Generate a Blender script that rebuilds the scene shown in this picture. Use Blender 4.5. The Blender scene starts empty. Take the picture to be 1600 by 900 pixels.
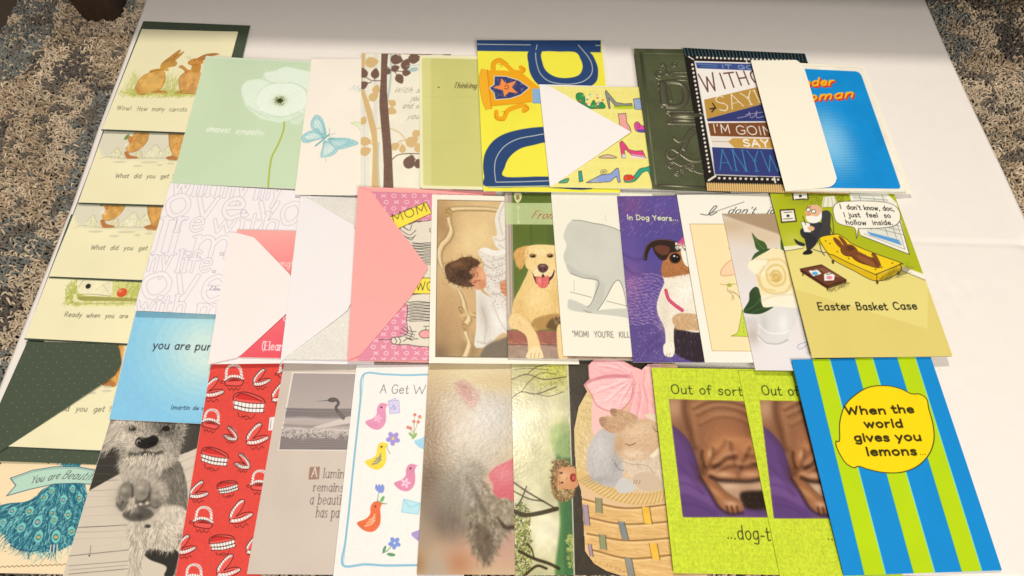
import bpy, math, random
import numpy as np
from mathutils import Matrix, Vector

# ------------------------------------------------------------------ camera, world, lamps, exposure
SC = bpy.context.scene
COL = SC.collection
H = 0.61                                   # lens height over the board
PITCH, ROLL, FOC = math.radians(59.25), math.radians(1.5), 1155.56
cam = bpy.data.objects.new("camera", bpy.data.cameras.new("camera"))
COL.objects.link(cam)
SC.camera = cam
cam.data.sensor_width = 36.0
cam.data.lens = FOC / 1600 * 36.0
cam.data.clip_start, cam.data.clip_end = 0.01, 50
cam.matrix_world = (Matrix.Translation((0, 0, H)) @ Matrix.Rotation(math.pi / 2 - PITCH, 4, 'X')
                    @ Matrix.Rotation(ROLL, 4, 'Z'))

world = bpy.data.worlds.new("World")
SC.world = world
world.use_nodes = True
wb = world.node_tree.nodes["Background"]
wb.inputs[0].default_value = (1.0, 0.85, 0.70, 1)
wb.inputs[1].default_value = 0.25


def lamp(name, loc, target, size, energy, col, shape='DISK'):
    d = bpy.data.lights.new(name, 'AREA')
    d.shape, d.size, d.energy, d.color = shape, size, energy, col
    o = bpy.data.objects.new(name, d)
    COL.objects.link(o)
    o.location = loc
    o.rotation_euler = (Vector(target) - Vector(loc)).to_track_quat('-Z', 'Y').to_euler()
    return o


lamp("ceiling_lamp", (-0.01, 0.86, 1.75), (0, 0.45, 0), 0.13, 16.8, (1.0, 0.88, 0.735))
lamp("fill_light", (0.5, -1.5, 1.9), (0, 0.4, 0), 1.2, 59.0, (1.0, 0.885, 0.76))  # broad fill added behind the camera to lift the shaded far edge

SC.view_settings.view_transform = 'Standard'
SC.view_settings.look = 'None'
SC.view_settings.exposure = 0.0
SC.view_settings.gamma = 1.0

# ------------------------------------------------------------------ photo geometry
cP, sP, cR, sR = math.cos(PITCH), math.sin(PITCH), math.cos(ROLL), math.sin(ROLL)


def ray(p):
    p = np.asarray(p, float)
    x, y = (p[..., 0] - 800) / FOC, -(p[..., 1] - 450) / FOC
    x, y = cR * x - sR * y, sR * x + cR * y
    return np.stack([x, cP + y * sP, -sP + y * cP], -1)


def onplane(p, pl):
    """photo direction -> the point where it meets the plane z = a x + b y + c"""
    d = ray(p)
    a, b, c = pl
    t = (c - H) / (d[..., 2] - a * d[..., 0] - b * d[..., 1])
    return np.array([0, 0, H]) + d * t[..., None]


def project(P):
    P = np.asarray(P, float) - np.array([0, 0, H])
    z = P[..., 1] * cP - P[..., 2] * sP
    y = (P[..., 1] * sP + P[..., 2] * cP) / z
    x = P[..., 0] / z
    x, y = cR * x + sR * y, -sR * x + cR * y
    return np.stack([800 + x * FOC, 450 - y * FOC], -1)


def homography(src, dst):
    A = []
    for (x, y), (u, v) in zip(src, dst):
        A.append([x, y, 1, 0, 0, 0, -u * x, -u * y, -u])
        A.append([0, 0, 0, x, y, 1, -v * x, -v * y, -v])
    h = np.linalg.svd(np.array(A, float))[2][-1]
    return h.reshape(3, 3)


def apply_h(Hm, p):
    p = np.asarray(p, float)
    q = p @ Hm[:, :2].T + Hm[:, 2]
    return q[..., :2] / q[..., 2:3]


def inside(poly, X, Y):
    r = np.zeros(np.shape(X), bool)
    n = len(poly)
    for i in range(n):
        x0, y0 = poly[i]
        x1, y1 = poly[(i + 1) % n]
        if y0 == y1:
            continue
        c = ((y0 > Y) != (y1 > Y)) & (X < (x1 - x0) * (Y - y0) / (y1 - y0) + x0)
        r ^= c
    return r


# height field of everything laid down so far: every sheet settles on what lies under it
HX0, HY0, HS = -0.75, -0.10, 0.002
HF = np.zeros((520, 760))
hxs = HX0 + HS * np.arange(760)
hys = HY0 + HS * np.arange(520)


def footprint(poly):
    x0, y0 = poly.min(0)
    x1, y1 = poly.max(0)
    i0, i1 = max(0, int((x0 - HX0) / HS)), min(759, int((x1 - HX0) / HS) + 2)
    j0, j1 = max(0, int((y0 - HY0) / HS)), min(519, int((y1 - HY0) / HS) + 2)
    X, Y = np.meshgrid(hxs[i0:i1], hys[j0:j1])
    return (slice(j0, j1), slice(i0, i1)), X, Y, inside(poly, X, Y)


def rest_plane(poly):
    """the plane on which a stiff sheet of this outline comes to rest on the height field"""
    sl, X, Y, m = footprint(poly)
    P = np.stack([X[m], Y[m], HF[sl][m]], 1)
    g = poly.mean(0) + np.array([1.3e-4, 0.7e-4])

    def bary(T):
        M = np.array([[T[0][0], T[1][0], T[2][0]], [T[0][1], T[1][1], T[2][1]], [1, 1, 1]])
        if abs(np.linalg.det(M)) < 1e-14:
            return None
        return np.linalg.solve(M, np.array([g[0], g[1], 1]))

    def plane(T):
        return np.linalg.solve(np.array([[t[0], t[1], 1] for t in T]), np.array([t[2] for t in T]))

    T = None
    n = len(poly)
    for i in range(n):
        for j in range(i + 1, n):
            for k in range(j + 1, n):
                t = [np.append(poly[q], -1.0) for q in (i, j, k)]
                b = bary(t)
                if b is not None and b.min() > -1e-9:
                    T = t
                    break
            if T: break
        if T: break
    for _ in range(200):
        pl = plane(T)
        v = P[:, 2] - P[:, :2] @ pl[:2] - pl[2]
        w = int(v.argmax())
        if v[w] < 1e-6:
            break
        best = None
        for i in range(3):
            t = list(T)
            t[i] = P[w]
            b = bary(t)
            if b is not None and (best is None or b.min() > best[0]):
                best = (b.min(), t)
        if best is None:
            break
        T = best[1]
    pl = plane(T)
    pl[:2] = np.clip(pl[:2], -0.09, 0.09)
    v = P[:, 2] - P[:, :2] @ pl[:2]
    pl[2] = v.max() + 0.00008
    return pl


def settle(px, thick, top=0.0, rise=None):
    """px: outline in the photo; gives the plane under the sheet"""
    pl = np.array([0, 0, top])
    for _ in range(3):
        poly = onplane(px, pl + np.array([0, 0, thick]))[:, :2]
        pl = rest_plane(poly)
    pile_up(poly, lambda X, Y: pl[0] * X + pl[1] * Y + pl[2] + thick) if rise is None else None
    return pl


def pile_up(poly, zf):
    """raise the height field to the top of a sheet just laid"""
    sl, X, Y, m = footprint(poly)
    g = m.copy()                           # one cell beyond the edge, so that nothing above cuts a corner
    g[1:] |= m[:-1]; g[:-1] |= m[1:]; g[:, 1:] |= m[:, :-1]; g[:, :-1] |= m[:, 1:]
    HF[sl][g] = np.maximum(HF[sl], zf(X, Y))[g]


# ------------------------------------------------------------------ objects
def tag(o, label=None, cat=None, group=None, kind=None):
    if label: o["label"] = label
    if cat: o["category"] = cat
    if group: o["group"] = group
    if kind: o["kind"] = kind
    return o


def empty(name, loc):
    o = bpy.data.objects.new(name, None)
    COL.objects.link(o)
    o.location = loc
    o.empty_display_size = 0.02
    return o


def mesh_obj(name, verts, faces, mats, parent=None, midx=None, origin=(0, 0, 0), cols=None, smooth=False, loose_fast=None):
    me = bpy.data.meshes.new(name)
    org = np.asarray(origin, float)
    V = np.asarray(verts, float) - org
    if loose_fast is not None:             # (n,4) index array, extra faces of any size in `faces`
        F = loose_fast
        ex = faces or []
        loops = np.concatenate([F.ravel()] + [np.array(f) for f in ex]).astype(np.int32)
        starts = np.concatenate([np.arange(0, F.size, 4), F.size + np.cumsum([0] + [len(f) for f in ex])[:-1]]).astype(np.int32)
        me.vertices.add(len(V))
        me.vertices.foreach_set("co", V.astype(np.float32).ravel())
        me.loops.add(len(loops))
        me.loops.foreach_set("vertex_index", loops)
        me.polygons.add(len(starts))
        me.polygons.foreach_set("loop_start", starts)
        me.update(calc_edges=True)
    else:
        me.from_pydata([tuple(v) for v in V], [], faces)
    for m in (mats if isinstance(mats, (list, tuple)) else [mats]):
        me.materials.append(m)
    if midx is not None:
        me.polygons.foreach_set("material_index", np.asarray(midx, np.int32))
    if cols is not None:
        at = me.color_attributes.new("Ink", 'FLOAT_COLOR', 'POINT')
        at.data.foreach_set("color", np.asarray(cols, np.float32).ravel())
    if smooth:
        me.polygons.foreach_set("use_smooth", np.ones(len(me.polygons), bool))
    me.update()
    o = bpy.data.objects.new(name, me)
    COL.objects.link(o)
    if parent is not None:
        o.parent = parent
    return o


def srgb2lin(c):
    c = np.clip(np.asarray(c, float), 0, 1)
    return np.where(c <= 0.04045, c / 12.92, ((c + 0.055) / 1.055) ** 2.4)


WHITE = srgb2lin(np.array([241, 230, 217]) / 255)


def ink(c, gain=1.0):
    """colour as seen in the photo under its warm lamps (0..1 sRGB) -> the paper's own reflectance"""
    return np.clip(srgb2lin(c) / WHITE * 0.82 * gain, 0.006, 0.9)


def hx(s):
    return np.array([int(s[i:i + 2], 16) for i in (0, 2, 4)]) / 255.0


_mats = {}


def print_material(rough, bump, spec=0.5, scale=900, sparkle=0.0, dist=0.0004):
    key = ('p', rough, bump, spec, scale, sparkle)
    if key in _mats:
        return _mats[key]
    m = bpy.data.materials.new("printed_paper")
    m.use_nodes = True
    nt = m.node_tree
    b = nt.nodes["Principled BSDF"]
    at = nt.nodes.new('ShaderNodeAttribute')
    at.attribute_name = "Ink"
    tc = nt.nodes.new('ShaderNodeTexCoord')
    nz = nt.nodes.new('ShaderNodeTexNoise')
    nz.inputs['Scale'].default_value = 700
    nz.inputs['Detail'].default_value = 3
    nt.links.new(tc.outputs['Object'], nz.inputs['Vector'])
    mr = nt.nodes.new('ShaderNodeMapRange')
    mr.inputs['To Min'].default_value = 0.97
    mr.inputs['To Max'].default_value = 1.03
    nt.links.new(nz.outputs['Fac'], mr.inputs['Value'])
    mx = nt.nodes.new('ShaderNodeMix')
    mx.data_type = 'RGBA'
    mx.blend_type = 'MULTIPLY'
    mx.inputs['Factor'].default_value = 1.0
    nt.links.new(at.outputs['Color'], mx.inputs[6])
    nt.links.new(mr.outputs['Result'], mx.inputs[7])
    nt.links.new(mx.outputs[2], b.inputs['Base Color'])
    b.inputs['Roughness'].default_value = rough
    b.inputs['Specular IOR Level'].default_value = spec
    if bump:
        n2 = nt.nodes.new('ShaderNodeTexNoise')
        n2.inputs['Scale'].default_value = scale
        n2.inputs['Detail'].default_value = 1.5
        nt.links.new(tc.outputs['Object'], n2.inputs['Vector'])
        bp = nt.nodes.new('ShaderNodeBump')
        bp.inputs['Strength'].default_value = bump
        bp.inputs['Distance'].default_value = dist
        nt.links.new(n2.outputs['Fac'], bp.inputs['Height'])
        nt.links.new(bp.outputs['Normal'], b.inputs['Normal'])
    _mats[key] = m
    return m


def paper(colour, rough=0.6, bump=0.3, spec=0.3, gain=1.0, name="paper", mottle=0.05, scale=350, dots=None, metallic=0.0):
    key = ('s', tuple(np.round(colour, 3)), rough, bump, gain, mottle, name)
    if key in _mats:
        return _mats[key]
    m = bpy.data.materials.new(name)
    m.use_nodes = True
    nt = m.node_tree
    b = nt.nodes["Principled BSDF"]
    c = ink(colour, gain)
    tc = nt.nodes.new('ShaderNodeTexCoord')
    nz = nt.nodes.new('ShaderNodeTexNoise')
    nz.inputs['Scale'].default_value = 60
    nz.inputs['Detail'].default_value = 6
    nz.inputs['Roughness'].default_value = 0.65
    nt.links.new(tc.outputs['Object'], nz.inputs['Vector'])
    mx = nt.nodes.new('ShaderNodeMix')
    mx.data_type = 'RGBA'
    mx.inputs[6].default_value = (*np.clip(c * (1 - mottle), 0, 1), 1)
    mx.inputs[7].default_value = (*np.clip(c * (1 + mottle), 0, 1), 1)
    nt.links.new(nz.outputs['Fac'], mx.inputs['Factor'])
    out = mx.outputs[2]
    if dots is not None:                   # faint foil dots in a lattice
        vo = nt.nodes.new('ShaderNodeTexVoronoi')
        vo.inputs['Scale'].default_value = dots[0]
        vo.inputs['Randomness'].default_value = 0.12
        vo.voronoi_dimensions = '2D'
        mp = nt.nodes.new('ShaderNodeMapping')
        mp.inputs['Rotation'].default_value = (0, 0, 0.75)
        nt.links.new(tc.outputs['Object'], mp.inputs['Vector'])
        nt.links.new(mp.outputs['Vector'], vo.inputs['Vector'])
        lt = nt.nodes.new('ShaderNodeMath')
        lt.operation = 'LESS_THAN'
        lt.inputs[1].default_value = dots[1]
        nt.links.new(vo.outputs['Distance'], lt.inputs[0])
        m2 = nt.nodes.new('ShaderNodeMix')
        m2.data_type = 'RGBA'
        nt.links.new(lt.outputs[0], m2.inputs['Factor'])
        nt.links.new(out, m2.inputs[6])
        m2.inputs[7].default_value = (*ink(dots[2]), 1)
        out = m2.outputs[2]
    nt.links.new(out, b.inputs['Base Color'])
    b.inputs['Roughness'].default_value = rough
    b.inputs['Specular IOR Level'].default_value = spec
    b.inputs['Metallic'].default_value = metallic
    if bump:
        n2 = nt.nodes.new('ShaderNodeTexNoise')
        n2.inputs['Scale'].default_value = scale
        n2.inputs['Detail'].default_value = 4
        nt.links.new(tc.outputs['Object'], n2.inputs['Vector'])
        bp = nt.nodes.new('ShaderNodeBump')
        bp.inputs['Strength'].default_value = bump
        bp.inputs['Distance'].default_value = 0.0004
        nt.links.new(n2.outputs['Fac'], bp.inputs['Height'])
        nt.links.new(bp.outputs['Normal'], b.inputs['Normal'])
    _mats[key] = m
    return m


def slab(top, thick):
    """outline (n,3) of the top, extruded straight down"""
    n = len(top)
    bot = top - np.array([0, 0, thick])
    V = np.vstack([top, bot])
    a = sum(top[i][0] * top[(i + 1) % n][1] - top[(i + 1) % n][0] * top[i][1] for i in range(n))
    idx = list(range(n)) if a > 0 else list(range(n))[::-1]
    F = [idx, [i + n for i in idx[::-1]]]
    for k in range(n):
        i, j = idx[k], idx[(k + 1) % n]
        F.append([i, i + n, j + n, j])
    return V, F


def round_corners(P, radii, n=6):
    """P: list of points; radii: dict index -> radius (same units)"""
    out = []
    P = [np.asarray(p, float) for p in P]
    for i, p in enumerate(P):
        r = radii.get(i, 0)
        if not r:
            out.append(p)
            continue
        a, b = P[i - 1] - p, P[(i + 1) % len(P)] - p
        p0, p1 = p + a / np.linalg.norm(a) * r, p + b / np.linalg.norm(b) * r
        for t in np.linspace(0, 1, n + 1):
            out.append((1 - t) ** 2 * p0 + 2 * t * (1 - t) * p + t * t * p1)
    return np.array(out)


def tube(path, r, sides=6, closed=False):
    """swept tube of radius r (scalar or per point) along path (n,3)"""
    path = np.asarray(path, float)
    n = len(path)
    r = np.broadcast_to(np.asarray(r, float), (n,))
    V, F = [], []
    for i in range(n):
        d = path[min(i + 1, n - 1)] - path[max(i - 1, 0)]
        d /= (np.linalg.norm(d) + 1e-12)
        s = np.cross(d, [0, 0, 1.0])
        if np.linalg.norm(s) < 1e-6:
            s = np.array([1.0, 0, 0])
        s /= np.linalg.norm(s)
        u = np.cross(s, d)
        for k in range(sides):
            a = 2 * math.pi * k / sides
            V.append(path[i] + r[i] * (math.cos(a) * s + math.sin(a) * u))
    for i in range(n - 1):
        for k in range(sides):
            F.append([i * sides + k, i * sides + (k + 1) % sides, (i + 1) * sides + (k + 1) % sides, (i + 1) * sides + k])
    F.append([k for k in range(sides)][::-1])
    F.append([(n - 1) * sides + k for k in range(sides)])
    return V, F


def join(parts):
    V, F = [], []
    for v, f in parts:
        o = len(V)
        V.extend(list(v))
        F.extend([[i + o for i in q] for q in f])
    return V, F


def spline(P, n=8, closed=False):
    P = np.asarray(P, float)
    N = len(P)
    if N < 3:
        return P
    out = []
    rng = range(N if closed else N - 1)
    t = (np.arange(n) / n)[:, None]
    for i in rng:
        p1, p2 = P[i], P[(i + 1) % N]
        p0 = P[(i - 1) % N] if closed or i > 0 else 2 * p1 - p2
        p3 = P[(i + 2) % N] if closed or i < N - 2 else 2 * p2 - p1
        out.append(0.5 * ((2 * p1) + (p2 - p0) * t + (2 * p0 - 5 * p1 + 4 * p2 - p3) * t ** 2 + (3 * p1 - p0 - 3 * p2 + p3) * t ** 3))
    out = np.vstack(out)
    return out if closed else np.vstack([out, P[-1:]])

# ------------------------------------------------------------------ printing: artwork drawn on a card's own face
def vnoise(h, w, scale, seed, octaves=3):
    out = np.zeros((h, w))
    amp, tot = 1.0, 0.0
    for o in range(octaves):
        s = max(1.0, scale / 2 ** o)
        rs = np.random.RandomState(seed * 17 + o)
        gh, gw = int(h / s) + 3, int(w / s) + 3
        g = rs.rand(gh, gw)
        y, x = np.arange(h) / s, np.arange(w) / s
        yi, xi = y.astype(int), x.astype(int)
        fy, fx = (y - yi)[:, None], (x - xi)[None]
        fy, fx = fy * fy * (3 - 2 * fy), fx * fx * (3 - 2 * fx)
        a = g[yi][:, xi] * (1 - fx) + g[yi][:, xi + 1] * fx
        b = g[yi + 1][:, xi] * (1 - fx) + g[yi + 1][:, xi + 1] * fx
        out += amp * (a * (1 - fy) + b * fy)
        tot += amp
        amp *= 0.5
    return out / tot


def box_blur(a, r):
    r = int(r)
    if r < 1:
        return a
    for ax in (0, 1):
        pad = [(0, 0)] * a.ndim
        pad[ax] = (r + 1, r)
        c = np.cumsum(np.pad(a, pad, mode='edge'), axis=ax)
        n = a.shape[ax]
        k = 2 * r + 1
        a = (np.take(c, range(k, k + n), ax) - np.take(c, range(0, n), ax)) / k
    return a


GLYPH = {
 'a': (52, "44 52 30 62 10 52 5 28 14 4 30 2 44 22;!44 62 44 0"), 'b': (52, "!6 100 6 0;6 40 22 62 42 54 46 30 38 6 22 0 6 16"),
 'c': (46, "44 54 28 62 8 48 6 22 22 1 44 10"), 'd': (54, "!46 100 46 0;46 44 30 62 10 52 5 28 14 4 30 2 46 20"),
 'e': (50, "7 33 44 37 40 56 26 62 8 48 6 20 22 1 46 12"), 'f': (34, "36 92 24 100 14 84 14 0;!0 60 32 60"),
 'g': (52, "44 52 30 62 10 52 5 28 14 6 30 4 44 22;46 62 46 -10 34 -32 8 -26"), 'h': (52, "!6 100 6 0;6 36 22 60 40 56 44 40 44 0"),
 'i': (16, "!8 62 8 0;!8 84 8 90"), 'j': (24, "16 62 16 -16 4 -30 -6 -24;!16 84 16 90"), 'k': (48, "!6 100 6 0;+42 60 8 26;+18 34 44 0"),
 'l': (16, "!8 100 8 0"), 'm': (78, "!6 62 6 0;6 38 20 60 34 56 38 40 38 0;38 38 52 60 66 56 70 40 70 0"),
 'n': (52, "!6 62 6 0;6 36 22 60 40 56 44 40 44 0"), 'o': (54, "26 62 8 50 5 28 16 3 32 1 46 18 47 42 36 60 26 62"),
 'p': (52, "!6 62 6 -32;6 40 22 62 42 54 46 30 38 6 22 0 6 16"), 'q': (52, "44 52 30 62 10 52 5 28 14 4 30 2 44 22;!46 62 46 -32"),
 'r': (38, "!6 62 6 0;6 34 18 56 34 60"), 's': (44, "38 54 24 62 8 54 10 40 32 28 38 12 24 0 4 8"),
 't': (36, "14 90 14 14 22 0 34 6;+0 62 32 62"), 'u': (52, "6 62 6 18 18 0 36 8 44 28;!44 62 44 0"), 'v': (48, "+2 62 22 0;+22 0 44 62"),
 'w': (72, "+2 62 18 0;+18 0 35 54;+35 54 50 0;+50 0 68 62"), 'x': (46, "+4 62 42 0;+42 62 4 0"), 'y': (48, "+4 62 24 8;+46 62 14 -32"),
 'z': (46, "+4 62 40 62 4 0 42 0"),
 'A': (66, "+2 0 32 100;+32 100 62 0;+14 36 50 36"), 'B': (58, "!6 100 6 0;6 100 34 100 46 82 36 58 6 54;6 54 38 54 52 30 38 2 6 0"),
 'C': (62, "58 84 36 100 12 84 4 48 14 10 38 0 58 16"), 'D': (64, "!6 100 6 0;6 100 34 98 56 74 58 36 40 4 6 0"),
 'E': (54, "!6 100 6 0;+6 100 48 100;+6 52 42 52;+6 0 50 0"), 'F': (50, "!6 100 6 0;+6 100 48 100;+6 52 40 52"),
 'G': (66, "58 84 36 100 12 84 4 48 14 10 38 0 58 14 60 44;+38 44 62 44"), 'H': (64, "!6 100 6 0;!56 100 56 0;+6 52 56 52"),
 'I': (18, "!8 100 8 0"), 'J': (40, "!32 100 32 30;32 30 26 4 12 0 2 16"), 'K': (58, "!6 100 6 0;+52 100 8 44;+22 56 54 0"), 'L': (50, "!6 100 6 0;+6 0 46 0"),
 'M': (80, "!6 0 10 100;+10 100 39 26;+39 26 68 100;!68 100 72 0"), 'N': (66, "!6 0 6 100;+6 100 56 0;!56 0 56 100"),
 'O': (70, "34 100 10 84 4 46 16 8 36 0 58 14 65 52 54 90 34 100"), 'P': (56, "!6 100 6 0;6 100 36 100 50 78 38 50 6 46"),
 'R': (60, "!6 100 6 0;6 100 36 100 48 78 36 54 6 50;+26 50 54 0"), 'S': (54, "48 86 30 100 8 86 12 62 40 44 48 20 30 0 4 14"),
 'T': (60, "!30 100 30 0;+2 100 58 100"), 'U': (64, "6 100 6 24 22 0 44 4 56 28 56 100"), 'V': (62, "+2 100 30 0;+30 0 58 100"),
 'W': (90, "+2 100 22 0;+22 0 44 80;+44 80 64 0;+64 0 86 100"), 'X': (60, "+4 100 54 0;+54 100 4 0"), 'Y': (60, "+2 100 30 50;+58 100 30 50;!30 50 30 0"),
 '.': (18, "+8 0 8 4"), ',': (18, "+10 6 4 -16"), '!': (18, "+8 100 8 28;+8 0 8 4"), "'": (16, "+8 100 6 80"), '"': (26, "+8 100 6 80;+18 100 16 80"),
 '(': (26, "22 108 8 74 8 24 22 -12"), ')': (26, "4 108 18 74 18 24 4 -12"), '-': (36, "+4 36 32 36"), '?': (48, "6 80 24 100 42 80 22 50 22 28;+22 0 22 4"), ' ': (34, ""),
}


def glyph_strokes(ch):
    adv, s = GLYPH.get(ch, (40, ""))
    out = []
    for st in s.split(';'):
        if not st:
            continue
        k = st[0] if st[0] in '!+' else ''
        v = [float(x) for x in st.lstrip('!+').split()]
        out.append((k, np.array(v).reshape(-1, 2) / 100))
    return adv / 100, out


class Art:
    def __init__(self, quad, base, ss=1.15):
        q = np.asarray(quad, float)
        L = lambda i, j: np.linalg.norm(q[i] - q[j])
        self.W = int(max(L(0, 1), L(3, 2)) * ss) + 2
        self.H = int(max(L(0, 3), L(1, 2)) * ss) + 2
        self.ss = ss
        self.hm = homography(q, [(0, 0), (self.W - 1, 0), (self.W - 1, self.H - 1), (0, self.H - 1)])
        self.im = np.ones((self.H, self.W, 3)) * hx(base)
        self.part = np.zeros((self.H, self.W), np.int16)
        self.names = ['front_cover']
        self.cur, self.clip, self.stack = 0, None, []
        self.fr = (0, 0, 1, 1)
        self.seed = 1

    def Z(self, x0, y0, sx, sy=None):
        self.fr = (x0, y0, sx, sy or sx)
        return self

    def begin(self, name, clip=None):
        """from here on ink belongs to a picture element of its own, kept inside `clip` if given"""
        self.stack.append((self.cur, self.clip))
        self.names.append(name)
        self.cur = len(self.names) - 1
        if clip is not None:
            m = np.zeros((self.H, self.W))
            r = self.cover(clip)
            if r is not None:
                m[r[0]] = r[1]
            self.clip = m

    def end(self):
        self.cur, self.clip = self.stack.pop()

    def m(self, pts):
        p = np.asarray(pts, float).reshape(-1, 2)
        f = self.fr
        return apply_h(self.hm, np.stack([f[0] + p[:, 0] / f[2], f[1] + p[:, 1] / f[3]], 1))

    def k(self, w):
        return w / self.fr[2] * self.ss

    def _c(self, col):
        return hx(col) if isinstance(col, str) else np.asarray(col, float)

    def _bb(self, P, pad):
        x0, y0 = np.floor(P.min(0) - pad).astype(int)
        x1, y1 = np.ceil(P.max(0) + pad).astype(int) + 1
        x0, y0, x1, y1 = max(0, x0), max(0, y0), min(self.W, x1), min(self.H, y1)
        if x1 <= x0 or y1 <= y0:
            return None
        X, Y = np.meshgrid(np.arange(x0, x1), np.arange(y0, y1))
        return (slice(y0, y1), slice(x0, x1)), X.astype(float), Y.astype(float)

    def _dist(self, P, X, Y, closed):
        n = len(P)
        D = np.full(X.shape, 1e9)
        for i in range(n if closed else n - 1):
            a, b = P[i], P[(i + 1) % n]
            ab = b - a
            L2 = ab @ ab + 1e-12
            t = np.clip(((X - a[0]) * ab[0] + (Y - a[1]) * ab[1]) / L2, 0, 1)
            D = np.minimum(D, (X - a[0] - t * ab[0]) ** 2 + (Y - a[1] - t * ab[1]) ** 2)
        return np.sqrt(D)

    def put(self, sl, cov, col, tex=None):
        c = col
        if self.clip is not None:
            cov = cov * self.clip[sl]
        if tex:
            n = vnoise(cov.shape[0], cov.shape[1], tex[0] * self.ss, self.seed)[..., None] - 0.5
            self.seed += 1
            c = c * (1 + 2 * tex[1] * n)
        self.im[sl] = self.im[sl] * (1 - cov[..., None]) + c * cov[..., None]
        if self.cur:
            self.part[sl][cov > 0.5] = self.cur

    def cover(self, pts, smooth=False, soft=1.0, raw=False):
        P = np.asarray(pts, float) if raw else self.m(pts)
        if smooth:
            P = spline(P, 6, True)
        bb = self._bb(P, soft + 1)
        if bb is None:
            return None
        sl, X, Y = bb
        d = self._dist(P, X, Y, True)
        s = np.where(inside(P, X, Y), d, -d)
        return sl, np.clip(0.5 + s / soft, 0, 1), X, Y

    def fill(self, pts, col, a=1.0, smooth=False, soft=0.0, tex=None, raw=False, grad=None):
        soft = max(1.0, self.k(soft))
        r = self.cover(pts, smooth, soft, raw)
        if r is None:
            return
        sl, cov, X, Y = r
        if soft > 2:
            cov = cov * cov * (3 - 2 * cov)
        c = self._c(col)
        if grad:                           # (p0, p1, colour at p1)
            p0, p1 = self.m([grad[0], grad[1]])
            d = p1 - p0
            t = np.clip(((X - p0[0]) * d[0] + (Y - p0[1]) * d[1]) / (d @ d), 0, 1)[..., None]
            c = c * (1 - t) + self._c(grad[2]) * t
        self.put(sl, cov * a, c, tex)

    def blob(self, pts, col, a=1.0, **kw):
        self.fill(pts, col, a, smooth=True, **kw)

    def line(self, pts, w, col, a=1.0, smooth=True, taper=False, raw=False, closed=False, soft=0):
        P = np.asarray(pts, float) if raw else self.m(pts)
        if smooth and len(P) > 2:
            P = spline(P, 6, closed)
        hw = max(0.35, (w if raw else self.k(w)) / 2)
        bb = self._bb(P, hw + 1 + soft)
        if bb is None:
            return
        sl, X, Y = bb
        if taper:
            n = len(P)
            D = np.full(X.shape, -9.0)
            for i in range(n - 1):
                p, q = P[i], P[i + 1]
                ab = q - p
                t = np.clip(((X - p[0]) * ab[0] + (Y - p[1]) * ab[1]) / (ab @ ab + 1e-12), 0, 1)
                u = (i + t) / (n - 1)
                r = hw * (np.sin(np.pi * np.clip(u, 0, 1)) ** 0.6 if taper == 2 else 1 - 0.85 * u)
                D = np.maximum(D, r - np.hypot(X - p[0] - t * ab[0], Y - p[1] - t * ab[1]))
            cov = np.clip(0.5 + D, 0, 1)
        else:
            cov = np.clip(0.5 + (hw - self._dist(P, X, Y, closed)) / max(1.0, soft), 0, 1)
        self.put(sl, cov * a, self._c(col))

    def ell(self, cx, cy, rx, ry, col, a=1.0, rot=0.0, soft=0.0, tex=None):
        t = np.linspace(0, 2 * np.pi, 28, endpoint=False)
        r = math.radians(rot)
        x, y = rx * np.cos(t), ry * np.sin(t)
        self.fill(np.stack([cx + x * math.cos(r) - y * math.sin(r), cy + x * math.sin(r) + y * math.cos(r)], 1), col, a, soft=soft, tex=tex)

    def glow(self, cx, cy, rx, ry, col, a=1.0, rot=0.0, power=1.0):
        """a soft patch of colour that fades out (gaussian)"""
        r = math.radians(rot)
        c = self.m([(cx, cy), (cx + rx * math.cos(r), cy + rx * math.sin(r)), (cx - ry * math.sin(r), cy + ry * math.cos(r))])
        u, v = c[1] - c[0], c[2] - c[0]
        R = (np.linalg.norm(u) + np.linalg.norm(v)) * 2
        bb = self._bb(c[:1], R)
        if bb is None:
            return
        sl, X, Y = bb
        M = np.linalg.inv(np.array([u, v]).T)
        dx, dy = X - c[0][0], Y - c[0][1]
        q = (M[0, 0] * dx + M[0, 1] * dy) ** 2 + (M[1, 0] * dx + M[1, 1] * dy) ** 2
        self.put_plain(sl, np.exp(-q ** power) * a, self._c(col))

    def put_plain(self, sl, cov, col):
        if self.clip is not None:
            cov = cov * self.clip[sl]
        self.im[sl] = self.im[sl] * (1 - cov[..., None]) + col * cov[..., None]

    def mottle(self, scale, amp, poly=None, seed=5, stretch=1, tint=None):
        n = vnoise(self.H, self.W, scale * self.ss, seed)
        if stretch != 1:
            n = vnoise(self.H, int(self.W / stretch) + 2, scale * self.ss, seed)
            n = np.repeat(n, int(math.ceil(stretch)), 1)[:, :self.W]
        n = (n - 0.5) * 2 * amp
        m = 1.0
        if poly is not None:
            m = np.zeros((self.H, self.W))
            r = self.cover(poly, True, 6)
            if r is None:
                return
            m[r[0]] = r[1]
        if self.clip is not None:
            m = m * self.clip
        t = np.ones(3) if tint is None else np.asarray(tint)
        self.im = np.clip(self.im * (1 + (n * m)[..., None] * t), 0, 1)

    def blur(self, r, poly=None):
        b = box_blur(box_blur(self.im, r * self.ss), r * self.ss)
        if poly is None:
            c = 1.0 if self.clip is None else self.clip[..., None]
            self.im = self.im * (1 - c) + b * c
            return
        q = self.cover(poly, True, max(2, r * 2))
        if q is None:
            return
        c = q[1][..., None]
        self.im[q[0]] = self.im[q[0]] * (1 - c) + b[q[0]] * c

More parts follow.
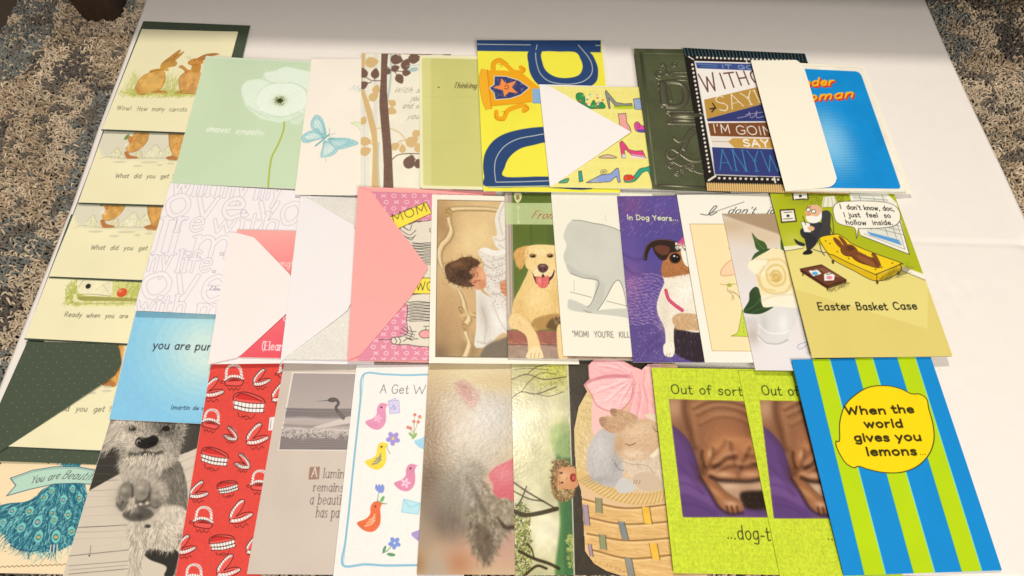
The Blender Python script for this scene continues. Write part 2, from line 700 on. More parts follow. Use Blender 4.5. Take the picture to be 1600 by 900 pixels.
    def fur(self, poly, n, length, cols, ang, spread=25, w=1.0, a=0.8, seed=3, curl=0.0, toward=None, away=None):
        """many short hairs; ang in degrees (photo frame, 0 = right, 90 = down), or pointing away from a point"""
        rs = np.random.RandomState(seed)
        P = self.m(poly)
        P = spline(P, 5, True)
        lo, hi = P.min(0), P.max(0)
        pts = lo + rs.rand(int(n * 2.2), 2) * (hi - lo)
        pts = pts[inside(P, pts[:, 0], pts[:, 1])][:n]
        if len(pts) == 0:
            return
        N = len(pts)
        if away is not None:
            c = self.m([away])[0]
            th = np.arctan2(pts[:, 1] - c[1], pts[:, 0] - c[0]) + math.radians(ang)
        else:
            th = np.full(N, math.radians(ang))
        th = th + np.radians(rs.normal(0, spread, N))
        L = self.k(length) * (0.5 + rs.rand(N))
        S = max(6, int(self.k(length) * 1.6))
        t = np.linspace(0, 1, S)[None]
        th2 = th[:, None] + curl * rs.normal(0, 1, N)[:, None] * t
        x = pts[:, :1] + np.cos(th2) * L[:, None] * t
        y = pts[:, 1:] + np.sin(th2) * L[:, None] * t
        C = np.array([self._c(c) for c in cols])
        ci = C[rs.randint(0, len(C), N)]
        ci = np.repeat(ci[:, None], S, 1).reshape(-1, 3)
        wt = np.repeat((1 - 0.7 * t), N, 0).ravel() * w
        x, y = x.ravel(), y.ravel()
        ok = (x > 0) & (y > 0) & (x < self.W - 2) & (y < self.H - 2)
        x, y, ci, wt = x[ok], y[ok], ci[ok], wt[ok]
        acc = np.zeros((self.H * self.W, 4))
        xi, yi = x.astype(int), y.astype(int)
        fx, fy = x - xi, y - yi
        for dx, dy, ww in ((0, 0, (1 - fx) * (1 - fy)), (1, 0, fx * (1 - fy)), (0, 1, (1 - fx) * fy), (1, 1, fx * fy)):
            q = (yi + dy) * self.W + xi + dx
            for ch in range(3):
                acc[:, ch] += np.bincount(q, ci[:, ch] * ww * wt, self.H * self.W)
            acc[:, 3] += np.bincount(q, ww * wt, self.H * self.W)
        acc = acc.reshape(self.H, self.W, 4)
        al = np.clip(acc[..., 3:], 0, 1) * a
        if self.clip is not None:
            al = al * self.clip[..., None]
        self.im = self.im * (1 - al) + acc[..., :3] / np.maximum(acc[..., 3:], 1e-6) * al

    def text(self, s, p0, p1, h, col, w, font='hand', slant=0.0, a=1.0, jitter=0.0, fit=True, outline=None, vary=0.0, spacing=0.12):
        """s written along p0 -> p1 (photo frame), capital height h; outline = (colour, width)"""
        P0, P1 = self.m([p0, p1])
        hh = h / self.fr[3] * self.ss
        d = P1 - P0
        Ln = np.linalg.norm(d)
        ex = d / Ln
        ey = np.array([ex[1], -ex[0]])
        total = sum(glyph_strokes(c)[0] + spacing for c in s) - spacing
        sx = Ln / total if fit else hh
        rs = np.random.RandomState(len(s) * 7 + int(p0[0]))
        x = 0.0
        lw = self.k(w)
        for ch in s:
            adv, st = glyph_strokes(ch)
            jy, ja = rs.normal(0, jitter, 2) if jitter else (0, 0)
            S = []
            for kind, q in st:
                q = q.copy()
                q[:, 0] += slant * q[:, 1] + ja * q[:, 1]
                q[:, 1] += jy
                Q = P0 + ex * (x + q[:, :1]) * sx + ey * q[:, 1:] * hh
                if kind == '' and len(Q) > 2:
                    Q = spline(Q, 5)
                S.append((Q, kind))
                if font == 'serif' and kind == '!':
                    tw = 0.11 * min(sx, hh * 1.3)
                    for e in (0, -1):
                        S.append((np.array([Q[e] - ex * tw, Q[e] + ex * tw]), 't'))
            passes = [(col, lw)] if outline is None else [(outline[0], lw + 2 * self.k(outline[1])), (col, lw)]
            for cc, ww in passes:
                for Q, kind in S:
                    f = 1.0
                    if font == 'serif':
                        dd = Q[-1] - Q[0]
                        f = 1.0 if kind == '!' else (0.45 if kind == 't' or (kind == '+' and abs(dd @ ey) < abs(dd @ ex) * 0.3) else 0.8)
                    if font == 'contrast' and kind == '' and len(Q) > 4:
                        for i in range(0, len(Q) - 1):
                            dd = Q[i + 1] - Q[i]
                            g = abs(dd @ ey) / (np.linalg.norm(dd) + 1e-9)
                            base = ww - lw
                            self.line(Q[i:i + 2], max(0.7, lw * (0.35 + 0.65 * g) + base), cc, a, smooth=False, raw=True)
                        continue
                    if font == 'contrast':
                        dd = Q[-1] - Q[0]
                        g = abs(dd @ ey) / (np.linalg.norm(dd) + 1e-9)
                        f = 0.35 + 0.65 * g
                    self.line(Q, max(0.7, (lw * f) + (ww - lw)), cc, a, smooth=False, raw=True)
            x += adv + spacing

    def inkmap(self, gain=1.0):
        return ink(self.im, gain)


CARD_GROUP = "greeting cards spread in rows on the white board"
ENV_GROUP = "envelopes lying with their flaps open"


def card(quad, label, art=None, base='ece4d4', rough=0.42, bump=0.0, spec=0.2, thick=0.0013, ss=1.15, gain=1.0,
         edge='e9dfcf', outline=None, leaves=2, name='greeting_card', open_=0.0010, corner=None, scale=900, dist=0.0004, group=CARD_GROUP, lift=None):
    quad = np.asarray(quad, float)
    out_px = quad if outline is None else np.asarray(outline, float)
    if corner:
        out_px = round_corners(quad, corner)
    rs = np.random.RandomState(int(quad.sum() * 10) % 99991)
    spread = rs.uniform(0.7, 2.6)
    bow = rs.uniform(-0.0003, 0.0005)
    if lift is None:
        lift = open_ * spread if leaves == 2 else 0.0
    else:
        bow = 0.0
    pl = settle(out_px, thick + lift * 0.5, rise=True)
    top = pl + np.array([0, 0, thick])
    c3 = onplane(quad, top)
    hm = homography([(0, 0), (1, 0), (1, 1), (0, 1)], c3[:, :2])
    inv = np.linalg.inv(hm)
    org = c3.mean(0)
    org[2] = pl[0] * org[0] + pl[1] * org[1] + pl[2]
    root = empty(name, org)
    tag(root, label, 'greeting card', group)

    def zat(xy, off):
        uv = np.clip(apply_h(inv, xy), 0, 1)
        return (pl[0] * xy[..., 0] + pl[1] * xy[..., 1] + pl[2] + off + lift * uv[..., 0] ** 1.5
                + bow * np.sin(np.pi * uv[..., 1]) * uv[..., 0])

    pile_up(onplane(out_px, top)[:, :2], lambda X, Y: zat(np.stack([X, Y], -1), thick))

    a = Art(quad, base, ss)
    if art:
        art(a)
    u, v = np.meshgrid(np.linspace(0, 1, a.W), np.linspace(0, 1, a.H))
    xy = apply_h(hm, np.stack([u, v], -1))
    Z = zat(xy, thick)
    V = np.concatenate([xy, Z[..., None]], -1).reshape(-1, 3)
    col = np.concatenate([a.inkmap(gain), np.ones((a.H, a.W, 1))], -1).reshape(-1, 4)
    I = np.arange(a.W * a.H).reshape(a.H, a.W)
    F = np.stack([I[1:, :-1], I[1:, 1:], I[:-1, 1:], I[:-1, :-1]], -1).reshape(-1, 4)
    pid = a.part[:-1, :-1].ravel()
    if outline is not None or corner:
        O = onplane(out_px, top)[:, :2]
        ctr = (xy[:-1, :-1] + xy[1:, 1:]) / 2
        keep = inside(O, ctr[..., 0], ctr[..., 1]).ravel()
        F, pid = F[keep], pid[keep]
    mat = print_material(rough, bump, spec, scale, 0.0, dist)
    emat = paper(hx(edge), name="card_stock")
    # the cover's stock: a thin slab right under the print
    P = onplane(out_px, top)
    P[:, 2] = zat(P[:, :2], thick)
    sv, sf = slab(P, 0.00035)
    cover = None
    for i, nm in enumerate(a.names):
        f = F[pid == i]
        if i and len(f) < 12:
            continue
        used = np.unique(f)
        mp = np.zeros(len(V), np.int64)
        mp[used] = np.arange(len(used))
        vv, cc, qf = V[used], col[used], mp[f]
        seen0 = set(used.tolist()) if i == 0 else None
        if i == 0:                         # the cover's stock: a thin slab right under its print
            n0, nt_ = len(vv), len(sv) // 2
            V2, C2, side, mi, n2 = [vv], [cc], [], [], n0
            if outline is None and not corner:
                # the sheet's edges hang from the print's own border; the fold on the left runs right down
                ring = [(0, i_) for i_ in range(0, a.W - 1, 6)] + [(j_, a.W - 1) for j_ in range(0, a.H - 1, 6)] \
                    + [(a.H - 1, i_) for i_ in range(a.W - 1, 0, -6)] + [(j_, 0) for j_ in range(a.H - 1, 0, -6)]
                tops, bots, low = [], [], []
                for j_, i_ in ring:
                    tp = V[I[j_, i_]]
                    deep = pl[0] * tp[0] + pl[1] * tp[1] + pl[2] + 0.0001
                    fold = leaves == 2 and i_ == 0
                    rows = [np.array([tp[0], tp[1], deep if fold else max(deep, tp[2] - 0.00035)])]
                    if int(I[j_, i_]) in seen0:
                        tops.append(int(mp[I[j_, i_]]))
                    else:
                        rows.append(tp)
                        tops.append(n2 + 1)
                    bots.append(n2)
                    low.append(fold)
                    V2.append(np.array(rows))
                    C2.append(np.repeat(col[I[j_, i_]][None], len(rows), 0))
                    n2 += len(rows)
                for k in range(len(ring)):
                    k2 = (k + 1) % len(ring)
                    side.append([tops[k], tops[k2], bots[k2], bots[k]])
                    mi.append(0 if low[k] and low[k2] else 1)
            else:
                near = [int(np.argmin(((vv - p) ** 2).sum(1))) for p in sv[:nt_]]
                far = [((vv[n_] - p) ** 2).sum() > 0.002 ** 2 for n_, p in zip(near, sv[:nt_])]
                re = lambda k: near[k] if k < nt_ else n0 + k - nt_
                side = [[re(k) for k in q] for q in sf[2:] if not any(far[k % nt_] for k in q)]
                mi = [1] * len(side)
                V2.append(sv[nt_:])
                C2.append(np.ones((nt_, 4)))
            o = mesh_obj(nm, np.vstack(V2), side, [mat, emat], root, origin=org,
                         cols=np.vstack(C2), loose_fast=qf, midx=[0] * len(qf) + mi)
            cover = o
        else:
            mesh_obj(nm, vv, None, mat, cover, origin=org, cols=cc, loose_fast=qf)
    if leaves == 2:
        P = onplane(out_px, pl)
        P[:, 2] = pl[0] * P[:, 0] + pl[1] * P[:, 1] + pl[2] + 0.00036
        v2, f2 = slab(P, 0.00035)
        mesh_obj('back_cover', v2, f2, emat, root, origin=org)
    return root, pl, zat, org


def envelope(body, flap, label, colour, name='envelope', rough=0.6, gain=1.0, dots=None, mottle=0.03, spec=0.3):
    """body: quad lying under its card.  Returns a function that later lays the flap over the card."""
    body = np.asarray(body, float)
    mat = paper(hx(colour), rough=rough, gain=gain, name="envelope_paper", dots=dots, mottle=mottle, spec=spec)
    th = 0.0006
    pl = settle(body, th)
    P = onplane(body, pl + np.array([0, 0, th]))
    org = P.mean(0)
    root = empty(name, org - np.array([0, 0, th]))
    tag(root, label, 'envelope', ENV_GROUP)
    o2 = np.array(root.location)
    v, f = slab(P, 0.00025)
    mesh_obj('back_panel', v, f, mat, root, origin=o2)
    Q = onplane(body * 0.996 + body.mean(0) * 0.004, pl + np.array([0, 0, 0.0003]))
    v, f = slab(Q, 0.00025)
    mesh_obj('address_panel', v, f, mat, root, origin=o2)

    def lay_flap(curl=0.0022):
        fl = np.asarray(flap, float)
        pf = settle(fl, 0.0003)
        P = onplane(fl, pf + np.array([0, 0, 0.0003]))
        h0, h1 = P[0, :2], P[-1, :2]       # the hinge
        ax = (h1 - h0) / np.linalg.norm(h1 - h0)
        nr = np.array([-ax[1], ax[0]])
        D = (P[:, :2] - h0) @ nr
        if D.mean() < 0:
            nr, D = -nr, -D
        S = (P[:, :2] - h0) @ ax
        n, dm = 22, D.max()
        V, F = [], []
        for i in range(n + 1):
            d = dm * min(max(i / n, 0.002), 0.998)
            xs = []
            for k in range(len(P)):
                k2 = (k + 1) % len(P)
                if (D[k] - d) * (D[k2] - d) < 0:
                    w = (d - D[k]) / (D[k2] - D[k])
                    xs.append(S[k] + w * (S[k2] - S[k]))
            s0, s1 = (min(xs), max(xs)) if xs else (V[-1][3], V[-1][4])
            z = curl * (d / dm) ** 2
            V.append((d, z, None, s0, s1))
        m_ = 5
        W = []
        for d, z, _, s0, s1 in V:
            for q in range(m_):
                xy = h0 + nr * d + ax * (s0 + (s1 - s0) * q / (m_ - 1))
                W.append([xy[0], xy[1], pf[0] * xy[0] + pf[1] * xy[1] + pf[2] + 0.0003 + z])
        W = np.array(W)
        N = len(W)
        flip = np.cross(np.append(nr, 0), np.append(ax, 0))[2] < 0
        for i in range(n):
            for q in range(m_ - 1):
                f = [i * m_ + q, (i + 1) * m_ + q, (i + 1) * m_ + q + 1, i * m_ + q + 1]
                F.append(f[::-1] if flip else f)
                F.append([k + N for k in (f if flip else f[::-1])])
        rim = [i * m_ for i in range(n + 1)] + [n * m_ + q for q in range(1, m_)] + [i * m_ + m_ - 1 for i in range(n - 1, -1, -1)] + [q for q in range(m_ - 2, 0, -1)]
        for k in range(len(rim)):
            a_, b_ = rim[k], rim[(k + 1) % len(rim)]
            F.append([a_, a_ + N, b_ + N, b_])
        W = np.vstack([W, W - np.array([0, 0, 0.00028])])
        return mesh_obj('flap', W, F, mat, root, origin=o2)
    return root, lay_flap

# ------------------------------------------------------------------ the room: rug, sofa, white board
def build_board():
    # seen outline of the board, left edge to the back, right edge, front
    L = [(228, 0), (192, 100), (154, 200), (113, 320), (68, 433), (28, 533), (-30, 680), (-120, 900)]
    Rr = [(1445, 0), (1485, 92), (1523, 174), (1566, 268), (1590, 322), (1625, 402), (1700, 560), (1860, 899)]
    lp = [onplane(p, (0, 0, 0))[:2] for p in L]
    rp = [onplane(p, (0, 0, 0))[:2] for p in Rr]
    back_l = lp[0] + (lp[0] - lp[1]) * 2.6
    back_r = rp[0] + (rp[0] - rp[1]) * 2.6
    ys = np.linspace(0, 1, 90)
    left = np.array([back_l] + lp)
    right = np.array([back_r] + rp)

    def along(P, t):
        s = np.linspace(0, 1, len(P))
        return np.stack([np.interp(t, s, P[:, 0]), np.interp(t, s, P[:, 1])], -1)
    # resample both sides by depth
    def bydepth(P, y):
        o = np.argsort(P[:, 1])
        return np.stack([np.interp(y, P[o, 1], P[o, 0]), y], -1)
    y0 = onplane((1400, 897.5), (0, 0, 0))[1]
    y1 = min(back_l[1], back_r[1])
    yy = np.linspace(y1, y0, 340)
    A, B = bydepth(left, yy), bydepth(right, yy)
    nu = 420
    t = np.linspace(0, 1, nu)
    X = A[:, None, 0] * (1 - t) + B[:, None, 0] * t
    Y = A[:, None, 1] * (1 - t) + B[:, None, 1] * t
    cy = onplane((1500, 379), (0, 0, 0))[1]
    cx = onplane((1500, 379), (0, 0, 0))[0]
    crease = -0.0012 * np.exp(-((Y - cy) / 0.0022) ** 2) * np.clip((X - cx + 0.10) / 0.08, 0, 1)
    ridge = 0.0022 * np.exp(-((1 - t)[None] * (B[:, :1] - A[:, :1]) / 0.006) ** 2) * (np.clip((0.62 - Y) / 0.2, 0, 1))
    dip = -0.0035 * np.exp(-((Y - cy) / 0.006) ** 2) * np.exp(-((1 - t)[None] * (B[:, :1] - A[:, :1]) / 0.012) ** 2)
    wav = (vnoise(340, nu, 40, 3) - 0.5) * 0.0016 * np.clip((X - cx + 0.06) / 0.1, 0, 1)
    for (sx, sy, dx, dy, am) in ((1478, 445, 3, 12, .0005), (1493, 472, 4, 14, .0006), (1511, 451, 3, 6, .0004), (1461, 464, 5, 5, .0004), (1446, 436, 6, 3, .0003)):
        q0, q1 = onplane((sx - dx, sy - dy), (0, 0, 0)), onplane((sx + dx, sy + dy), (0, 0, 0))
        ab = q1 - q0
        tt = np.clip(((X - q0[0]) * ab[0] + (Y - q0[1]) * ab[1]) / (ab @ ab), 0, 1)
        Z = -am * np.exp(-((X - q0[0] - tt * ab[0]) ** 2 + (Y - q0[1] - tt * ab[1]) ** 2) / 0.0035 ** 2)
        wav = wav + Z
    Z = crease + ridge + dip + wav
    V = np.stack([X, Y, Z], -1).reshape(-1, 3)
    I = np.arange(340 * nu).reshape(340, nu)
    F = np.stack([I[1:, :-1], I[1:, 1:], I[:-1, 1:], I[:-1, :-1]], -1).reshape(-1, 4)
    rim = np.concatenate([I[0], I[1:, -1], I[-1, ::-1][1:], I[::-1, 0][1:-1]])
    low = V[rim] - np.array([0, 0, 0.005])
    n0 = len(V)
    ex = []
    for k in range(len(rim)):
        j = (k + 1) % len(rim)
        ex.append([rim[k], rim[j], n0 + j, n0 + k])
    m = paper(hx('efe4d8'), rough=0.5, bump=0.25, gain=1.0, name="white_board", mottle=0.035, scale=160, spec=0.25)
    org = np.array([0, 0.45, -0.005])
    o = mesh_obj('white_board', np.vstack([V, low]), ex, m, None, origin=org, loose_fast=F)
    o.location = org
    tag(o, "large creased white poster board lying on the shaggy rug under all the cards", "poster board")
    return A, B, yy


def build_rug(A, B, yy):
    zb = -0.013
    root = empty('rug', (0, 0.45, zb))
    tag(root, "shaggy cream, charcoal and blue patterned rug under the white board", "rug")
    org = np.array(root.location)

    def pattern(x, y):
        """which yarn: cream, dark, blue"""
        return 0
    n = 512
    ext = 1.3
    big = vnoise(n, n, 26, 21, 4)
    mid = vnoise(n, n, 22, 44, 4)
    blu = vnoise(n, n, 26, 93, 4)
    streak = vnoise(n, n, 13, 12, 3)

    def look(a, x, y):
        i = np.clip(((y + 0.2) / ext * n), 0, n - 1).astype(int)
        j = np.clip(((x + ext / 2) / ext * n), 0, n - 1).astype(int)
        return a[i, j]
    base = bpy.data.materials.new("rug_backing")
    base.use_nodes = True
    base.node_tree.nodes["Principled BSDF"].inputs[0].default_value = (0.07, 0.055, 0.04, 1)
    base.node_tree.nodes["Principled BSDF"].inputs['Roughness'].default_value = 1
    bs = 3.0
    V, F = slab(np.array([[-bs, -1.5, zb + .004], [bs, -1.5, zb + .004], [bs, 3, zb + .004], [-bs, 3, zb + .004]]), 0.004)
    mesh_obj('backing', V, F, base, root, origin=org)
    # pile: thousands of curled yarn ends
    rs = np.random.RandomState(5)
    pts = []
    sp = 0.0028
    gx, gy = np.meshgrid(np.arange(-0.62, 0.66, sp), np.arange(-0.06, 1.0, sp))
    gx = gx.ravel() + rs.uniform(-1, 1, gx.size) * sp * 0.7
    gy = gy.ravel() + rs.uniform(-1, 1, gy.size) * sp * 0.7
    o = np.argsort(yy)
    xl = np.interp(gy, yy[o], A[o, 0])
    xr = np.interp(gy, yy[o], B[o, 0])
    out = (gx < xl - 0.002) | (gx > xr + 0.002) | (gy < yy.min() - 0.001)
    pr = project(np.stack([gx, gy, np.full_like(gx, zb + 0.006)], -1))
    vis = (pr[:, 0] > -110) & (pr[:, 0] < 1710) & (pr[:, 1] > -40) & (pr[:, 1] < 960)
    gx, gy = gx[out & vis], gy[out & vis]
    N = len(gx)
    th = rs.uniform(0, 2 * np.pi, N)
    L = rs.uniform(0.005, 0.0095, N)
    hgt = rs.uniform(0.0025, 0.006, N)
    bend = rs.normal(0, 1.2, N)
    S, K = 5, 4
    t = np.linspace(0, 1, S)
    ang = th[:, None] + bend[:, None] * t
    dx = np.cumsum(np.cos(ang) * (L / (S - 1))[:, None], 1)
    dy = np.cumsum(np.sin(ang) * (L / (S - 1))[:, None], 1)
    px = gx[:, None] + dx - dx[:, S // 2:S // 2 + 1]
    py = gy[:, None] + dy - dy[:, S // 2:S // 2 + 1]
    pz = zb + 0.0045 + hgt[:, None] * np.sin(np.pi * (0.1 + 0.8 * t))[None] + rs.uniform(-0.001, 0.001, N)[:, None]
    r = rs.uniform(0.00085, 0.0013, N)
    tx, ty = np.cos(ang), np.sin(ang)
    V = np.zeros((N, S, K, 3))
    for k in range(K):
        a = 2 * np.pi * k / K
        V[:, :, k, 0] = px - ty * (r[:, None] * math.cos(a))
        V[:, :, k, 1] = py + tx * (r[:, None] * math.cos(a))
        V[:, :, k, 2] = pz + r[:, None] * math.sin(a)
    idx = np.arange(N * S * K).reshape(N, S, K)
    Fq = []
    for k in range(K):
        k2 = (k + 1) % K
        Fq.append(np.stack([idx[:, :-1, k], idx[:, :-1, k2], idx[:, 1:, k2], idx[:, 1:, k]], -1).reshape(-1, 4))
    F = np.concatenate(Fq)
    b, m_, bl, st = look(big, gx, gy), look(mid, gx, gy), look(blu, gx, gy), look(streak, gx, gy)
    cream = np.array([0.47, 0.395, 0.295])
    tan = np.array([0.33, 0.26, 0.175])
    dark = np.array([0.085, 0.075, 0.066])
    blue = np.array([0.15, 0.165, 0.16])
    c = cream[None] * (0.7 + 0.6 * st[:, None])
    mixt = (m_ > 0.56)[:, None] & (rs.rand(N) < 0.7)[:, None]
    c = np.where(mixt, tan[None], c)
    mdk = ((b > 0.60) & (rs.rand(N) < 0.75)) | ((b > 0.56) & (rs.rand(N) < 0.3)) | (rs.rand(N) < 0.05)
    c = np.where(mdk[:, None], dark[None], c)
    mbl = ((bl > 0.585) & (rs.rand(N) < 0.75)) | ((bl > 0.545) & (rs.rand(N) < 0.25))
    c = np.where(mbl[:, None], blue[None], c)
    fine = look(vnoise(n, n, 7, 77, 2), gx, gy)
    c = np.where(((fine > 0.67) & (rs.rand(N) < 0.8))[:, None], np.array([0.13, 0.115, 0.095])[None], c)
    c = np.where(((fine < 0.40) & (rs.rand(N) < 0.5))[:, None], c * 1.15, c)
    c = c * rs.uniform(0.75, 1.2, N)[:, None]
    cols = np.concatenate([np.repeat(c[:, None], S * K, 1).reshape(-1, 3), np.ones((N * S * K, 1))], 1)
    mat = bpy.data.materials.new("rug_yarn")
    mat.use_nodes = True
    nt = mat.node_tree
    bb = nt.nodes["Principled BSDF"]
    at = nt.nodes.new('ShaderNodeAttribute')
    at.attribute_name = "Ink"
    nt.links.new(at.outputs['Color'], bb.inputs['Base Color'])
    bb.inputs['Roughness'].default_value = 0.9
    bb.inputs['Sheen Weight'].default_value = 0.15
    o = mesh_obj('pile', V.reshape(-1, 3), None, mat, root, origin=org, cols=cols, loose_fast=F, smooth=True)
    o["kind"] = "stuff"


def build_sofa():
    foot = onplane((152, 42), (0, 0, -0.006))
    root = empty('sofa', (0.0, foot[1] + 0.35, -0.012))
    tag(root, "sofa on a dark tapered wooden leg standing on the rug behind the white board", "sofa")
    org = np.array(root.location)
    wood = bpy.data.materials.new("dark_wood")
    wood.use_nodes = True
    nt = wood.node_tree
    b = nt.nodes["Principled BSDF"]
    tc = nt.nodes.new('ShaderNodeTexCoord')
    mp = nt.nodes.new('ShaderNodeMapping')
    mp.inputs['Scale'].default_value = (90, 90, 9)
    nz = nt.nodes.new('ShaderNodeTexNoise')
    nz.inputs['Scale'].default_value = 3
    nz.inputs['Detail'].default_value = 6
    cr = nt.nodes.new('ShaderNodeValToRGB')
    cr.color_ramp.elements[0].color = (0.018, 0.010, 0.006, 1)
    cr.color_ramp.elements[1].color = (0.05, 0.028, 0.016, 1)
    nt.links.new(tc.outputs['Object'], mp.inputs['Vector'])
    nt.links.new(mp.outputs['Vector'], nz.inputs['Vector'])
    nt.links.new(nz.outputs['Fac'], cr.inputs['Fac'])
    nt.links.new(cr.outputs['Color'], b.inputs['Base Color'])
    b.inputs['Roughness'].default_value = 0.5
    cloth = paper(hx('6a6258'), rough=0.95, bump=0.4, name="sofa_cloth", mottle=0.2, scale=500)
    F0 = foot[1]

    def leg(x, y):
        w0, w1, d0, d1 = 0.0225, 0.031, 0.021, 0.03
        top, bot = 0.075, -0.010
        def ring(w, d, z, c=0.006):
            q = [(-w, -d + c), (-w + c, -d), (w - c, -d), (w, -d + c), (w, d - c), (w - c, d), (-w + c, d), (-w, d - c)]
            return [(x + a, y + d1 + e, z) for a, e in q]
        V = ring(w0 * .96, d0 * .96, bot) + ring(w0, d0, bot + .004) + ring(w1, d1, top)
        F = [list(range(8))[::-1], list(range(16, 24))]
        for s in (0, 8):
            for k in range(8):
                F.append([s + k, s + (k + 1) % 8, s + 8 + (k + 1) % 8, s + 8 + k])
        mesh_obj('leg', V, F, wood, root, origin=org)
    leg(foot[0] + 0.001, F0)
    leg(0.95, F0)
    leg(foot[0], F0 + 0.62)
    leg(0.95, F0 + 0.62)

    def block(nm, x0, x1, y0, y1, z0, z1, r, mat):
        import bmesh
        bm = bmesh.new()
        bmesh.ops.create_cube(bm, size=1)
        for v in bm.verts:
            v.co = ((x0 + x1) / 2 + v.co.x * (x1 - x0), (y0 + y1) / 2 + v.co.y * (y1 - y0), (z0 + z1) / 2 + v.co.z * (z1 - z0))
        bmesh.ops.bevel(bm, geom=list(bm.edges), offset=r, segments=4, profile=0.6, affect='EDGES')
        for v in bm.verts:
            v.co -= Vector(org)
        me = bpy.data.meshes.new(nm)
        bm.to_mesh(me)
        bm.free()
        me.materials.append(mat)
        o = bpy.data.objects.new(nm, me)
        COL.objects.link(o)
        o.parent = root
    x0, x1 = foot[0] - 0.05, 1.0
    block('seat_frame', x0, x1, F0, F0 + 0.66, 0.07, 0.19, 0.008, cloth)
    block('seat_cushion', x0 + 0.01, x1 - 0.01, F0 + 0.002, F0 + 0.60, 0.192, 0.315, 0.02, cloth)
    block('backrest', x0, x1, F0 + 0.56, F0 + 0.72, 0.20, 0.60, 0.04, cloth)


BOARD = build_board()
build_rug(*BOARD)
build_sofa()

# ------------------------------------------------------------------ artwork: hare cards, bottom row
PEN = '6b5233'


def hare_standing(c):
    c.begin('hare')
    c.blob([(848, 552), (868, 500), (905, 468), (945, 452), (1000, 438), (1030, 452), (1034, 500), (1015, 545), (985, 572), (930, 588), (880, 590)], 'dba85a', tex=(7, .2))
    c.blob([(880, 540), (920, 490), (985, 470), (1000, 520), (950, 560)], 'e3b766', a=.6, soft=20)
    c.blob([(1002, 420), (1015, 396), (1045, 380), (1088, 378), (1106, 396), (1095, 414), (1062, 420), (1036, 442), (1008, 440)], 'd09a48', tex=(10, .1))
    c.blob([(1012, 398), (1040, 372), (1085, 340), (1124, 314), (1122, 330), (1090, 362), (1048, 388)], 'c28a44')
    c.blob([(1066, 380), (1100, 352), (1150, 324), (1140, 342), (1104, 374), (1088, 382)], 'c28a44')
    c.blob([(940, 440), (990, 430), (1024, 434), (1018, 446), (962, 454), (936, 452)], 'd09a48')
    c.ell(1042, 438, 14, 9, 'd8a860')
    c.blob([(844, 548), (866, 560), (900, 590), (880, 596), (856, 586)], 'c98d4a')
    c.blob([(950, 574), (1000, 566), (1044, 574), (1040, 586), (960, 584)], 'c98d4a')
    for q in ([(848, 552), (868, 500), (905, 468), (945, 452), (1000, 438)], [(1030, 452), (1034, 500), (1015, 545), (985, 572)],
              [(1002, 420), (1015, 396), (1045, 380), (1088, 378), (1106, 396), (1095, 414), (1062, 420)], [(1012, 398), (1085, 340), (1124, 314), (1122, 330), (1048, 388)],
              [(1150, 324), (1100, 352), (1088, 378)], [(936, 452), (962, 440), (1020, 434)], [(880, 590), (930, 588), (985, 572), (1044, 576)]):
        c.line(q, 3, '8a5a22', a=.8)
    c.ell(1073, 392, 3, 3, '4a2a10')
    c.end()


def hare_facing(c):
    c.begin('hare')
    c.blob([(1118, 500), (1138, 468), (1185, 442), (1240, 436), (1262, 480), (1256, 560), (1236, 588), (1150, 588), (1124, 556)], 'd9a25c', tex=(7, .2))
    c.blob([(1176, 392), (1200, 374), (1240, 368), (1268, 380), (1270, 400), (1236, 410), (1190, 408)], 'cf9148')
    c.blob([(1232, 372), (1280, 346), (1340, 338), (1372, 344), (1330, 356), (1290, 372), (1260, 386)], 'b97a3e')
    c.blob([(1206, 404), (1254, 402), (1250, 448), (1200, 452)], 'c78a40')
    c.blob([(1118, 420), (1140, 412), (1172, 438), (1196, 440), (1166, 460), (1144, 434)], 'cf9148')
    c.blob([(1096, 580), (1150, 568), (1210, 580), (1206, 590), (1110, 590)], 'c98d4a')
    for q in ([(1118, 500), (1138, 468), (1185, 442)], [(1118, 500), (1124, 556), (1150, 588), (1236, 588)], [(1176, 392), (1200, 374), (1240, 368), (1280, 346), (1340, 338), (1372, 344)],
              [(1176, 394), (1190, 408), (1236, 410)], [(1118, 420), (1140, 412), (1172, 438)], [(1166, 460), (1144, 434), (1122, 426)], [(1096, 582), (1150, 568)]):
        c.line(q, 3, '8a5222', a=.8)
    c.ell(1218, 382, 3.5, 3, '4a2a10')
    for d in (-8, 0, 8):
        c.line([(1182 + d, 372), (1178 + d * 1.6, 352)], 1.5, '9a8a66', a=.6)
    c.end()


def art_carrots(c):
    c.Z(0, 0, 4)
    c.mottle(60, .02)
    c.blob([(770, 585), (830, 560), (960, 568), (1120, 575), (1240, 580), (1235, 605), (1080, 606), (960, 600), (850, 604)], 'd3d27a', a=.6, soft=22)
    c.fur([(790, 560), (1240, 570), (1230, 612), (800, 612)], 260, 30, ['b3b74e', 'c9c768', '9aa33f'], -70, 45, w=.7, a=.7)
    c.fur([(800, 520), (860, 480), (850, 600), (780, 600)], 60, 60, ['b9bb58', 'a3a94a'], -100, 28, w=.55, a=.6)
    c.fur([(1020, 520), (1100, 510), (1100, 600), (1020, 600)], 80, 70, ['b9bb58', 'a3a94a'], -80, 28, w=.55, a=.6)
    hare_standing(c)
    hare_facing(c)
    c.fur([(840, 580), (1240, 580), (1230, 610), (840, 610)], 130, 22, ['a9ae48', 'c1c45c'], -80, 40, w=.6, a=.6)
    c.text("Wow!", (728, 684), (818, 690), 26, '7b745a', 3.4, jitter=.02)
    c.text("How  many  carrots  ..", (856, 692), (1212, 702), 26, '7b745a', 3.2, jitter=.02)


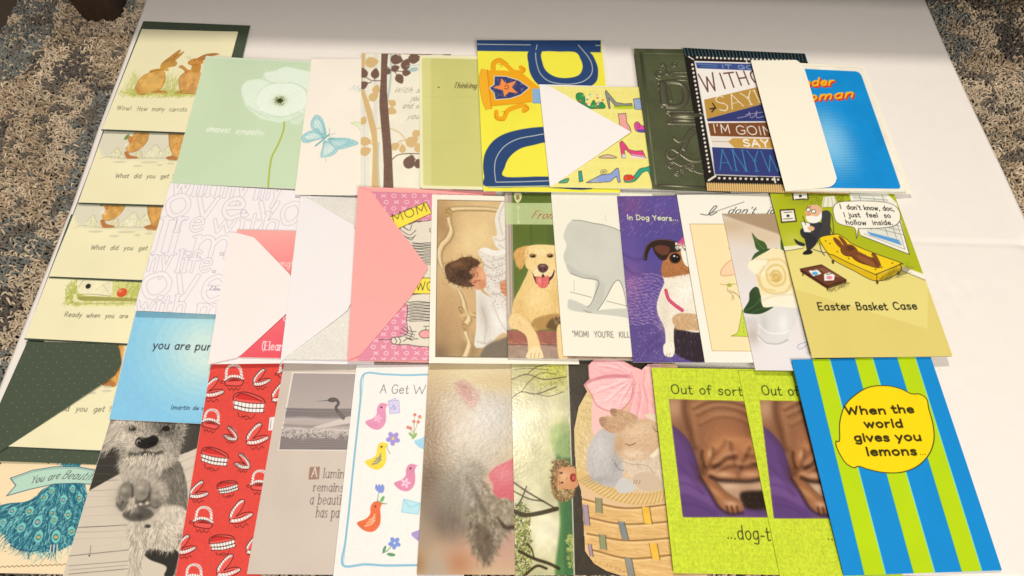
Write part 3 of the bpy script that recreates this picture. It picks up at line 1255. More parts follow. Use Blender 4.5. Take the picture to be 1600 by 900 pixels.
def art_snow(c):
    """two hares' legs in the snow"""
    c.mottle(60, .02)
    c.blob([(655, 20), (1160, 20), (1140, 190), (900, 200), (690, 190), (630, 150)], 'd9d2bd', a=.75, soft=30)
    for pts in ([(690, 184), (706, 150), (738, 124), (752, 150), (780, 182)], [(902, 186), (930, 150), (978, 108), (1004, 140), (1030, 182)],
                [(1010, 180), (1034, 140), (1062, 118), (1080, 180)], [(835, 186), (860, 150), (884, 146), (890, 186)]):
        c.blob(pts, 'efe8c6', tex=(8, .05))
        c.fur(pts, 60, 12, ['c9c08a', 'b4a878', 'd9d29c'], 70, 40, w=.7, a=.7)
        c.line(pts, 2.2, '9a8f68', a=.7)
    c.line([(622, 192), (680, 180), (800, 194), (960, 190), (1110, 198)], 2.5, '9a8a62', a=.7)
    c.begin('hare')
    c.blob([(852, 20), (926, 20), (928, 70), (896, 118), (846, 150), (806, 152), (790, 126), (812, 96)], 'd6a056', tex=(7, .2))
    c.blob([(800, 70), (812, 52), (830, 60), (826, 90), (808, 92)], 'cf8a4e')
    c.blob([(776, 72), (786, 52), (808, 38), (806, 62), (790, 74)], '7f8f4a')
    c.ell(795, 108, 14, 12, 'efe6cc')
    c.blob([(778, 152), (800, 150), (816, 172), (858, 182), (862, 192), (806, 194), (788, 186)], 'b87a44')
    c.line([(852, 20), (812, 96), (790, 126), (806, 152), (846, 150), (896, 118), (928, 70), (926, 20)], 3, '8a5a22', a=.75)
    c.line([(880, 40), (850, 76), (826, 92)], 3, '8a5a22', a=.6)
    c.end()
    c.begin('hare')
    c.blob([(1062, 20), (1150, 20), (1140, 110), (1118, 204), (1070, 206), (1048, 196), (1084, 184), (1064, 124)], 'd6a056', tex=(7, .2))
    c.blob([(1040, 190), (1080, 180), (1110, 190), (1106, 206), (1060, 206)], 'b87a44')
    c.line([(1060, 20), (1060, 90), (1066, 130), (1086, 180), (1044, 192)], 3, '8a5a22', a=.8)
    c.line([(1120, 40), (1110, 110), (1120, 170)], 3, '8a5a22', a=.5)
    c.end()
    for (x, y, w) in ((750, 214, 90), (935, 218, 110), (1075, 210, 40), (862, 240, 60), (1000, 236, 40), (1070, 228, 50)):
        c.ell(x, y, w / 2, 6, 'c9c3a6', a=.7, soft=4)
    c.text("What  did  you  get", (720, 312), (1056, 320), 26, '6f6c5a', 3.6, jitter=.02)
    c.text("?", (1078, 320), (1092, 320), 24, '6f6c5a', 3, jitter=.02)


def snow_at(fr):
    def f(c):
        c.Z(*fr)
        art_snow(c)
    return f


def art_ready(c):
    c.Z(0, 420, 3.75)
    c.mottle(60, .02)
    c.blob([(385, 200), (392, 150), (440, 100), (480, 70), (700, 66), (860, 74), (860, 200), (620, 216), (450, 214)], 'dcd88a', a=.75, soft=30)
    c.fur([(390, 110), (470, 70), (480, 210), (390, 212)], 240, 34, ['a9b04a', 'c6c666', '8f9a3c'], -70, 40, w=.7, a=.75)
    c.fur([(640, 90), (840, 60), (840, 190), (700, 190)], 220, 50, ['b4b857', 'cfcf78', '9ba446'], -95, 30, w=.6, a=.7)
    c.begin('white_animal')
    c.blob([(470, 60), (640, 60), (660, 120), (640, 160), (560, 160), (470, 150), (455, 110)], 'efe6bd', tex=(14, .05))
    c.line([(462, 110), (478, 80), (500, 60)], 2.5, '8f845a')
    c.line([(470, 150), (540, 150), (600, 156), (650, 162)], 3, '857a50')
    c.line([(560, 130), (600, 100), (650, 80)], 2, 'a89d70', a=.7)
    c.line([(600, 90), (622, 120), (646, 150)], 2, 'a89d70', a=.7)
    c.ell(518, 103, 17, 14, '2e2a22', rot=-40)
    c.end()
    c.blob([(446, 168), (520, 162), (640, 168), (800, 176), (800, 192), (620, 190), (480, 190)], 'a39b52', soft=8)
    c.blob([(430, 160), (446, 150), (470, 185), (600, 192), (780, 200), (760, 208), (520, 206), (432, 196)], 'ebe2ae')
    c.line([(430, 160), (424, 185), (440, 200), (560, 206), (780, 204)], 2.5, '857a50', a=.8)
    c.fur([(400, 195), (800, 200), (800, 216), (420, 216)], 150, 20, ['9ea548', 'bcbd5c'], -60, 40, w=.7, a=.7)
    c.begin('red_ball')
    c.ell(717, 142, 33, 25, 'd8552f', rot=-25)
    c.glow(705, 132, 14, 9, 'f2b08a', .7)
    c.end()
    c.fur([(760, 130), (830, 120), (830, 200), (740, 196)], 60, 36, ['a3aa48', 'c3c461'], -80, 30, w=.6, a=.7)
    c.text("Ready", (376, 280), (478, 284), 27, '6f6c5a', 3.8, jitter=.02)
    c.text("when  you  are", (506, 285), (750, 292), 25, '6f6c5a', 3.8, jitter=.02)


def art_peacock(c):
    c.Z(0, 640, 3.4625)
    c.mottle(90, .03, seed=8)
    c.begin('peacock')
    out = [(-80, 620), (-30, 540), (40, 510), (140, 500), (200, 470), (240, 430), (330, 400), (430, 395), (470, 420), (480, 560), (460, 690), (400, 730),
           (350, 756), (300, 775), (230, 770), (150, 770), (90, 745), (50, 720), (20, 670), (-20, 650)]
    c.blob(out, '2f6f80')
    c.fur(out, 750, 60, ['7ab8b4', '4a949b', '86c3bb', '2a5f70', '37808a'], 0, 16, w=1.5, a=.95, away=(400, 250), curl=.35)
    c.fur(out, 500, 34, ['1f4f66', '1a4458', '8fcbc3'], 0, 22, w=1.1, a=.9, away=(400, 250), curl=.5, seed=9)
    for k, (x, y, s) in enumerate([(70, 548, 26), (165, 550, 28), (245, 475, 24), (350, 490, 26), (435, 480, 24), (290, 560, 24), (210, 608, 34), (375, 570, 26), (300, 598, 24),
                                   (120, 640, 30), (215, 690, 34), (310, 690, 36), (20, 610, 22), (395, 660, 26), (285, 440, 20), (400, 430, 20)]):
        ax = math.atan2(y - 250, x - 400)
        dx, dy = math.cos(ax), math.sin(ax)
        c.line([(x + dx * 70 + dy * 22, y + dy * 70 - dx * 22), (x + dx * 5 + dy * 27, y + dy * 5 - dx * 27), (x - dx * 50, y - dy * 50), (x + dx * 5 - dy * 27, y + dy * 5 + dx * 27), (x + dx * 70 - dy * 22, y + dy * 70 + dx * 22)],
               4, '1f5468', a=.9)
        c.ell(x, y, s, s * .66, '79c2b4', rot=math.degrees(ax))
        c.ell(x + dx * 3, y + dy * 3, s * .5, s * .42, '2d6a78', rot=math.degrees(ax))
        c.ell(x + dx * 3, y + dy * 3, s * .33, s * .28, 'b9a36a' if k % 3 else 'a9a0a0')
    c.line([(60, 735), (120, 762), (200, 766), (240, 742), (300, 772)], 6, '24566a')
    for x in (282, 300, 318):
        c.line([(x, 735), (x - 4, 776)], 5, 'f0e2c4')
    c.blob([(345, 280), (435, 280), (432, 312), (350, 312)], '3f8791')
    c.fur([(345, 280), (435, 280), (432, 312), (350, 312)], 50, 20, ['24566a', '7cc0bb'], 90, 20, w=1)
    c.end()
    c.begin('banner')
    ban = [(58, 372), (180, 330), (300, 312), (420, 312), (520, 330), (515, 410), (420, 402), (300, 405), (170, 432), (38, 468), (88, 412)]
    c.fill(ban, 'b3d0ba')
    c.line(ban + [ban[0]], 5, '3a5a72', smooth=False)
    c.line([(66, 380), (180, 340), (300, 322), (420, 322), (520, 338)], 2, '3a5a72', a=.8)
    c.text("You are", (165, 404), (322, 376), 44, '4a4a4a', 3.6, font='contrast', slant=.45)
    c.text("Beautiful", (338, 376), (530, 388), 50, '4a4a4a', 3.6, font='contrast', slant=.45)
    c.end()
    w = [(x, 852 + (4 if i % 2 else -4) - x * .03) for i, x in enumerate(range(-60, 380, 13))]
    c.line(w, 3.2, '5a4634')
    for x, y in ((28, 748), (62, 752), (32, 768)):
        c.ell(x, y, 4, 3, '6a5a44')
    c.line([(320, 284), (316, 302)], 3, '4a4036')
    c.ell(267, 291, 5, 4, '4a4036')
    c.ell(2, 291, 6, 6, '4a4036')


def art_paw_dog(c):
    c.Z(90, 640, 3.4615)
    G = lambda v: (np.array([v * 1.0, v * .93, v * .83]) / 255)
    c.fill([(-40, 0), (900, 0), (900, 1000), (-40, 1000)], G(208))
    # deck boards
    c.fill([(150, 440), (340, 345), (340, 300), (700, 240), (830, 180), (830, 0), (200, 0), (150, 200)], G(70), soft=6)
    c.fill([(150, 450), (330, 350), (300, 200), (240, 60), (150, 100)], G(58), soft=4)
    for y0, y1 in ((262, 250), (305, 300), (345, 352), (390, 380)):
        c.line([(190, y0), (330, y1)], 4, G(88), a=.6)
    c.fill([(640, 260), (840, 170), (800, 420), (690, 420)], G(212), soft=4)
    for a_, b_ in (((660, 290), (830, 220)), ((670, 340), (830, 270)), ((690, 400), (830, 340))):
        c.line([a_, b_], 3, G(150), a=.7)
    c.fill([(760, 60), (830, 60), (830, 180), (700, 235)], G(66), soft=10)
    for i, (y0, y1, d) in enumerate(((445, 430, 150), (535, 515, 170), (640, 625, 70), (665, 655, 160), (792, 760, 90), (845, 820, 110), (868, 842, 140), (890, 862, 100), (470, 470, 190), (580, 565, 190), (700, 690, 185))):
        c.line([(60, y0), (430, y1 - (y0 - y1) * .16)], 3 if d > 100 else 4, G(d), a=.8)
    c.fur([(90, 460), (380, 450), (380, 900), (50, 900)], 300, 60, [G(190), G(222), G(200)], -3, 3, w=.5, a=.45)
    c.line([(180, 735), (175, 790)], 5, G(150))
    c.ell(172, 790, 5, 5, G(80))
    # body
    c.begin('dog')
    c.blob([(520, 330), (640, 270), (690, 360), (706, 470), (690, 640), (640, 760), (560, 770), (480, 640), (470, 420)], G(120), soft=14)
    c.fur([(540, 300), (660, 280), (700, 420), (700, 600), (600, 560), (520, 420)], 900, 26, [G(95), G(135), G(160), G(75)], 75, 18, w=.8)
    c.blob([(600, 520), (690, 540), (688, 640), (600, 700), (480, 660), (520, 560)], G(205), soft=20)
    # far legs and shadow
    c.blob([(470, 770), (560, 740), (640, 760), (660, 800), (630, 900), (580, 900), (590, 850), (500, 812)], G(48), soft=8)
    # near leg
    c.blob([(400, 600), (520, 590), (640, 660), (650, 740), (600, 770), (500, 750), (470, 800), (450, 910), (385, 910), (396, 760), (372, 660)], G(196), soft=10)
    c.fur([(400, 600), (560, 600), (650, 680), (620, 760), (500, 750), (440, 800), (400, 760)], 700, 34, [G(225), G(160), G(238), G(130)], 85, 20, w=.9)
    c.fur([(396, 720), (460, 720), (450, 905), (390, 905)], 320, 40, [G(228), G(170), G(140), G(240)], 80, 10, w=.9)
    c.fur([(560, 540), (690, 540), (690, 680), (560, 700)], 500, 34, [G(232), G(190), G(150), G(245)], 60, 25, w=.9)
    # head
    hd = [(250, 190), (270, 120), (330, 50), (420, 20), (600, 20), (680, 60), (690, 120), (660, 200), (650, 280), (590, 320), (470, 330), (360, 330), (340, 260), (320, 200)]
    c.blob(hd, G(150), soft=10)
    c.fur(hd, 1500, 30, [G(215), G(150), G(236), G(96)], 0, 22, w=.9, away=(480, 150))
    c.glow(340, 120, 40, 60, G(232), .5)
    c.glow(400, 190, 40, 40, G(238), .55)
    c.glow(600, 210, 40, 50, G(196), .5)
    c.glow(480, 60, 50, 40, G(120), .5)
    c.glow(480, 330, 130, 24, G(60), .7)
    c.fur([(240, 160), (300, 50), (350, 60), (330, 170), (260, 210)], 420, 60, [G(215), G(170), G(120), G(235)], 125, 16, w=.9)
    c.fur([(340, 262), (470, 252), (620, 236), (590, 300), (460, 322), (360, 322)], 800, 40, [G(225), G(170), G(130), G(240)], 92, 22, w=.9)
    c.blob([(560, 60), (640, 60), (640, 130), (590, 140), (545, 110)], G(60), soft=18, a=.85)
    c.fur([(560, 60), (650, 60), (640, 140), (560, 130)], 200, 30, [G(90), G(140), G(50)], 80, 25, w=.8)
    c.ell(403, 100, 26, 18, G(52), soft=6)
    c.ell(403, 99, 15, 12, G(22), soft=3)
    c.ell(397, 95, 4, 3, G(200))
    c.glow(585, 95, 60, 50, G(40), .75)
    c.glow(640, 150, 40, 80, G(100), .5)
    c.fur([(540, 40), (680, 60), (660, 240), (600, 200)], 300, 30, [G(190), G(120), G(80), G(210)], 80, 25, w=.8, a=.6, seed=21)
    c.fur([(330, 40), (470, 30), (460, 130), (350, 150)], 160, 34, [G(240), G(225), G(150)], 100, 25, w=.9, a=.75, seed=22)
    c.ell(588, 104, 22, 15, G(28), soft=5)
    c.glow(480, 225, 80, 40, G(120), .4)
    c.blob([(422, 168), (440, 150), (480, 154), (520, 140), (546, 154), (540, 184), (512, 204), (476, 214), (440, 206), (422, 190)], G(30), soft=9)
    c.glow(522, 182, 26, 20, G(12), .7)
    c.ell(438, 178, 13, 15, G(140), soft=5)
    c.ell(441, 182, 9, 10, G(16), soft=4)
    c.ell(505, 188, 12, 8, G(8), soft=5)
    c.glow(455, 158, 14, 5, G(120), .6)
    c.line([(474, 212), (472, 232)], 8, G(50), a=.8, soft=4)
    c.line([(392, 238), (430, 246), (470, 236), (515, 242), (566, 232)], 15, G(38), a=.85, soft=8)
    c.fur([(396, 246), (560, 242), (560, 330), (390, 330)], 420, 44, [G(226), G(176), G(100), G(240)], 94, 20, w=.9, a=.85, seed=12)
    c.glow(400, 104, 30, 20, G(60), .7)
    c.ell(404, 100, 17, 13, G(16), soft=5)
    c.ell(398, 95, 4, 3, G(190))
    c.fur([(370, 70), (430, 66), (430, 92), (372, 96)], 40, 26, [G(225), G(170)], 75, 25, w=.9, a=.7, seed=13)
    c.end()
    # the raised paw
    c.begin('paw')
    c.blob([(318, 480), (330, 420), (370, 380), (410, 360), (440, 335), (490, 350), (540, 390), (575, 440), (572, 500), (540, 560), (470, 592), (390, 590), (350, 560), (325, 525)], G(176), soft=12)
    c.fur([(330, 400), (440, 335), (560, 400), (575, 470), (480, 440), (370, 420)], 500, 30, [G(228), G(190), G(150)], 0, 20, w=.9, away=(450, 500))
    c.glow(450, 480, 100, 70, G(84), .75)
    for pts, s in (([(334, 452), (346, 408), (378, 392), (402, 428), (400, 474), (372, 498), (342, 488)], 150), ([(412, 464), (420, 408), (450, 378), (490, 392), (500, 438), (480, 480), (440, 494)], 165),
                   ([(316, 492), (330, 472), (352, 492), (362, 524), (342, 540), (322, 520)], 138), ([(500, 500), (520, 460), (554, 444), (568, 466), (560, 508), (526, 528)], 150),
                   ([(356, 568), (380, 540), (430, 532), (490, 538), (512, 566), (470, 592), (400, 596)], 108)):
        P = np.array(pts, float)
        m_ = P.mean(0)
        c.blob([tuple(m_ + (p - m_) * 1.1 + np.array([3, 6])) for p in P], G(56), soft=9, a=.6)
        c.blob(pts, G(s - 22), soft=8)
        c.glow(m_[0] - 8, m_[1] - 14, 18, 14, G(min(225, s + 45)), .6)
        c.glow(m_[0] + 12, m_[1] + 18, 18, 14, G(s - 70), .5)
    for q in ([(404, 400), (406, 450), (400, 510), (410, 540)], [(352, 500), (380, 520), (410, 520), (440, 505), (490, 500)], [(400, 512), (460, 528), (500, 520)], [(496, 450), (500, 490)]):
        c.line(q, 9, G(60), a=.75, soft=4)
    c.fur([(390, 480), (420, 470), (420, 540), (380, 530)], 60, 34, [G(235), G(215)], 95, 14, w=.9)
    for x, y in ((450, 512), (486, 506), (424, 520)):
        c.ell(x, y, 9, 8, G(214), soft=4)
    c.end()
    c.fur([(320, 470), (420, 470), (430, 540), (340, 540)], 90, 26, [G(205), G(120), G(60)], 80, 30, w=.8, a=.6, seed=31)
    c.fur([(556, 420), (600, 430), (590, 570), (550, 560)], 120, 26, [G(215), G(150), G(235)], 40, 30, w=.8, a=.7, seed=32)
    c.fur([(380, 340), (520, 350), (520, 400), (390, 400)], 110, 34, [G(225), G(180), G(110)], -85, 25, w=.8, a=.6, seed=33)
    c.ell(490, 632, 17, 10, G(60), soft=5)
    c.blur(.8, [(310, 330), (590, 330), (590, 610), (310, 610)])


def art_pure(c):
    c.Z(0, 420, 3.75)
    a0 = hx('62b9e2')
    cols = ['86c2de', '8ac5de', '90c8dd', '97cbdc', '9fcfdb', 'a8d2da', 'b1d6d9', 'bbdad7', 'c4ddd6', 'cbe0d6']
    c.fill([(600, 250), (1300, 250), (1300, 900), (600, 900)], cols[0])
    for i, R in enumerate((470, 410, 350, 300, 255, 213, 172, 132, 92)):
        c.ell(1205 + i * 1, 480 - (R - 92) * .05, R, R * .93, cols[i + 1], a=.9)
    c.mottle(5, .02, seed=3)
    c.text("you are pure", (893, 468), (1268, 482), 46, '2c2f38', 6.6, slant=0)
    c.text("(martin de maat)", (1002, 824), (1272, 836), 25, '2c4258', 3.8)


def denture(c, x, y, s, kind, fl=1, rot=0):
    r = math.radians(rot)
    T = lambda pts: [(x + s * fl * (px * math.cos(r) - py * math.sin(r)), y + s * (px * math.sin(r) + py * math.cos(r))) for px, py in pts]
    RED, PK, WH, K = 'cf2f2a', 'e5574e', 'f3ece2', '241212'
    c.begin('denture')
    if kind == 0:      # closed, seen from the side
        c.blob(T([(-50, -10), (-44, -30), (-10, -36), (40, -24), (56, -8), (54, 24), (20, 28), (-30, 22), (-50, 12)]), PK)
        c.blob(T([(-44, -18), (-30, -32), (-4, -30), (44, -14), (20, -12), (-30, -12)]), RED)
        up = T([(-48, -6), (0, -2), (54, -4), (52, 10), (0, 14), (-46, 8)])
        lo = T([(-46, 8), (0, 14), (52, 10), (50, 24), (0, 27), (-44, 20)])
        c.fill(up, WH)
        c.fill(lo, WH)
        c.line(T([(-46, 8), (0, 14), (53, 10)]), 4, K)
        for i in range(9):
            px = -44 + i * 12
            c.line(T([(px, -4), (px, 24)]), 1.8, '5a2a26', smooth=False)
        c.line(T([(-48, -6), (0, -2), (54, -5)]), 2.6, K)
        c.line(T([(-46, 20), (0, 27), (50, 24)]), 2.4, K)
        c.line(T([(-50, -8), (-44, -28), (-10, -36), (40, -24), (56, -8)]), 3.4, K)
        c.line(T([(-44, -18), (-24, -30), (10, -24), (46, -10)]), 2.4, K)
        c.line(T([(-30, 30), (-24, 44), (0, 40), (14, 48), (26, 34)]), 2.2, K)
        c.line(T([(-16, 50), (-8, 42), (-2, 52), (8, 46)]), 2, K)
        c.line(T([(46, 26), (56, 20)]), 2.4, K)
    elif kind == 1:    # open, seen from the front like a horseshoe
        c.blob(T([(-38, 20), (-20, 6), (14, 8), (36, 22), (26, 40), (-24, 38)]), PK)
        c.line(T([(-34, 10), (-30, -26), (-14, -44), (14, -44), (30, -26), (34, 10)]), 15, PK)
        P = spline(T([(-34, 10), (-30, -26), (-14, -44), (14, -44), (30, -26), (34, 10)]), 8)
        c.line(P, 10, WH, smooth=False)
        for q in P[::3]:
            c.line([(q[0] - 5, q[1] - 4), (q[0] + 5, q[1] + 4)], 1.6, '6a2a28', smooth=False)
        Q = spline(T([(-40, 14), (-16, 2), (14, 4), (38, 16)]), 8)
        c.line(Q, 10, WH, smooth=False)
        for q in Q[::3]:
            c.line([(q[0], q[1] - 6), (q[0], q[1] + 6)], 1.6, '6a2a28', smooth=False)
        c.line(T([(-40, 22), (-16, 10), (16, 12), (40, 24)]), 3.4, K)
        c.blob(T([(-30, 24), (-10, 14), (14, 16), (32, 26), (14, 24), (-14, 24)]), '8a1f1e')
        c.line(T([(-42, 22), (-40, 38), (-20, 42), (24, 46), (38, 34), (40, 22)]), 3, K)
        c.line(T([(-46, 20), (-58, 18), (-60, 26), (-50, 30)]), 2.4, K)
        c.line(T([(-30, 52), (-22, 62), (-14, 52), (-6, 64), (4, 54), (14, 64), (26, 54)]), 2.2, K)
    else:              # gaping, seen from the side
        c.blob(T([(-40, 20), (-36, -6), (-10, -40), (16, -56), (24, -44), (6, -16), (-14, 6), (30, -2), (50, 6), (46, 20), (0, 34), (-30, 34)]), PK)
        P = spline(T([(-38, 8), (-22, -22), (0, -44), (18, -54)]), 8)
        c.line(P, 11, WH, smooth=False)
        Q = spline(T([(-34, 26), (0, 24), (30, 14), (48, 6)]), 8)
        c.line(Q, 12, WH, smooth=False)
        for W in (P, Q):
            for q in W[::3]:
                c.line([(q[0] - 3, q[1] - 6), (q[0] + 3, q[1] + 6)], 1.6, '6a2a28', smooth=False)
        c.line(T([(-42, 22), (-40, -4), (-16, -36), (10, -60), (26, -50), (8, -16), (-14, 8)]), 3, K)
        c.line(T([(-14, 8), (20, -4), (48, -4), (54, 10), (10, 36), (-34, 36), (-42, 22)]), 3, K)
        c.line(T([(-26, 16), (0, 14), (28, 4)]), 2.4, K)
        c.line(T([(-24, 46), (-12, 56), (0, 46), (12, 56), (24, 42), (34, 48)]), 2.2, K)
    c.end()


def art_dentures(c):
    c.Z(270, 560, 2.647)
    c.mottle(3, .05, seed=2)
    for x, y, s, k, f, r in ((253, 72, .95, 1, 1, -4), (364, 88, .75, 2, 1, 0), (312, 188, 1.28, 0, 1, 6), (162, 130, .9, 2, 1, 5), (160, 252, .85, 1, 1, 8), (242, 318, .62, 2, -1, 0),
                             (345, 325, .95, 2, 1, 0), (170, 410, 1.1, 0, 1, 10), (292, 434, .68, 2, -1, 0), (104, 552, .8, 2, 1, 6), (226, 535, .82, 0, 1, -14), (128, 660, .95, 1, 1, 4),
                             (276, 645, 1.0, 2, 1, -4), (203, 765, 1.02, 0, 1, -10), (48, 780, .85, 2, 1, 0), (88, 895, .9, 1, 1, 0), (225, 870, 1.0, 2, 1, 0), (362, 508, .9, 1, 1, 0),
                             (340, 780, .85, 2, 1, 0), (448, 150, .9, 2, 1, 0), (472, 48, .8, 1, 1, 0)):
        denture(c, x, y, s, k, f, r)
    c.begin('small_label')
    c.fill([(402, 246), (424, 243), (418, 298), (396, 300)], 'e9e2dc')
    c.line([(408, 258), (404, 292)], 2, '4a4a4a')
    c.end()


def art_heron(c):
    c.Z(380, 560, 2.647)
    c.mottle(60, .025, seed=4)
    c.begin('photo', [(203, 56), (600, 62), (560, 386), (143, 380)])
    c.fill([(203, 56), (600, 62), (560, 386), (143, 380)], 'e6d9cc')
    c.fill([(208, 61), (600, 67), (560, 380), (149, 376)], 'a2958f', grad=((300, 60), (280, 220), 'b3a49c'))
    c.fill([(180, 205), (600, 214), (590, 250), (172, 246)], '857a78', soft=6)
    for (y, w, col, a) in ((208, 5, '6e6463', .7), (222, 4, '6e6463', .8), (232, 6, '756b69', .8), (243, 5, '948783', .8)):
        c.line([(176, y), (300, y + 5), (450, y + 3), (600, y + 8)], w, col, a=a, soft=4)
    c.line([(172, 256), (260, 250), (330, 262), (440, 256), (600, 266)], 14, 'b8aaa1', a=.9, soft=6)
    c.line([(168, 276), (280, 282), (440, 276), (600, 288)], 9, '857a77', a=.8, soft=5)
    c.fill([(160, 292), (600, 306), (560, 380), (149, 376)], '7b706d', soft=5)
    c.fur([(160, 296), (450, 300), (440, 330), (158, 326)], 500, 14, ['d3c6bb', 'b5a79e', 'e2d6ca'], -30, 60, w=.8, a=.8)
    c.line([(165, 298), (230, 290), (290, 306), (360, 296), (460, 304)], 8, 'd9ccc0', a=.7, soft=5)
    for y in (336, 346, 356, 366):
        c.line([(155, y), (250, y + 3), (340, y - 1), (460, y + 4)], 4, '9a8d87' if y % 20 else '635a59', a=.65, soft=3)
    c.blob([(290, 285), (340, 270), (400, 252), (460, 238), (470, 262), (400, 276), (330, 288)], 'd2c4b8', a=.9, soft=4)
    c.begin('heron')
    c.line([(408, 240), (392, 222), (384, 204), (394, 188), (388, 174), (372, 170)], 14, '56504f')
    c.line([(414, 246), (398, 226)], 20, '6a6361')
    c.ell(370, 172, 20, 10, '5a5352', rot=-4)
    c.line([(354, 174), (306, 178)], 4, '4a4544', taper=True)
    c.end()
    c.end()
    c.begin('initial')
    c.fill([(275, 450), (318, 448), (314, 500), (270, 502)], '9b7a68')
    c.text("A", (282, 490), (306, 490), 38, 'f1e6da', 4, font='serif')
    c.end()
    for s, x0, x1, y, h in (("luminous", 330, 478, 494, 38), ("remains in", 289, 458, 549, 34), ("a beautiful", 275, 445, 603, 40), ("has passed", 300, 462, 657, 40)):
        c.text(s, (x0, y), (x1, y + 3), h, '6a5a52', 3.4, font='serif')


def bird(c, x, y, s, col, wing, fl=1):
    T = lambda pts: [(x + s * fl * a, y + s * b) for a, b in pts]
    c.begin('bird')
    c.blob(T([(46, -48), (34, -56), (16, -54), (4, -36), (2, -10), (-14, 8), (-46, 22), (-30, 44), (-4, 56), (20, 52), (38, 30), (42, 0), (40, -30)]), col, tex=(10, .06))
    c.fill(T([(42, -52), (56, -50), (42, -44)]), col)
    c.ell(x + s * fl * 22, y - s * 38, 4.5, 4.5, '5a3a3a')
    if wing:
        for k in range(3):
            c.line(T([(-16 + 8 * k, 34 - 11 * k), (6 + 3 * k, 28 - 11 * k), (20, 14 - 11 * k)]), 6, wing)
    c.end()


def flower(c, x, y, col, n=5, r=13, cen='e3c45a'):
    c.begin('flower')
    for k in range(n):
        a = 2 * math.pi * k / n + .4
        c.ell(x + math.cos(a) * r, y + math.sin(a) * r, r * .8, r * .6, col, rot=math.degrees(a))
    c.ell(x, y, r * .35, r * .35, cen)
    c.end()


def art_birds(c):
    c.Z(510, 560, 2.647)
    c.mottle(4, .015, seed=6)
    q = [(500, 72), (152, 65)]
    c.line([(520, 70), (430, 68), (330, 70), (240, 66), (152, 68), (140, 180), (124, 330), (108, 480), (92, 640), (78, 760), (68, 855), (160, 852), (250, 857), (380, 856), (480, 860)], 9, '86b9cc', smooth=True)
    c.line([(156, 66), (142, 180), (122, 360), (96, 610), (70, 850)], 4, '6fa9c0', a=.6)
    c.text("A", (222, 143), (248, 143), 38, '4b4a4c', 3.6, font='serif')
    c.text("Get", (268, 145), (340, 147), 40, '4b4a4c', 3.8, font='serif', jitter=.02)
    c.text("Well", (358, 147), (480, 150), 40, '5b5a5c', 3.6, font='serif')
    bird(c, 206, 240, .98, 'dd8fae', None)
    for k in range(5):
        a = k * 1.256
        c.ell(212 + 10 * math.cos(a), 248 + 10 * math.sin(a), 7, 4, 'ecb9cc', rot=math.degrees(a))
    bird(c, 206, 404, 1.0, 'ecd03a', '8f8a80')
    bird(c, 326, 494, 1.0, 'da86a4', None)
    for k in range(5):
        a = k * 1.256
        c.ell(328 + 12 * math.cos(a), 516 + 12 * math.sin(a), 9, 5, 'f0c4d2', rot=math.degrees(a))
    bird(c, 178, 655, 1.12, 'e06a3e', 'f0b184')
    bird(c, 412, 320, 1.05, '9fd0e0', None)
    bird(c, 402, 700, 1.1, 'ab93c8', None)
    c.begin('little_card')
    c.fill([(254, 178), (286, 165), (288, 172), (300, 174), (304, 226), (262, 230)], 'cfc7e2')
    c.line([(254, 178), (286, 165), (288, 174)], 1.6, '9a90b8')
    c.line([(258, 178), (300, 174), (304, 226), (262, 230), (258, 178)], 1.8, '9a90b8', smooth=False)
    c.line([(268, 208), (278, 198), (286, 206), (276, 212)], 3, '8a80b0')
    c.line([(276, 190), (280, 200)], 2, '8a80b0')
    c.end()
    flower(c, 276, 332, 'a08fca', 5, 17)
    c.line([(250, 360), (254, 378), (264, 394)], 3.4, '8aa86a')
    c.line([(210, 592), (216, 560), (224, 548)], 3, '5d9260')
    c.line([(212, 588), (230, 600), (250, 602)], 3, '5d9260')
    c.ell(232, 582, 14, 7, '6fae66', rot=-60)
    c.begin('flower')
    for dx in (-12, 0, 12):
        c.blob([(224 + dx * .4, 556), (214 + dx, 540), (218 + dx, 520), (228 + dx, 532), (232 + dx * .4, 552)], '7f8ed0')
    c.end()
    c.begin('sprig')
    for x, y in ((362, 262), (348, 290), (386, 242), (366, 234), (380, 264), (338, 286)):
        c.ell(x, y, 7, 7, 'd9786f')
        c.line([(x, y), (362, 312)], 2, 'a9a070')
    c.ell(364, 322, 16, 7, '8fb36a', rot=-50)
    c.ell(350, 316, 12, 6, '8fb36a', rot=40)
    c.end()
    c.begin('letter_envelope')
    c.fill([(320, 582), (388, 600), (380, 646), (310, 636)], 'b5dbe2')
    c.line([(320, 582), (388, 600), (380, 646), (310, 636), (320, 582)], 2.4, '84bccb', smooth=False)
    c.line([(320, 584), (346, 618), (388, 602)], 2.2, '84bccb', smooth=False)
    c.end()
    flower(c, 282, 764, '7a90cf', 5, 15, 'c9cfe6')
    c.line([(270, 776), (252, 796), (232, 806)], 3.2, '5d8a60')
    c.ell(268, 812, 18, 7, '5d9260', rot=8)
    c.ell(240, 790, 16, 6, '5d9260', rot=-70)
    c.fill([(384, 250), (392, 240), (396, 250)], 'd9a441')


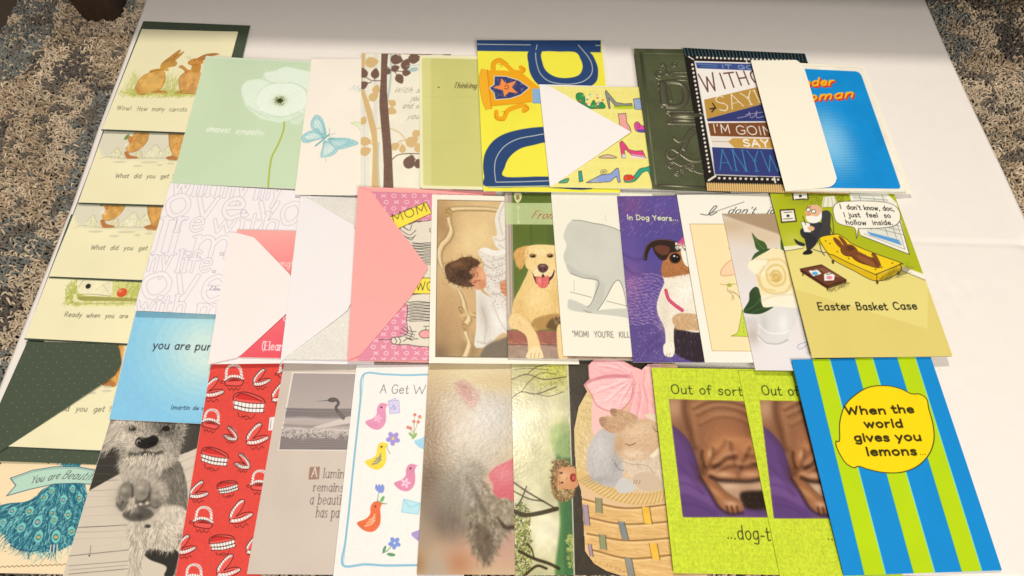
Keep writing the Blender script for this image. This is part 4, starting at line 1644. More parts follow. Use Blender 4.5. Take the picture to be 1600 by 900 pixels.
def art_kitten(c):
    c.Z(640, 560, 2.647)
    c.fill([(0, 0), (500, 0), (500, 920), (0, 920)], 'd8c096')
    c.glow(230, 60, 260, 70, 'ead8a8', .9)
    c.glow(90, 160, 120, 130, 'c9ad84', .8)
    c.glow(120, 260, 130, 110, 'bda283', .8)
    c.glow(110, 420, 130, 160, 'a58a6f', .85)
    c.glow(150, 560, 110, 170, '8a7563', .8)
    c.glow(90, 620, 80, 90, '917f70', .8)
    c.glow(240, 420, 120, 220, 'bcae9a', .9)
    c.glow(340, 240, 130, 140, 'cfc8bd', .95)
    c.glow(360, 100, 120, 40, 'dcc08c', .8)
    c.glow(100, 330, 70, 120, '8f7152', .7)
    c.glow(60, 520, 60, 90, '7a6350', .6)
    c.glow(190, 620, 50, 130, '7d7360', .7)
    c.glow(90, 480, 40, 60, '6b523c', .5)
    c.glow(170, 560, 70, 110, '8b806e', .8)
    c.glow(210, 700, 50, 70, '7a6a58', .7)
    c.glow(60, 300, 50, 90, '8f6f4c', .6)
    c.glow(150, 690, 80, 70, '6f5f52', .8)
    c.glow(60, 740, 60, 90, 'a8927c', .8)
    c.glow(330, 800, 200, 90, 'd4a68c', .9)
    c.glow(200, 850, 70, 60, 'c0835f', .8)
    c.glow(100, 870, 60, 60, 'b7a694', .8)
    c.glow(30, 850, 40, 60, 'a87a52', .8)
    c.glow(420, 720, 60, 120, 'c79c8a', .9)
    c.begin('kitten')
    c.fur([(140, 130), (430, 150), (430, 420), (220, 420), (150, 300)], 700, 46, ['d8d0c4', 'b9ae9f', 'e6e0d6', 'a2968a'], 110, 30, w=.6, a=.6, curl=.5)
    c.end()
    c.begin('ear')
    c.blob([(185, 110), (205, 92), (240, 96), (272, 130), (290, 160), (262, 210), (232, 190), (200, 150)], 'c99a8a', a=.85, soft=14)
    c.blob([(205, 110), (235, 112), (265, 160), (250, 185), (220, 150)], 'b97f74', a=.6, soft=14)
    c.fur([(180, 90), (290, 120), (290, 200), (230, 210)], 130, 26, ['ddd0c2', 'b89a8c'], 60, 40, w=.6, a=.6)
    c.end()
    c.begin('kitten')
    c.blob([(215, 430), (300, 440), (350, 560), (400, 640), (420, 700), (360, 760), (320, 830), (280, 800), (235, 720), (205, 600)], '978a74', soft=50, a=.9)
    c.blob([(300, 500), (360, 480), (390, 560), (350, 600), (310, 600)], 'd3b299', soft=24, a=.9)
    c.fur([(236, 470), (320, 520), (410, 660), (370, 760), (320, 838), (262, 780), (240, 620)], 1300, 34, ['6b5c48', 'c9bba0', '887860', 'e0d4bd', '4b3f33'], 80, 35, w=.8, a=.85, curl=.5)
    c.blob([(270, 690), (320, 700), (350, 770), (322, 836), (282, 800)], '5e4c3c', a=.6, soft=24)
    c.fur([(150, 460), (240, 460), (240, 700), (150, 700)], 300, 50, ['a39684', '857868', 'b9ad9b'], 95, 20, w=.5, a=.45)
    c.blob([(330, 620), (360, 590), (430, 580), (440, 660), (400, 690), (356, 670)], 'b3a387', soft=12)
    c.fur([(330, 610), (440, 580), (440, 680), (360, 680)], 420, 26, ['8a7a62', 'd8cbb0', '6b5c4a'], 30, 60, w=.8, a=.8, curl=.8)
    c.blob([(362, 655), (400, 690), (440, 690), (440, 705), (390, 705)], '3f3026', soft=6, a=.8)
    c.end()
    c.fur([(150, 150), (250, 200), (240, 420), (130, 420)], 420, 40, ['8f7d68', 'c9b496', 'a8947a', 'dcc9a8'], 105, 25, w=.6, a=.55, seed=41)
    c.fur([(200, 420), (280, 430), (290, 560), (230, 600)], 420, 28, ['d9d0c2', 'a89c8a', '8b7f70'], 85, 25, w=.7, a=.6, seed=42)
    for k in range(6):
        c.line([(230 + k * 9, 480 + k * 22), (262 + k * 10, 520 + k * 24), (280 + k * 8, 570 + k * 24)], 7, '5f5344', a=.3, soft=8)
    c.begin('tongue')
    c.blob([(328, 490), (340, 462), (372, 440), (410, 425), (450, 410), (450, 580), (400, 578), (360, 572), (344, 548), (346, 522)], 'd86a72', soft=5)
    c.glow(390, 480, 40, 40, 'e8969a', .7)
    c.fur([(335, 470), (440, 430), (440, 570), (350, 560)], 160, 22, ['c65a64', 'e79aa0'], 20, 40, w=.5, a=.4, curl=1)
    c.end()
    c.blur(1.1)


def art_girl_tree(c):
    c.Z(780, 550, 2.5714)
    c.fill([(0, 0), (900, 0), (900, 920), (0, 920)], 'c9c293')
    c.glow(150, 250, 130, 130, 'e5ddb8', .9)
    c.glow(110, 600, 90, 120, 'dcd3ae', .9)
    c.glow(180, 720, 80, 90, 'efe6c6', .95)
    c.glow(130, 110, 120, 60, 'b9ad6a', .7)
    c.glow(225, 70, 60, 50, 'c6c04a', .8)
    c.glow(240, 330, 40, 50, 'b9c078', .8)
    c.fur([(150, 40), (278, 40), (278, 150), (160, 160)], 420, 10, ['d8cf5a', 'a9a43e', 'e9e29a', '7f8238'], 0, 180, w=1.2, a=.7)
    for q, w in (([(50, 110), (110, 90), (180, 110), (270, 100)], 5), ([(50, 185), (90, 160), (150, 168), (230, 140)], 5), ([(110, 92), (150, 60), (220, 45)], 4), ([(90, 160), (120, 120), (170, 84), (230, 90)], 3.4),
                 ([(60, 70), (120, 66), (200, 72)], 3), ([(150, 168), (200, 178), (260, 160)], 3)):
        c.line(q, w * 1.1, '54472b', a=.8)
    c.blob([(230, 360), (290, 350), (300, 600), (296, 900), (226, 900), (244, 700), (236, 560)], '557f4a', soft=18)
    c.blob([(262, 430), (292, 420), (300, 900), (262, 900)], '456f44', soft=14, a=.9)
    c.blob([(212, 300), (290, 300), (290, 420), (220, 400)], 'a9bb78', soft=20, a=.8)
    c.fur([(62, 620), (120, 650), (120, 900), (62, 900)], 650, 12, ['8f8f3c', '566026', 'c0be6a', '333a1a'], 0, 180, w=1.3, a=.9)
    c.fur([(270, 750), (300, 740), (300, 860), (280, 860)], 120, 10, ['d8d07a', 'bcb858'], 0, 180, w=1.2, a=.8)
    for q, w in (([(60, 525), (110, 560), (160, 590), (220, 625)], 5), ([(60, 560), (120, 590), (180, 600)], 4), ([(62, 640), (100, 655), (160, 648), (232, 630)], 14), ([(80, 800), (140, 830), (200, 850), (240, 870)], 10),
                 ([(100, 900), (150, 860), (190, 870)], 8), ([(110, 540), (90, 590), (70, 620)], 4), ([(140, 830), (130, 790), (110, 770)], 5)):
        c.line(q, w * 1.2, '352c18', a=.9, soft=2)
    c.begin('tree_trunk')
    c.fill([(276, 30), (800, 30), (800, 920), (303, 920)], '453e33')
    c.mottle(18, .12, seed=7)
    c.fur([(285, 40), (420, 40), (420, 900), (305, 900)], 500, 30, ['5a5244', '332d25', '4f473a'], 90, 12, w=.7, a=.5)
    c.end()
    c.line([(275, 36), (284, 260), (292, 520), (302, 900)], 4, 'e8e0c4', smooth=False, a=.9)
    c.begin('child_face')
    c.blob([(212, 480), (232, 440), (280, 450), (300, 470), (304, 560), (280, 596), (236, 596), (212, 560)], '8a6a42', soft=8)
    c.fur([(208, 480), (232, 440), (280, 455), (305, 470), (304, 545), (280, 590), (240, 590), (216, 560)], 320, 12, ['8a6a3e', 'c9a66a', '5b4326', 'e6cf9a'], 60, 70, w=1.1, a=.95, curl=2.2, away=(262, 510))
    c.blob([(220, 508), (230, 478), (258, 462), (296, 464), (318, 482), (320, 530), (298, 550), (262, 556), (232, 544)], 'd39565', soft=4)
    c.glow(262, 500, 24, 20, 'ebbb8e', .7)
    c.fur([(208, 480), (232, 452), (238, 480), (230, 540), (244, 566), (218, 558)], 160, 10, ['7a5a34', 'b08d55', '4f3a20'], 90, 60, w=1.1, a=.9, curl=2)
    c.fur([(224, 558), (285, 552), (294, 586), (244, 600)], 160, 11, ['8a6a3e', 'e0c48c', '5b4326'], 10, 50, w=1.1, a=.9, curl=2)
    c.fur([(216, 436), (270, 432), (276, 456), (226, 462)], 120, 11, ['6f5230', 'c9a66a', '4f3a20'], 10, 50, w=1.1, a=.9, curl=2)
    c.blob([(284, 504), (290, 490), (304, 490), (308, 504), (304, 520), (290, 520)], '8f2f24', soft=2)
    c.blob([(294, 498), (304, 498), (304, 512), (294, 512)], 'c9584a', soft=2)
    c.ell(250, 486, 5, 4, '3a2a1c')
    c.ell(252, 525, 5, 4, '3a2a1c')
    c.line([(240, 480), (246, 490)], 2.5, '5b4326')
    c.line([(242, 520), (244, 532)], 2.5, '5b4326')
    c.line([(268, 502), (274, 508), (268, 514)], 2.4, 'b5774e')
    c.end()
    c.blur(.6)


def art_basket(c):
    c.Z(870, 550, 2.5714)
    W_ = 'd8b07a'
    c.fill([(0, 0), (600, 0), (600, 920), (0, 920)], 'd9b488')
    # handle
    c.begin('basket')
    hd = [(122, 150), (150, 170), (150, 260), (135, 330), (118, 420), (110, 520), (80, 500), (74, 380), (72, 310), (90, 220)]
    c.blob(hd, 'd8bd84', soft=4)
    c.fur([(120, 170), (150, 170), (130, 300), (115, 500), (85, 500), (75, 320)], 320, 26, ['b4925a', 'ead6a6', 'c9a86c'], 60, 25, w=.8, a=.7)
    # bands of weave
    bands = [((100, 590), (270, 628), (470, 612), (470, 678), (270, 690), (112, 660)), ((112, 662), (270, 692), (470, 682), (470, 745), (280, 756), (122, 728)),
             ((122, 730), (280, 758), (470, 748), (470, 812), (290, 828), (130, 790)), ((130, 792), (290, 830), (470, 816), (480, 900), (260, 900), (150, 850))]
    for i, b in enumerate(bands):
        c.blob(list(b), 'e0b574', soft=3, tex=(40, .06))
        c.fur(list(b), 420, 60, ['c89a5a', 'eac68a', 'd4a868', 'b98a4c'], 6, 3, w=.6, a=.6)
        c.line([b[0], b[1], b[2]], 6, '7d5528', a=.85, soft=2)
        c.line([(x, y + 9) for x, y in b[:3]], 6, 'ecca92', a=.7, soft=3)
    for x0, y0, x1, y1, w, col in ((168, 585, 170, 645, 26, '8c8a64'), (356, 622, 366, 690, 32, 'e8b53e'), (258, 680, 276, 752, 26, '7b8486'), (182, 732, 188, 792, 26, '8c9068'), (386, 768, 398, 834, 32, 'e8b53e'),
                                   (286, 826, 300, 900, 28, '8a8a80'), (114, 612, 122, 695, 22, 'a08898'), (132, 770, 140, 820, 14, 'a08898')):
        c.fill([(x0 - w / 2, y0), (x0 + w / 2, y0 + 4), (x1 + w / 2, y1 + 3), (x1 - w / 2, y1)], col, tex=(10, .08))
        c.line([(x0 + w / 2, y0 + 4), (x1 + w / 2, y1 + 3)], 3.5, '4f3d22', a=.8)
        c.line([(x0 - w / 2, y0), (x1 - w / 2, y1)], 3, '6f5530', a=.7)
    # rope rim
    rim = [(96, 500), (150, 535), (220, 570), (300, 590), (380, 590), (450, 570), (480, 560)]
    c.line(rim, 46, 'd6b272')
    P = spline(np.array(rim, float), 5)
    for i in range(1, len(P) - 1, 1):
        d = P[i + 1] - P[i - 1]
        d = d / np.linalg.norm(d)
        n = np.array([-d[1], d[0]])
        c.line([P[i] + n * 22 - d * 10, P[i] + d * 2, P[i] - n * 22 + d * 14], 3.4, 'a67c44', a=.7)
        c.line([P[i] + n * 14 + d * 4, P[i] - n * 12 + d * 22], 3, 'ecd29a', a=.6)
    c.text("b a   n b d b e", (150, 845), (272, 890), 14, 'a07a48', 2, a=.55)
    c.end()
    # pink cloth, bow
    c.blob([(150, 180), (200, 160), (250, 240), (220, 310), (150, 330), (140, 250)], 'edb9b0', soft=5)
    c.begin('bow')
    c.blob([(132, 120), (128, 60), (150, 30), (200, 24), (260, 36), (310, 62), (330, 80), (300, 120), (250, 118), (190, 140), (150, 150)], 'efb0ae', soft=4)
    c.blob([(112, 130), (150, 112), (220, 100), (300, 106), (306, 140), (296, 190), (260, 232), (210, 238), (160, 214), (140, 172)], 'f5bcb8', soft=4)
    c.blob([(300, 110), (350, 110), (400, 170), (400, 250), (330, 280), (280, 262), (300, 180)], 'ecaca8', soft=4)
    c.blob([(340, 80), (362, 48), (420, 50), (420, 180), (380, 150)], 'f0b9b4', soft=4)
    c.fur([(120, 130), (300, 106), (290, 190), (220, 236), (150, 200)], 90, 90, ['d98f90', 'f7cfc9'], -12, 14, w=.7, a=.55)
    c.fur([(300, 130), (400, 170), (390, 250), (290, 262)], 70, 80, ['d98f90', 'f7cfc9'], 70, 14, w=.7, a=.55)
    c.fur([(140, 50), (300, 50), (300, 110), (150, 130)], 70, 80, ['d98f90', 'f7cfc9'], 20, 14, w=.7, a=.5)
    c.line([(132, 120), (128, 60), (150, 30), (200, 24), (260, 36), (310, 62)], 5, 'c7757c', a=.8, soft=2)
    c.line([(112, 130), (150, 112), (220, 100), (300, 104)], 9, 'b9626c', a=.7, soft=5)
    c.line([(112, 130), (140, 172), (160, 214), (210, 238), (260, 232), (296, 190), (308, 130)], 5, 'c7757c', a=.8, soft=2)
    c.blob([(150, 108), (200, 92), (280, 92), (296, 104), (220, 100)], 'c9777f', a=.7, soft=6)
    for q in ([(300, 112), (230, 140), (160, 165)], [(302, 118), (250, 160), (200, 205)], [(304, 124), (275, 175), (250, 220)], [(300, 100), (240, 70), (170, 60)], [(300, 95), (250, 55), (200, 40)]):
        c.line(q, 7, 'cf7f86', a=.55, soft=6, taper=True)
        c.line([(x - 4, y - 9) for x, y in q], 6, 'fbd6d0', a=.6, soft=5)
    for q in ([(330, 124), (335, 190), (320, 260)], [(342, 122), (360, 180), (365, 250)], [(318, 124), (305, 180), (290, 240)]):
        c.line(q, 7, 'cf7f86', a=.5, soft=6)
        c.line([(x + 9, y) for x, y in q], 5, 'fbd6d0', a=.5, soft=5)
    c.line([(112, 130), (150, 112), (220, 100), (300, 106)], 3, 'cf8386', a=.8)
    c.line([(306, 140), (296, 190), (260, 232), (210, 238), (160, 214)], 2.5, 'cf8386', a=.6)
    c.blob([(296, 80), (320, 66), (352, 72), (362, 100), (346, 124), (312, 122)], 'efb0ac', soft=2)
    c.line([(298, 82), (306, 104), (312, 122)], 3, 'c9797e', a=.8)
    c.line([(352, 72), (350, 100), (346, 124)], 3, 'c9797e', a=.6)
    c.end()
    c.begin('grey_bunny')
    c.blob([(120, 440), (126, 390), (150, 340), (180, 310), (220, 300), (240, 340), (250, 400), (270, 450), (260, 510), (220, 545), (160, 520), (128, 490)], 'b7b0aa', soft=5)
    c.glow(170, 390, 40, 60, 'd0cac4', .7)
    c.glow(235, 440, 20, 50, '8f8a88', .6)
    c.glow(180, 515, 60, 16, '8f8a88', .5)
    c.fur([(120, 440), (160, 330), (220, 300), (270, 450), (230, 545), (140, 510)], 600, 14, ['d3cdc6', 'a39c97', 'c4bdb6', '9c9692'], 100, 35, w=.6, a=.5)
    c.blob([(236, 540), (262, 505), (300, 520), (320, 548), (290, 566), (250, 566)], 'c6c0b9', soft=4)
    c.line([(232, 446), (250, 472), (268, 478)], 3, '6f6862')
    c.end()
    c.begin('brown_bunny')
    c.blob([(262, 440), (320, 420), (380, 400), (430, 400), (470, 470), (470, 540), (400, 560), (330, 556), (290, 500)], 'd3bea4', soft=5)
    c.blob([(232, 370), (240, 330), (280, 300), (330, 272), (380, 274), (420, 300), (420, 390), (370, 430), (300, 436), (250, 418)], 'cda985', soft=4)
    c.blob([(170, 280), (182, 262), (230, 266), (276, 290), (262, 318), (220, 326), (186, 306)], 'bd9572', soft=4)
    c.blob([(214, 240), (226, 228), (280, 240), (326, 264), (310, 290), (262, 286), (226, 262)], 'bd9572', soft=4)
    c.blob([(170, 270), (190, 262), (200, 290), (182, 300)], '8f6a4e', soft=8, a=.7)
    c.blob([(214, 232), (236, 230), (240, 256), (222, 256)], '8f6a4e', soft=8, a=.7)
    c.glow(330, 320, 50, 30, 'dfc3a0', .7)
    c.glow(300, 410, 50, 18, 'e6d2b4', .8)
    c.glow(250, 380, 18, 40, 'a9835f', .5)
    c.fur([(232, 370), (300, 280), (420, 290), (420, 400), (330, 436), (250, 418)], 700, 13, ['e3c8a8', 'b9956f', 'd5b490', 'a98562'], 150, 35, w=.6, a=.5)
    c.fur([(175, 270), (260, 240), (320, 270), (270, 310), (200, 310)], 350, 18, ['d8b892', 'a37c5a', 'c39f7a'], 20, 25, w=.8, a=.65)
    c.fur([(262, 440), (420, 410), (470, 520), (330, 550)], 500, 20, ['e6d6c0', 'b9a184', 'cdb698'], 60, 40, w=.8, a=.6)
    c.line([(276, 370), (296, 376), (316, 366)], 3.4, '6b4c36')
    c.line([(384, 300), (396, 320), (412, 322)], 3, '6b4c36')
    c.blob([(350, 256), (390, 250), (420, 262), (420, 300), (390, 280)], 'ddc9ae', soft=4)
    c.blob([(306, 520), (320, 490), (370, 486), (410, 510), (420, 550), (350, 560)], 'c9b093', soft=4)
    for x in (312, 322, 334):
        c.line([(x, 516), (x - 4, 530)], 2.4, '7f664c')
    c.blob([(372, 420), (412, 384), (414, 400), (392, 424)], 'e6d2b6', soft=3)
    c.line([(262, 440), (300, 452), (360, 458), (390, 490)], 2.5, '94785c', a=.7)
    c.end()


def art_wrinkle(fr, late=0):
    def f(c):
        c.Z(*fr)
        # woven lime ground
        c.mottle(3, .10, seed=9)
        h, w = c.H, c.W
        X, Y = np.meshgrid(np.arange(w), np.arange(h))
        st = ((np.sin(X * 1.9) > .35) & (np.sin(Y * 1.9 + (X // 3.3 % 2) * 1.57) > .2))
        c.im = np.where(st[..., None], c.im * np.array([.86, .86, .62]), c.im)
        c.text("Out of sorts", (130, 145), (452 - late * .7, 156), 40, '3c4818', 5.2, jitter=.02)
        Q = [(118, 168), (520, 180), (590, 660), (177, 657)]
        c.begin('photo', Q)
        c.fill(Q, '634672')
        rs = np.random.RandomState(3)
        for pts, col, a in (([(132, 270), (200, 330), (260, 480), (330, 640), (180, 650)], '5d3d72', .9), ([(160, 490), (250, 520), (300, 600), (280, 655), (178, 655)], '6d4a80', .9),
                            ([(165, 560), (260, 590), (330, 640), (320, 655), (178, 655)], '55386a', .8), ([(420, 170), (480, 176), (500, 260), (440, 220)], '7a5f9a', .9), ([(420, 610), (530, 600), (540, 655), (400, 655)], '65437a', .9)):
            c.blob(pts, col, a=a, soft=18)
        for q in ([(150, 430), (190, 470), (230, 520), (262, 560)], [(162, 515), (210, 525), (262, 560)], [(200, 420), (225, 450), (250, 455)], [(172, 600), (240, 610), (300, 640)]):
            c.line(q, 6, '4b2f60', a=.6, soft=6)
        c.begin('dog')
        body = [(100, 150), (430, 150), (446, 240), (500, 370), (530, 480), (520, 620), (400, 590), (300, 540), (262, 490), (240, 440), (214, 360), (176, 310), (130, 272), (100, 262)]
        c.line(body, 30, '33203a', a=.55, soft=26, closed=True)
        c.blob(body, '82553a', soft=6)
        c.glow(140, 205, 42, 55, 'b98f6c', .9)
        c.glow(230, 215, 26, 60, '96623f', .8)
        c.glow(330, 225, 100, 46, '9c6a48', .85)
        c.glow(350, 310, 100, 50, 'a36a45', .85)
        c.glow(460, 270, 30, 110, '6f4026', .75, rot=-12)
        c.line([(186, 160), (184, 220), (206, 300), (226, 372)], 16, '4f2c18', a=.75, soft=14)
        c.line([(216, 200), (228, 290), (236, 350)], 12, 'a8764f', a=.5, soft=12)
        for q, a in (([(222, 208), (290, 180), (370, 182), (440, 200)], .6), ([(236, 236), (310, 206), (390, 212), (450, 236)], .5), ([(250, 276), (320, 246), (400, 252), (456, 280)], .35)):
            c.line(q, 8, '4f2c18', a=a, soft=9)
            c.line([(x, y - 13) for x, y in q], 9, 'cf9e74', a=a * .8, soft=10)
        # head
        c.blob([(246, 440), (272, 378), (330, 336), (420, 326), (490, 350), (525, 440), (512, 492), (430, 508), (326, 504), (262, 490)], '9a6240', soft=14)
        c.glow(330, 366, 52, 30, 'b97d50', .85)
        c.glow(440, 366, 44, 26, 'b67a4e', .8)
        c.glow(385, 338, 60, 18, 'bb8052', .7)
        c.glow(258, 466, 26, 44, '4a2916', .7)
        for q, w, a in (([(374, 352), (384, 396), (394, 436), (416, 456)], 10, .7), ([(452, 372), (432, 412), (418, 446)], 9, .65), ([(392, 406), (356, 414), (322, 440), (304, 446)], 13, .8), ([(402, 446), (360, 450), (322, 470)], 10, .6),
                        ([(420, 452), (470, 448), (520, 444)], 11, .65), ([(440, 404), (490, 408), (520, 420)], 8, .5), ([(306, 398), (340, 366), (352, 344)], 8, .4), ([(404, 456), (406, 488)], 8, .6)):
            c.line(q, w * 1.2, '38190b', a=a, soft=10)
            c.line([(x - 2, y - 15) for x, y in q], w, 'd6a67c', a=a * (.7 if q[0][1] > 405 else .3), soft=10)
        c.glow(345, 480, 44, 13, 'cf9f78', .85, rot=6)
        c.glow(455, 480, 40, 13, 'c9976f', .85)
        c.glow(405, 470, 16, 12, '7f4f33', .7)
        c.blob([(254, 384), (270, 362), (302, 366), (298, 408), (282, 442), (266, 440), (256, 410)], '97603c', soft=5)
        c.glow(288, 394, 11, 22, 'cb9a72', .85, rot=12)
        c.line([(256, 384), (257, 412), (268, 448)], 9, '2c150a', a=.8, soft=7)
        c.line([(304, 374), (300, 410), (284, 448), (270, 470)], 8, '3f2010', a=.5, soft=9)
        c.glow(296, 474, 20, 14, 'b98560', .7)
        c.glow(318, 446, 22, 8, '2a140a', .7, rot=-25)
        c.glow(476, 438, 24, 8, '2a140a', .7)
        # chin on the far leg, the hollow below
        c.blob([(316, 512), (400, 504), (540, 506), (545, 604), (470, 616), (420, 604), (356, 566)], 'b08a6e', soft=8)
        c.glow(370, 530, 40, 16, 'd0ac8c', .8)
        c.glow(490, 535, 30, 18, 'c09a7c', .7)
        c.blob([(414, 560), (470, 548), (545, 556), (548, 616), (440, 620)], '1c100b', soft=22, a=.95)
        c.line([(292, 490), (330, 504), (400, 508), (460, 508), (520, 496)], 14, '1f0f08', a=.9, soft=8)
        c.line([(318, 518), (352, 556), (404, 590)], 9, '38200f', a=.75, soft=7)
        # near leg
        c.blob([(252, 484), (300, 508), (350, 552), (400, 584), (428, 616), (420, 634), (380, 640), (330, 614), (286, 545)], '8f5a38', soft=5)
        c.glow(316, 556, 44, 12, 'b98459', .85, rot=42)
        c.glow(376, 602, 34, 14, 'd0a07a', .85, rot=12)
        for x in (360, 380, 402):
            c.line([(x - 2, 612), (x + 4, 640)], 6, '2f190e', a=.85, soft=3)
        c.line([(250, 490), (284, 545), (326, 616), (370, 644), (424, 640)], 9, '26130b', a=.75, soft=7)
        c.blur(.8)
        c.fur(body, 500, 9, ['c08c62', '7a4a2e', 'cf9f78'], 95, 40, w=.5, a=.4, seed=8)
        c.end()
        c.end()
        c.text("...dog-tired", (360 + late, 745), (640 + late, 760), 54, '42431a', 5.2, jitter=.02)
    return f


def lemon_outline():
    return [(205, 300), (225, 235), (270, 190), (320, 163), (385, 158), (440, 170), (482, 190), (515, 192), (542, 212), (550, 250), (566, 310), (570, 370), (552, 425), (510, 470), (450, 495),
            (380, 497), (320, 485), (280, 472), (258, 477), (225, 455), (196, 405), (190, 375), (204, 370)]


def art_lemon(c):
    c.Z(1230, 540, 2.5)
    c.fill([(0, 0), (925, 0), (925, 930), (0, 930)], '0a86c8')
    def stripe(a0, a1, b0, b1):
        c.fill([(a0, 30), (a1, 30), (b1, 900), (b0, 900)], 'b3cf12')
        c.line([(a1, 30), (b1, 900)], 4, '7fd0b4', smooth=False)
        c.line([(a0, 30), (b0, 900)], 2, '4f9a7a', smooth=False, a=.6)
    stripe(92, 160, 303, 386)
    stripe(258, 327, 496, 579)
    stripe(422, 492, 685, 763)
    c.mottle(30, .015, seed=2)
    c.begin('lemon')
    L = lemon_outline()
    c.blob(L, 'fbd006', tex=(30, .01))
    c.line(L, 4.5, '39401c', closed=True)
    for s, x0, x1, y0, y1 in (("When", 230, 386, 268, 268), ("the", 410, 494, 264, 264), ("world", 304, 452, 320, 320), ("gives", 264, 400, 374, 374), ("you", 424, 524, 372, 372), ("lemons", 312, 506, 430, 428)):
        c.text(s, (x0, y0), (x1, y1), 33, '33330f', 9)
    for x in (518, 527, 536):
        c.ell(x, 427, 2.2, 2.2, '5a5a12')
    c.end()

# ------------------------------------------------------------------ artwork: middle row
def art_love(c):
    c.Z(190, 280, 4.0926)
    O = ('a39bab', 2.2)
    B = 'efe5e2'

    def T(s, x0, x1, y, h, w, dy=0):
        c.text(s, (x0, y), (x1, y + dy), h, B, w, font='serif', outline=O)
    T("will", 318, 560, 96, 170, 24, 8)
    T("my", 600, 800, 112, 170, 24, 4)
    T("my", 850, 1010, 124, 170, 22, 4)
    T("o", 268, 430, 234, 214, 34)
    T("ve", 462, 770, 250, 214, 32, 4)
    c.ell(782, 212, 21, 17, O[0])
    c.ell(782, 212, 17, 13, B)
    T("yo", 850, 1140, 282, 220, 32, 6)
    T("ll", 206, 336, 474, 232, 34, 6)
    T("re", 340, 515, 332, 146, 20, 4)
    T("with", 575, 1000, 338, 132, 22, 6)
    T("m", 446, 690, 500, 222, 30, 4)
    c.ell(642, 480, 14, 11, O[0])
    c.ell(642, 480, 10, 7, B)
    T("my", 120, 300, 582, 160, 22, 4)
    T("life", 345, 565, 590, 140, 20, 4)
    c.ell(592, 592, 12, 9, O[0])
    c.ell(592, 592, 8, 5, B)
    T("o", 108, 306, 752, 250, 36, 4)
    T("ve", 322, 640, 778, 270, 34, 6)
    T("with", 85, 400, 856, 124, 22, 8)
    T("m", 475, 620, 866, 110, 22, 4)
    c.text("I love", (566, 706), (640, 718), 24, '6a6570', 3, font='serif', slant=.15)
    c.mottle(50, .01)


def art_red(c):
    c.Z(320, 290, 3.1034)
    c.fill([(100, 180), (760, 180), (760, 900), (100, 900)], 'f2a49b', grad=((300, 230), (330, 830), 'e5525f'))
    c.text("strength", (300, 392), (452, 398), 36, 'f3cfc8', 5, font='serif')
    c.text("(Eleanor", (276, 796), (416, 802), 34, 'f6dfe0', 5, font='serif')
    c.text("d", (380, 656), (400, 658), 32, 'f6dfe0', 5, font='serif')


def art_glitter(c):
    c.Z(320, 290, 3.1034)
    c.mottle(1.6, .055, seed=31)
    c.mottle(60, .03, seed=4)
    c.begin('red_ornament')
    c.blob([(700, 215), (730, 212), (760, 220), (760, 246), (728, 240)], '8f4a48')
    c.line([(706, 212), (730, 206), (760, 214)], 3, '5a4a3a')
    c.end()


def cat_mess(c, pts, seed):
    c.fur(pts, 36, 60, ['3a3531'], 0, 90, w=1.0, a=.8, curl=1.5, seed=seed)


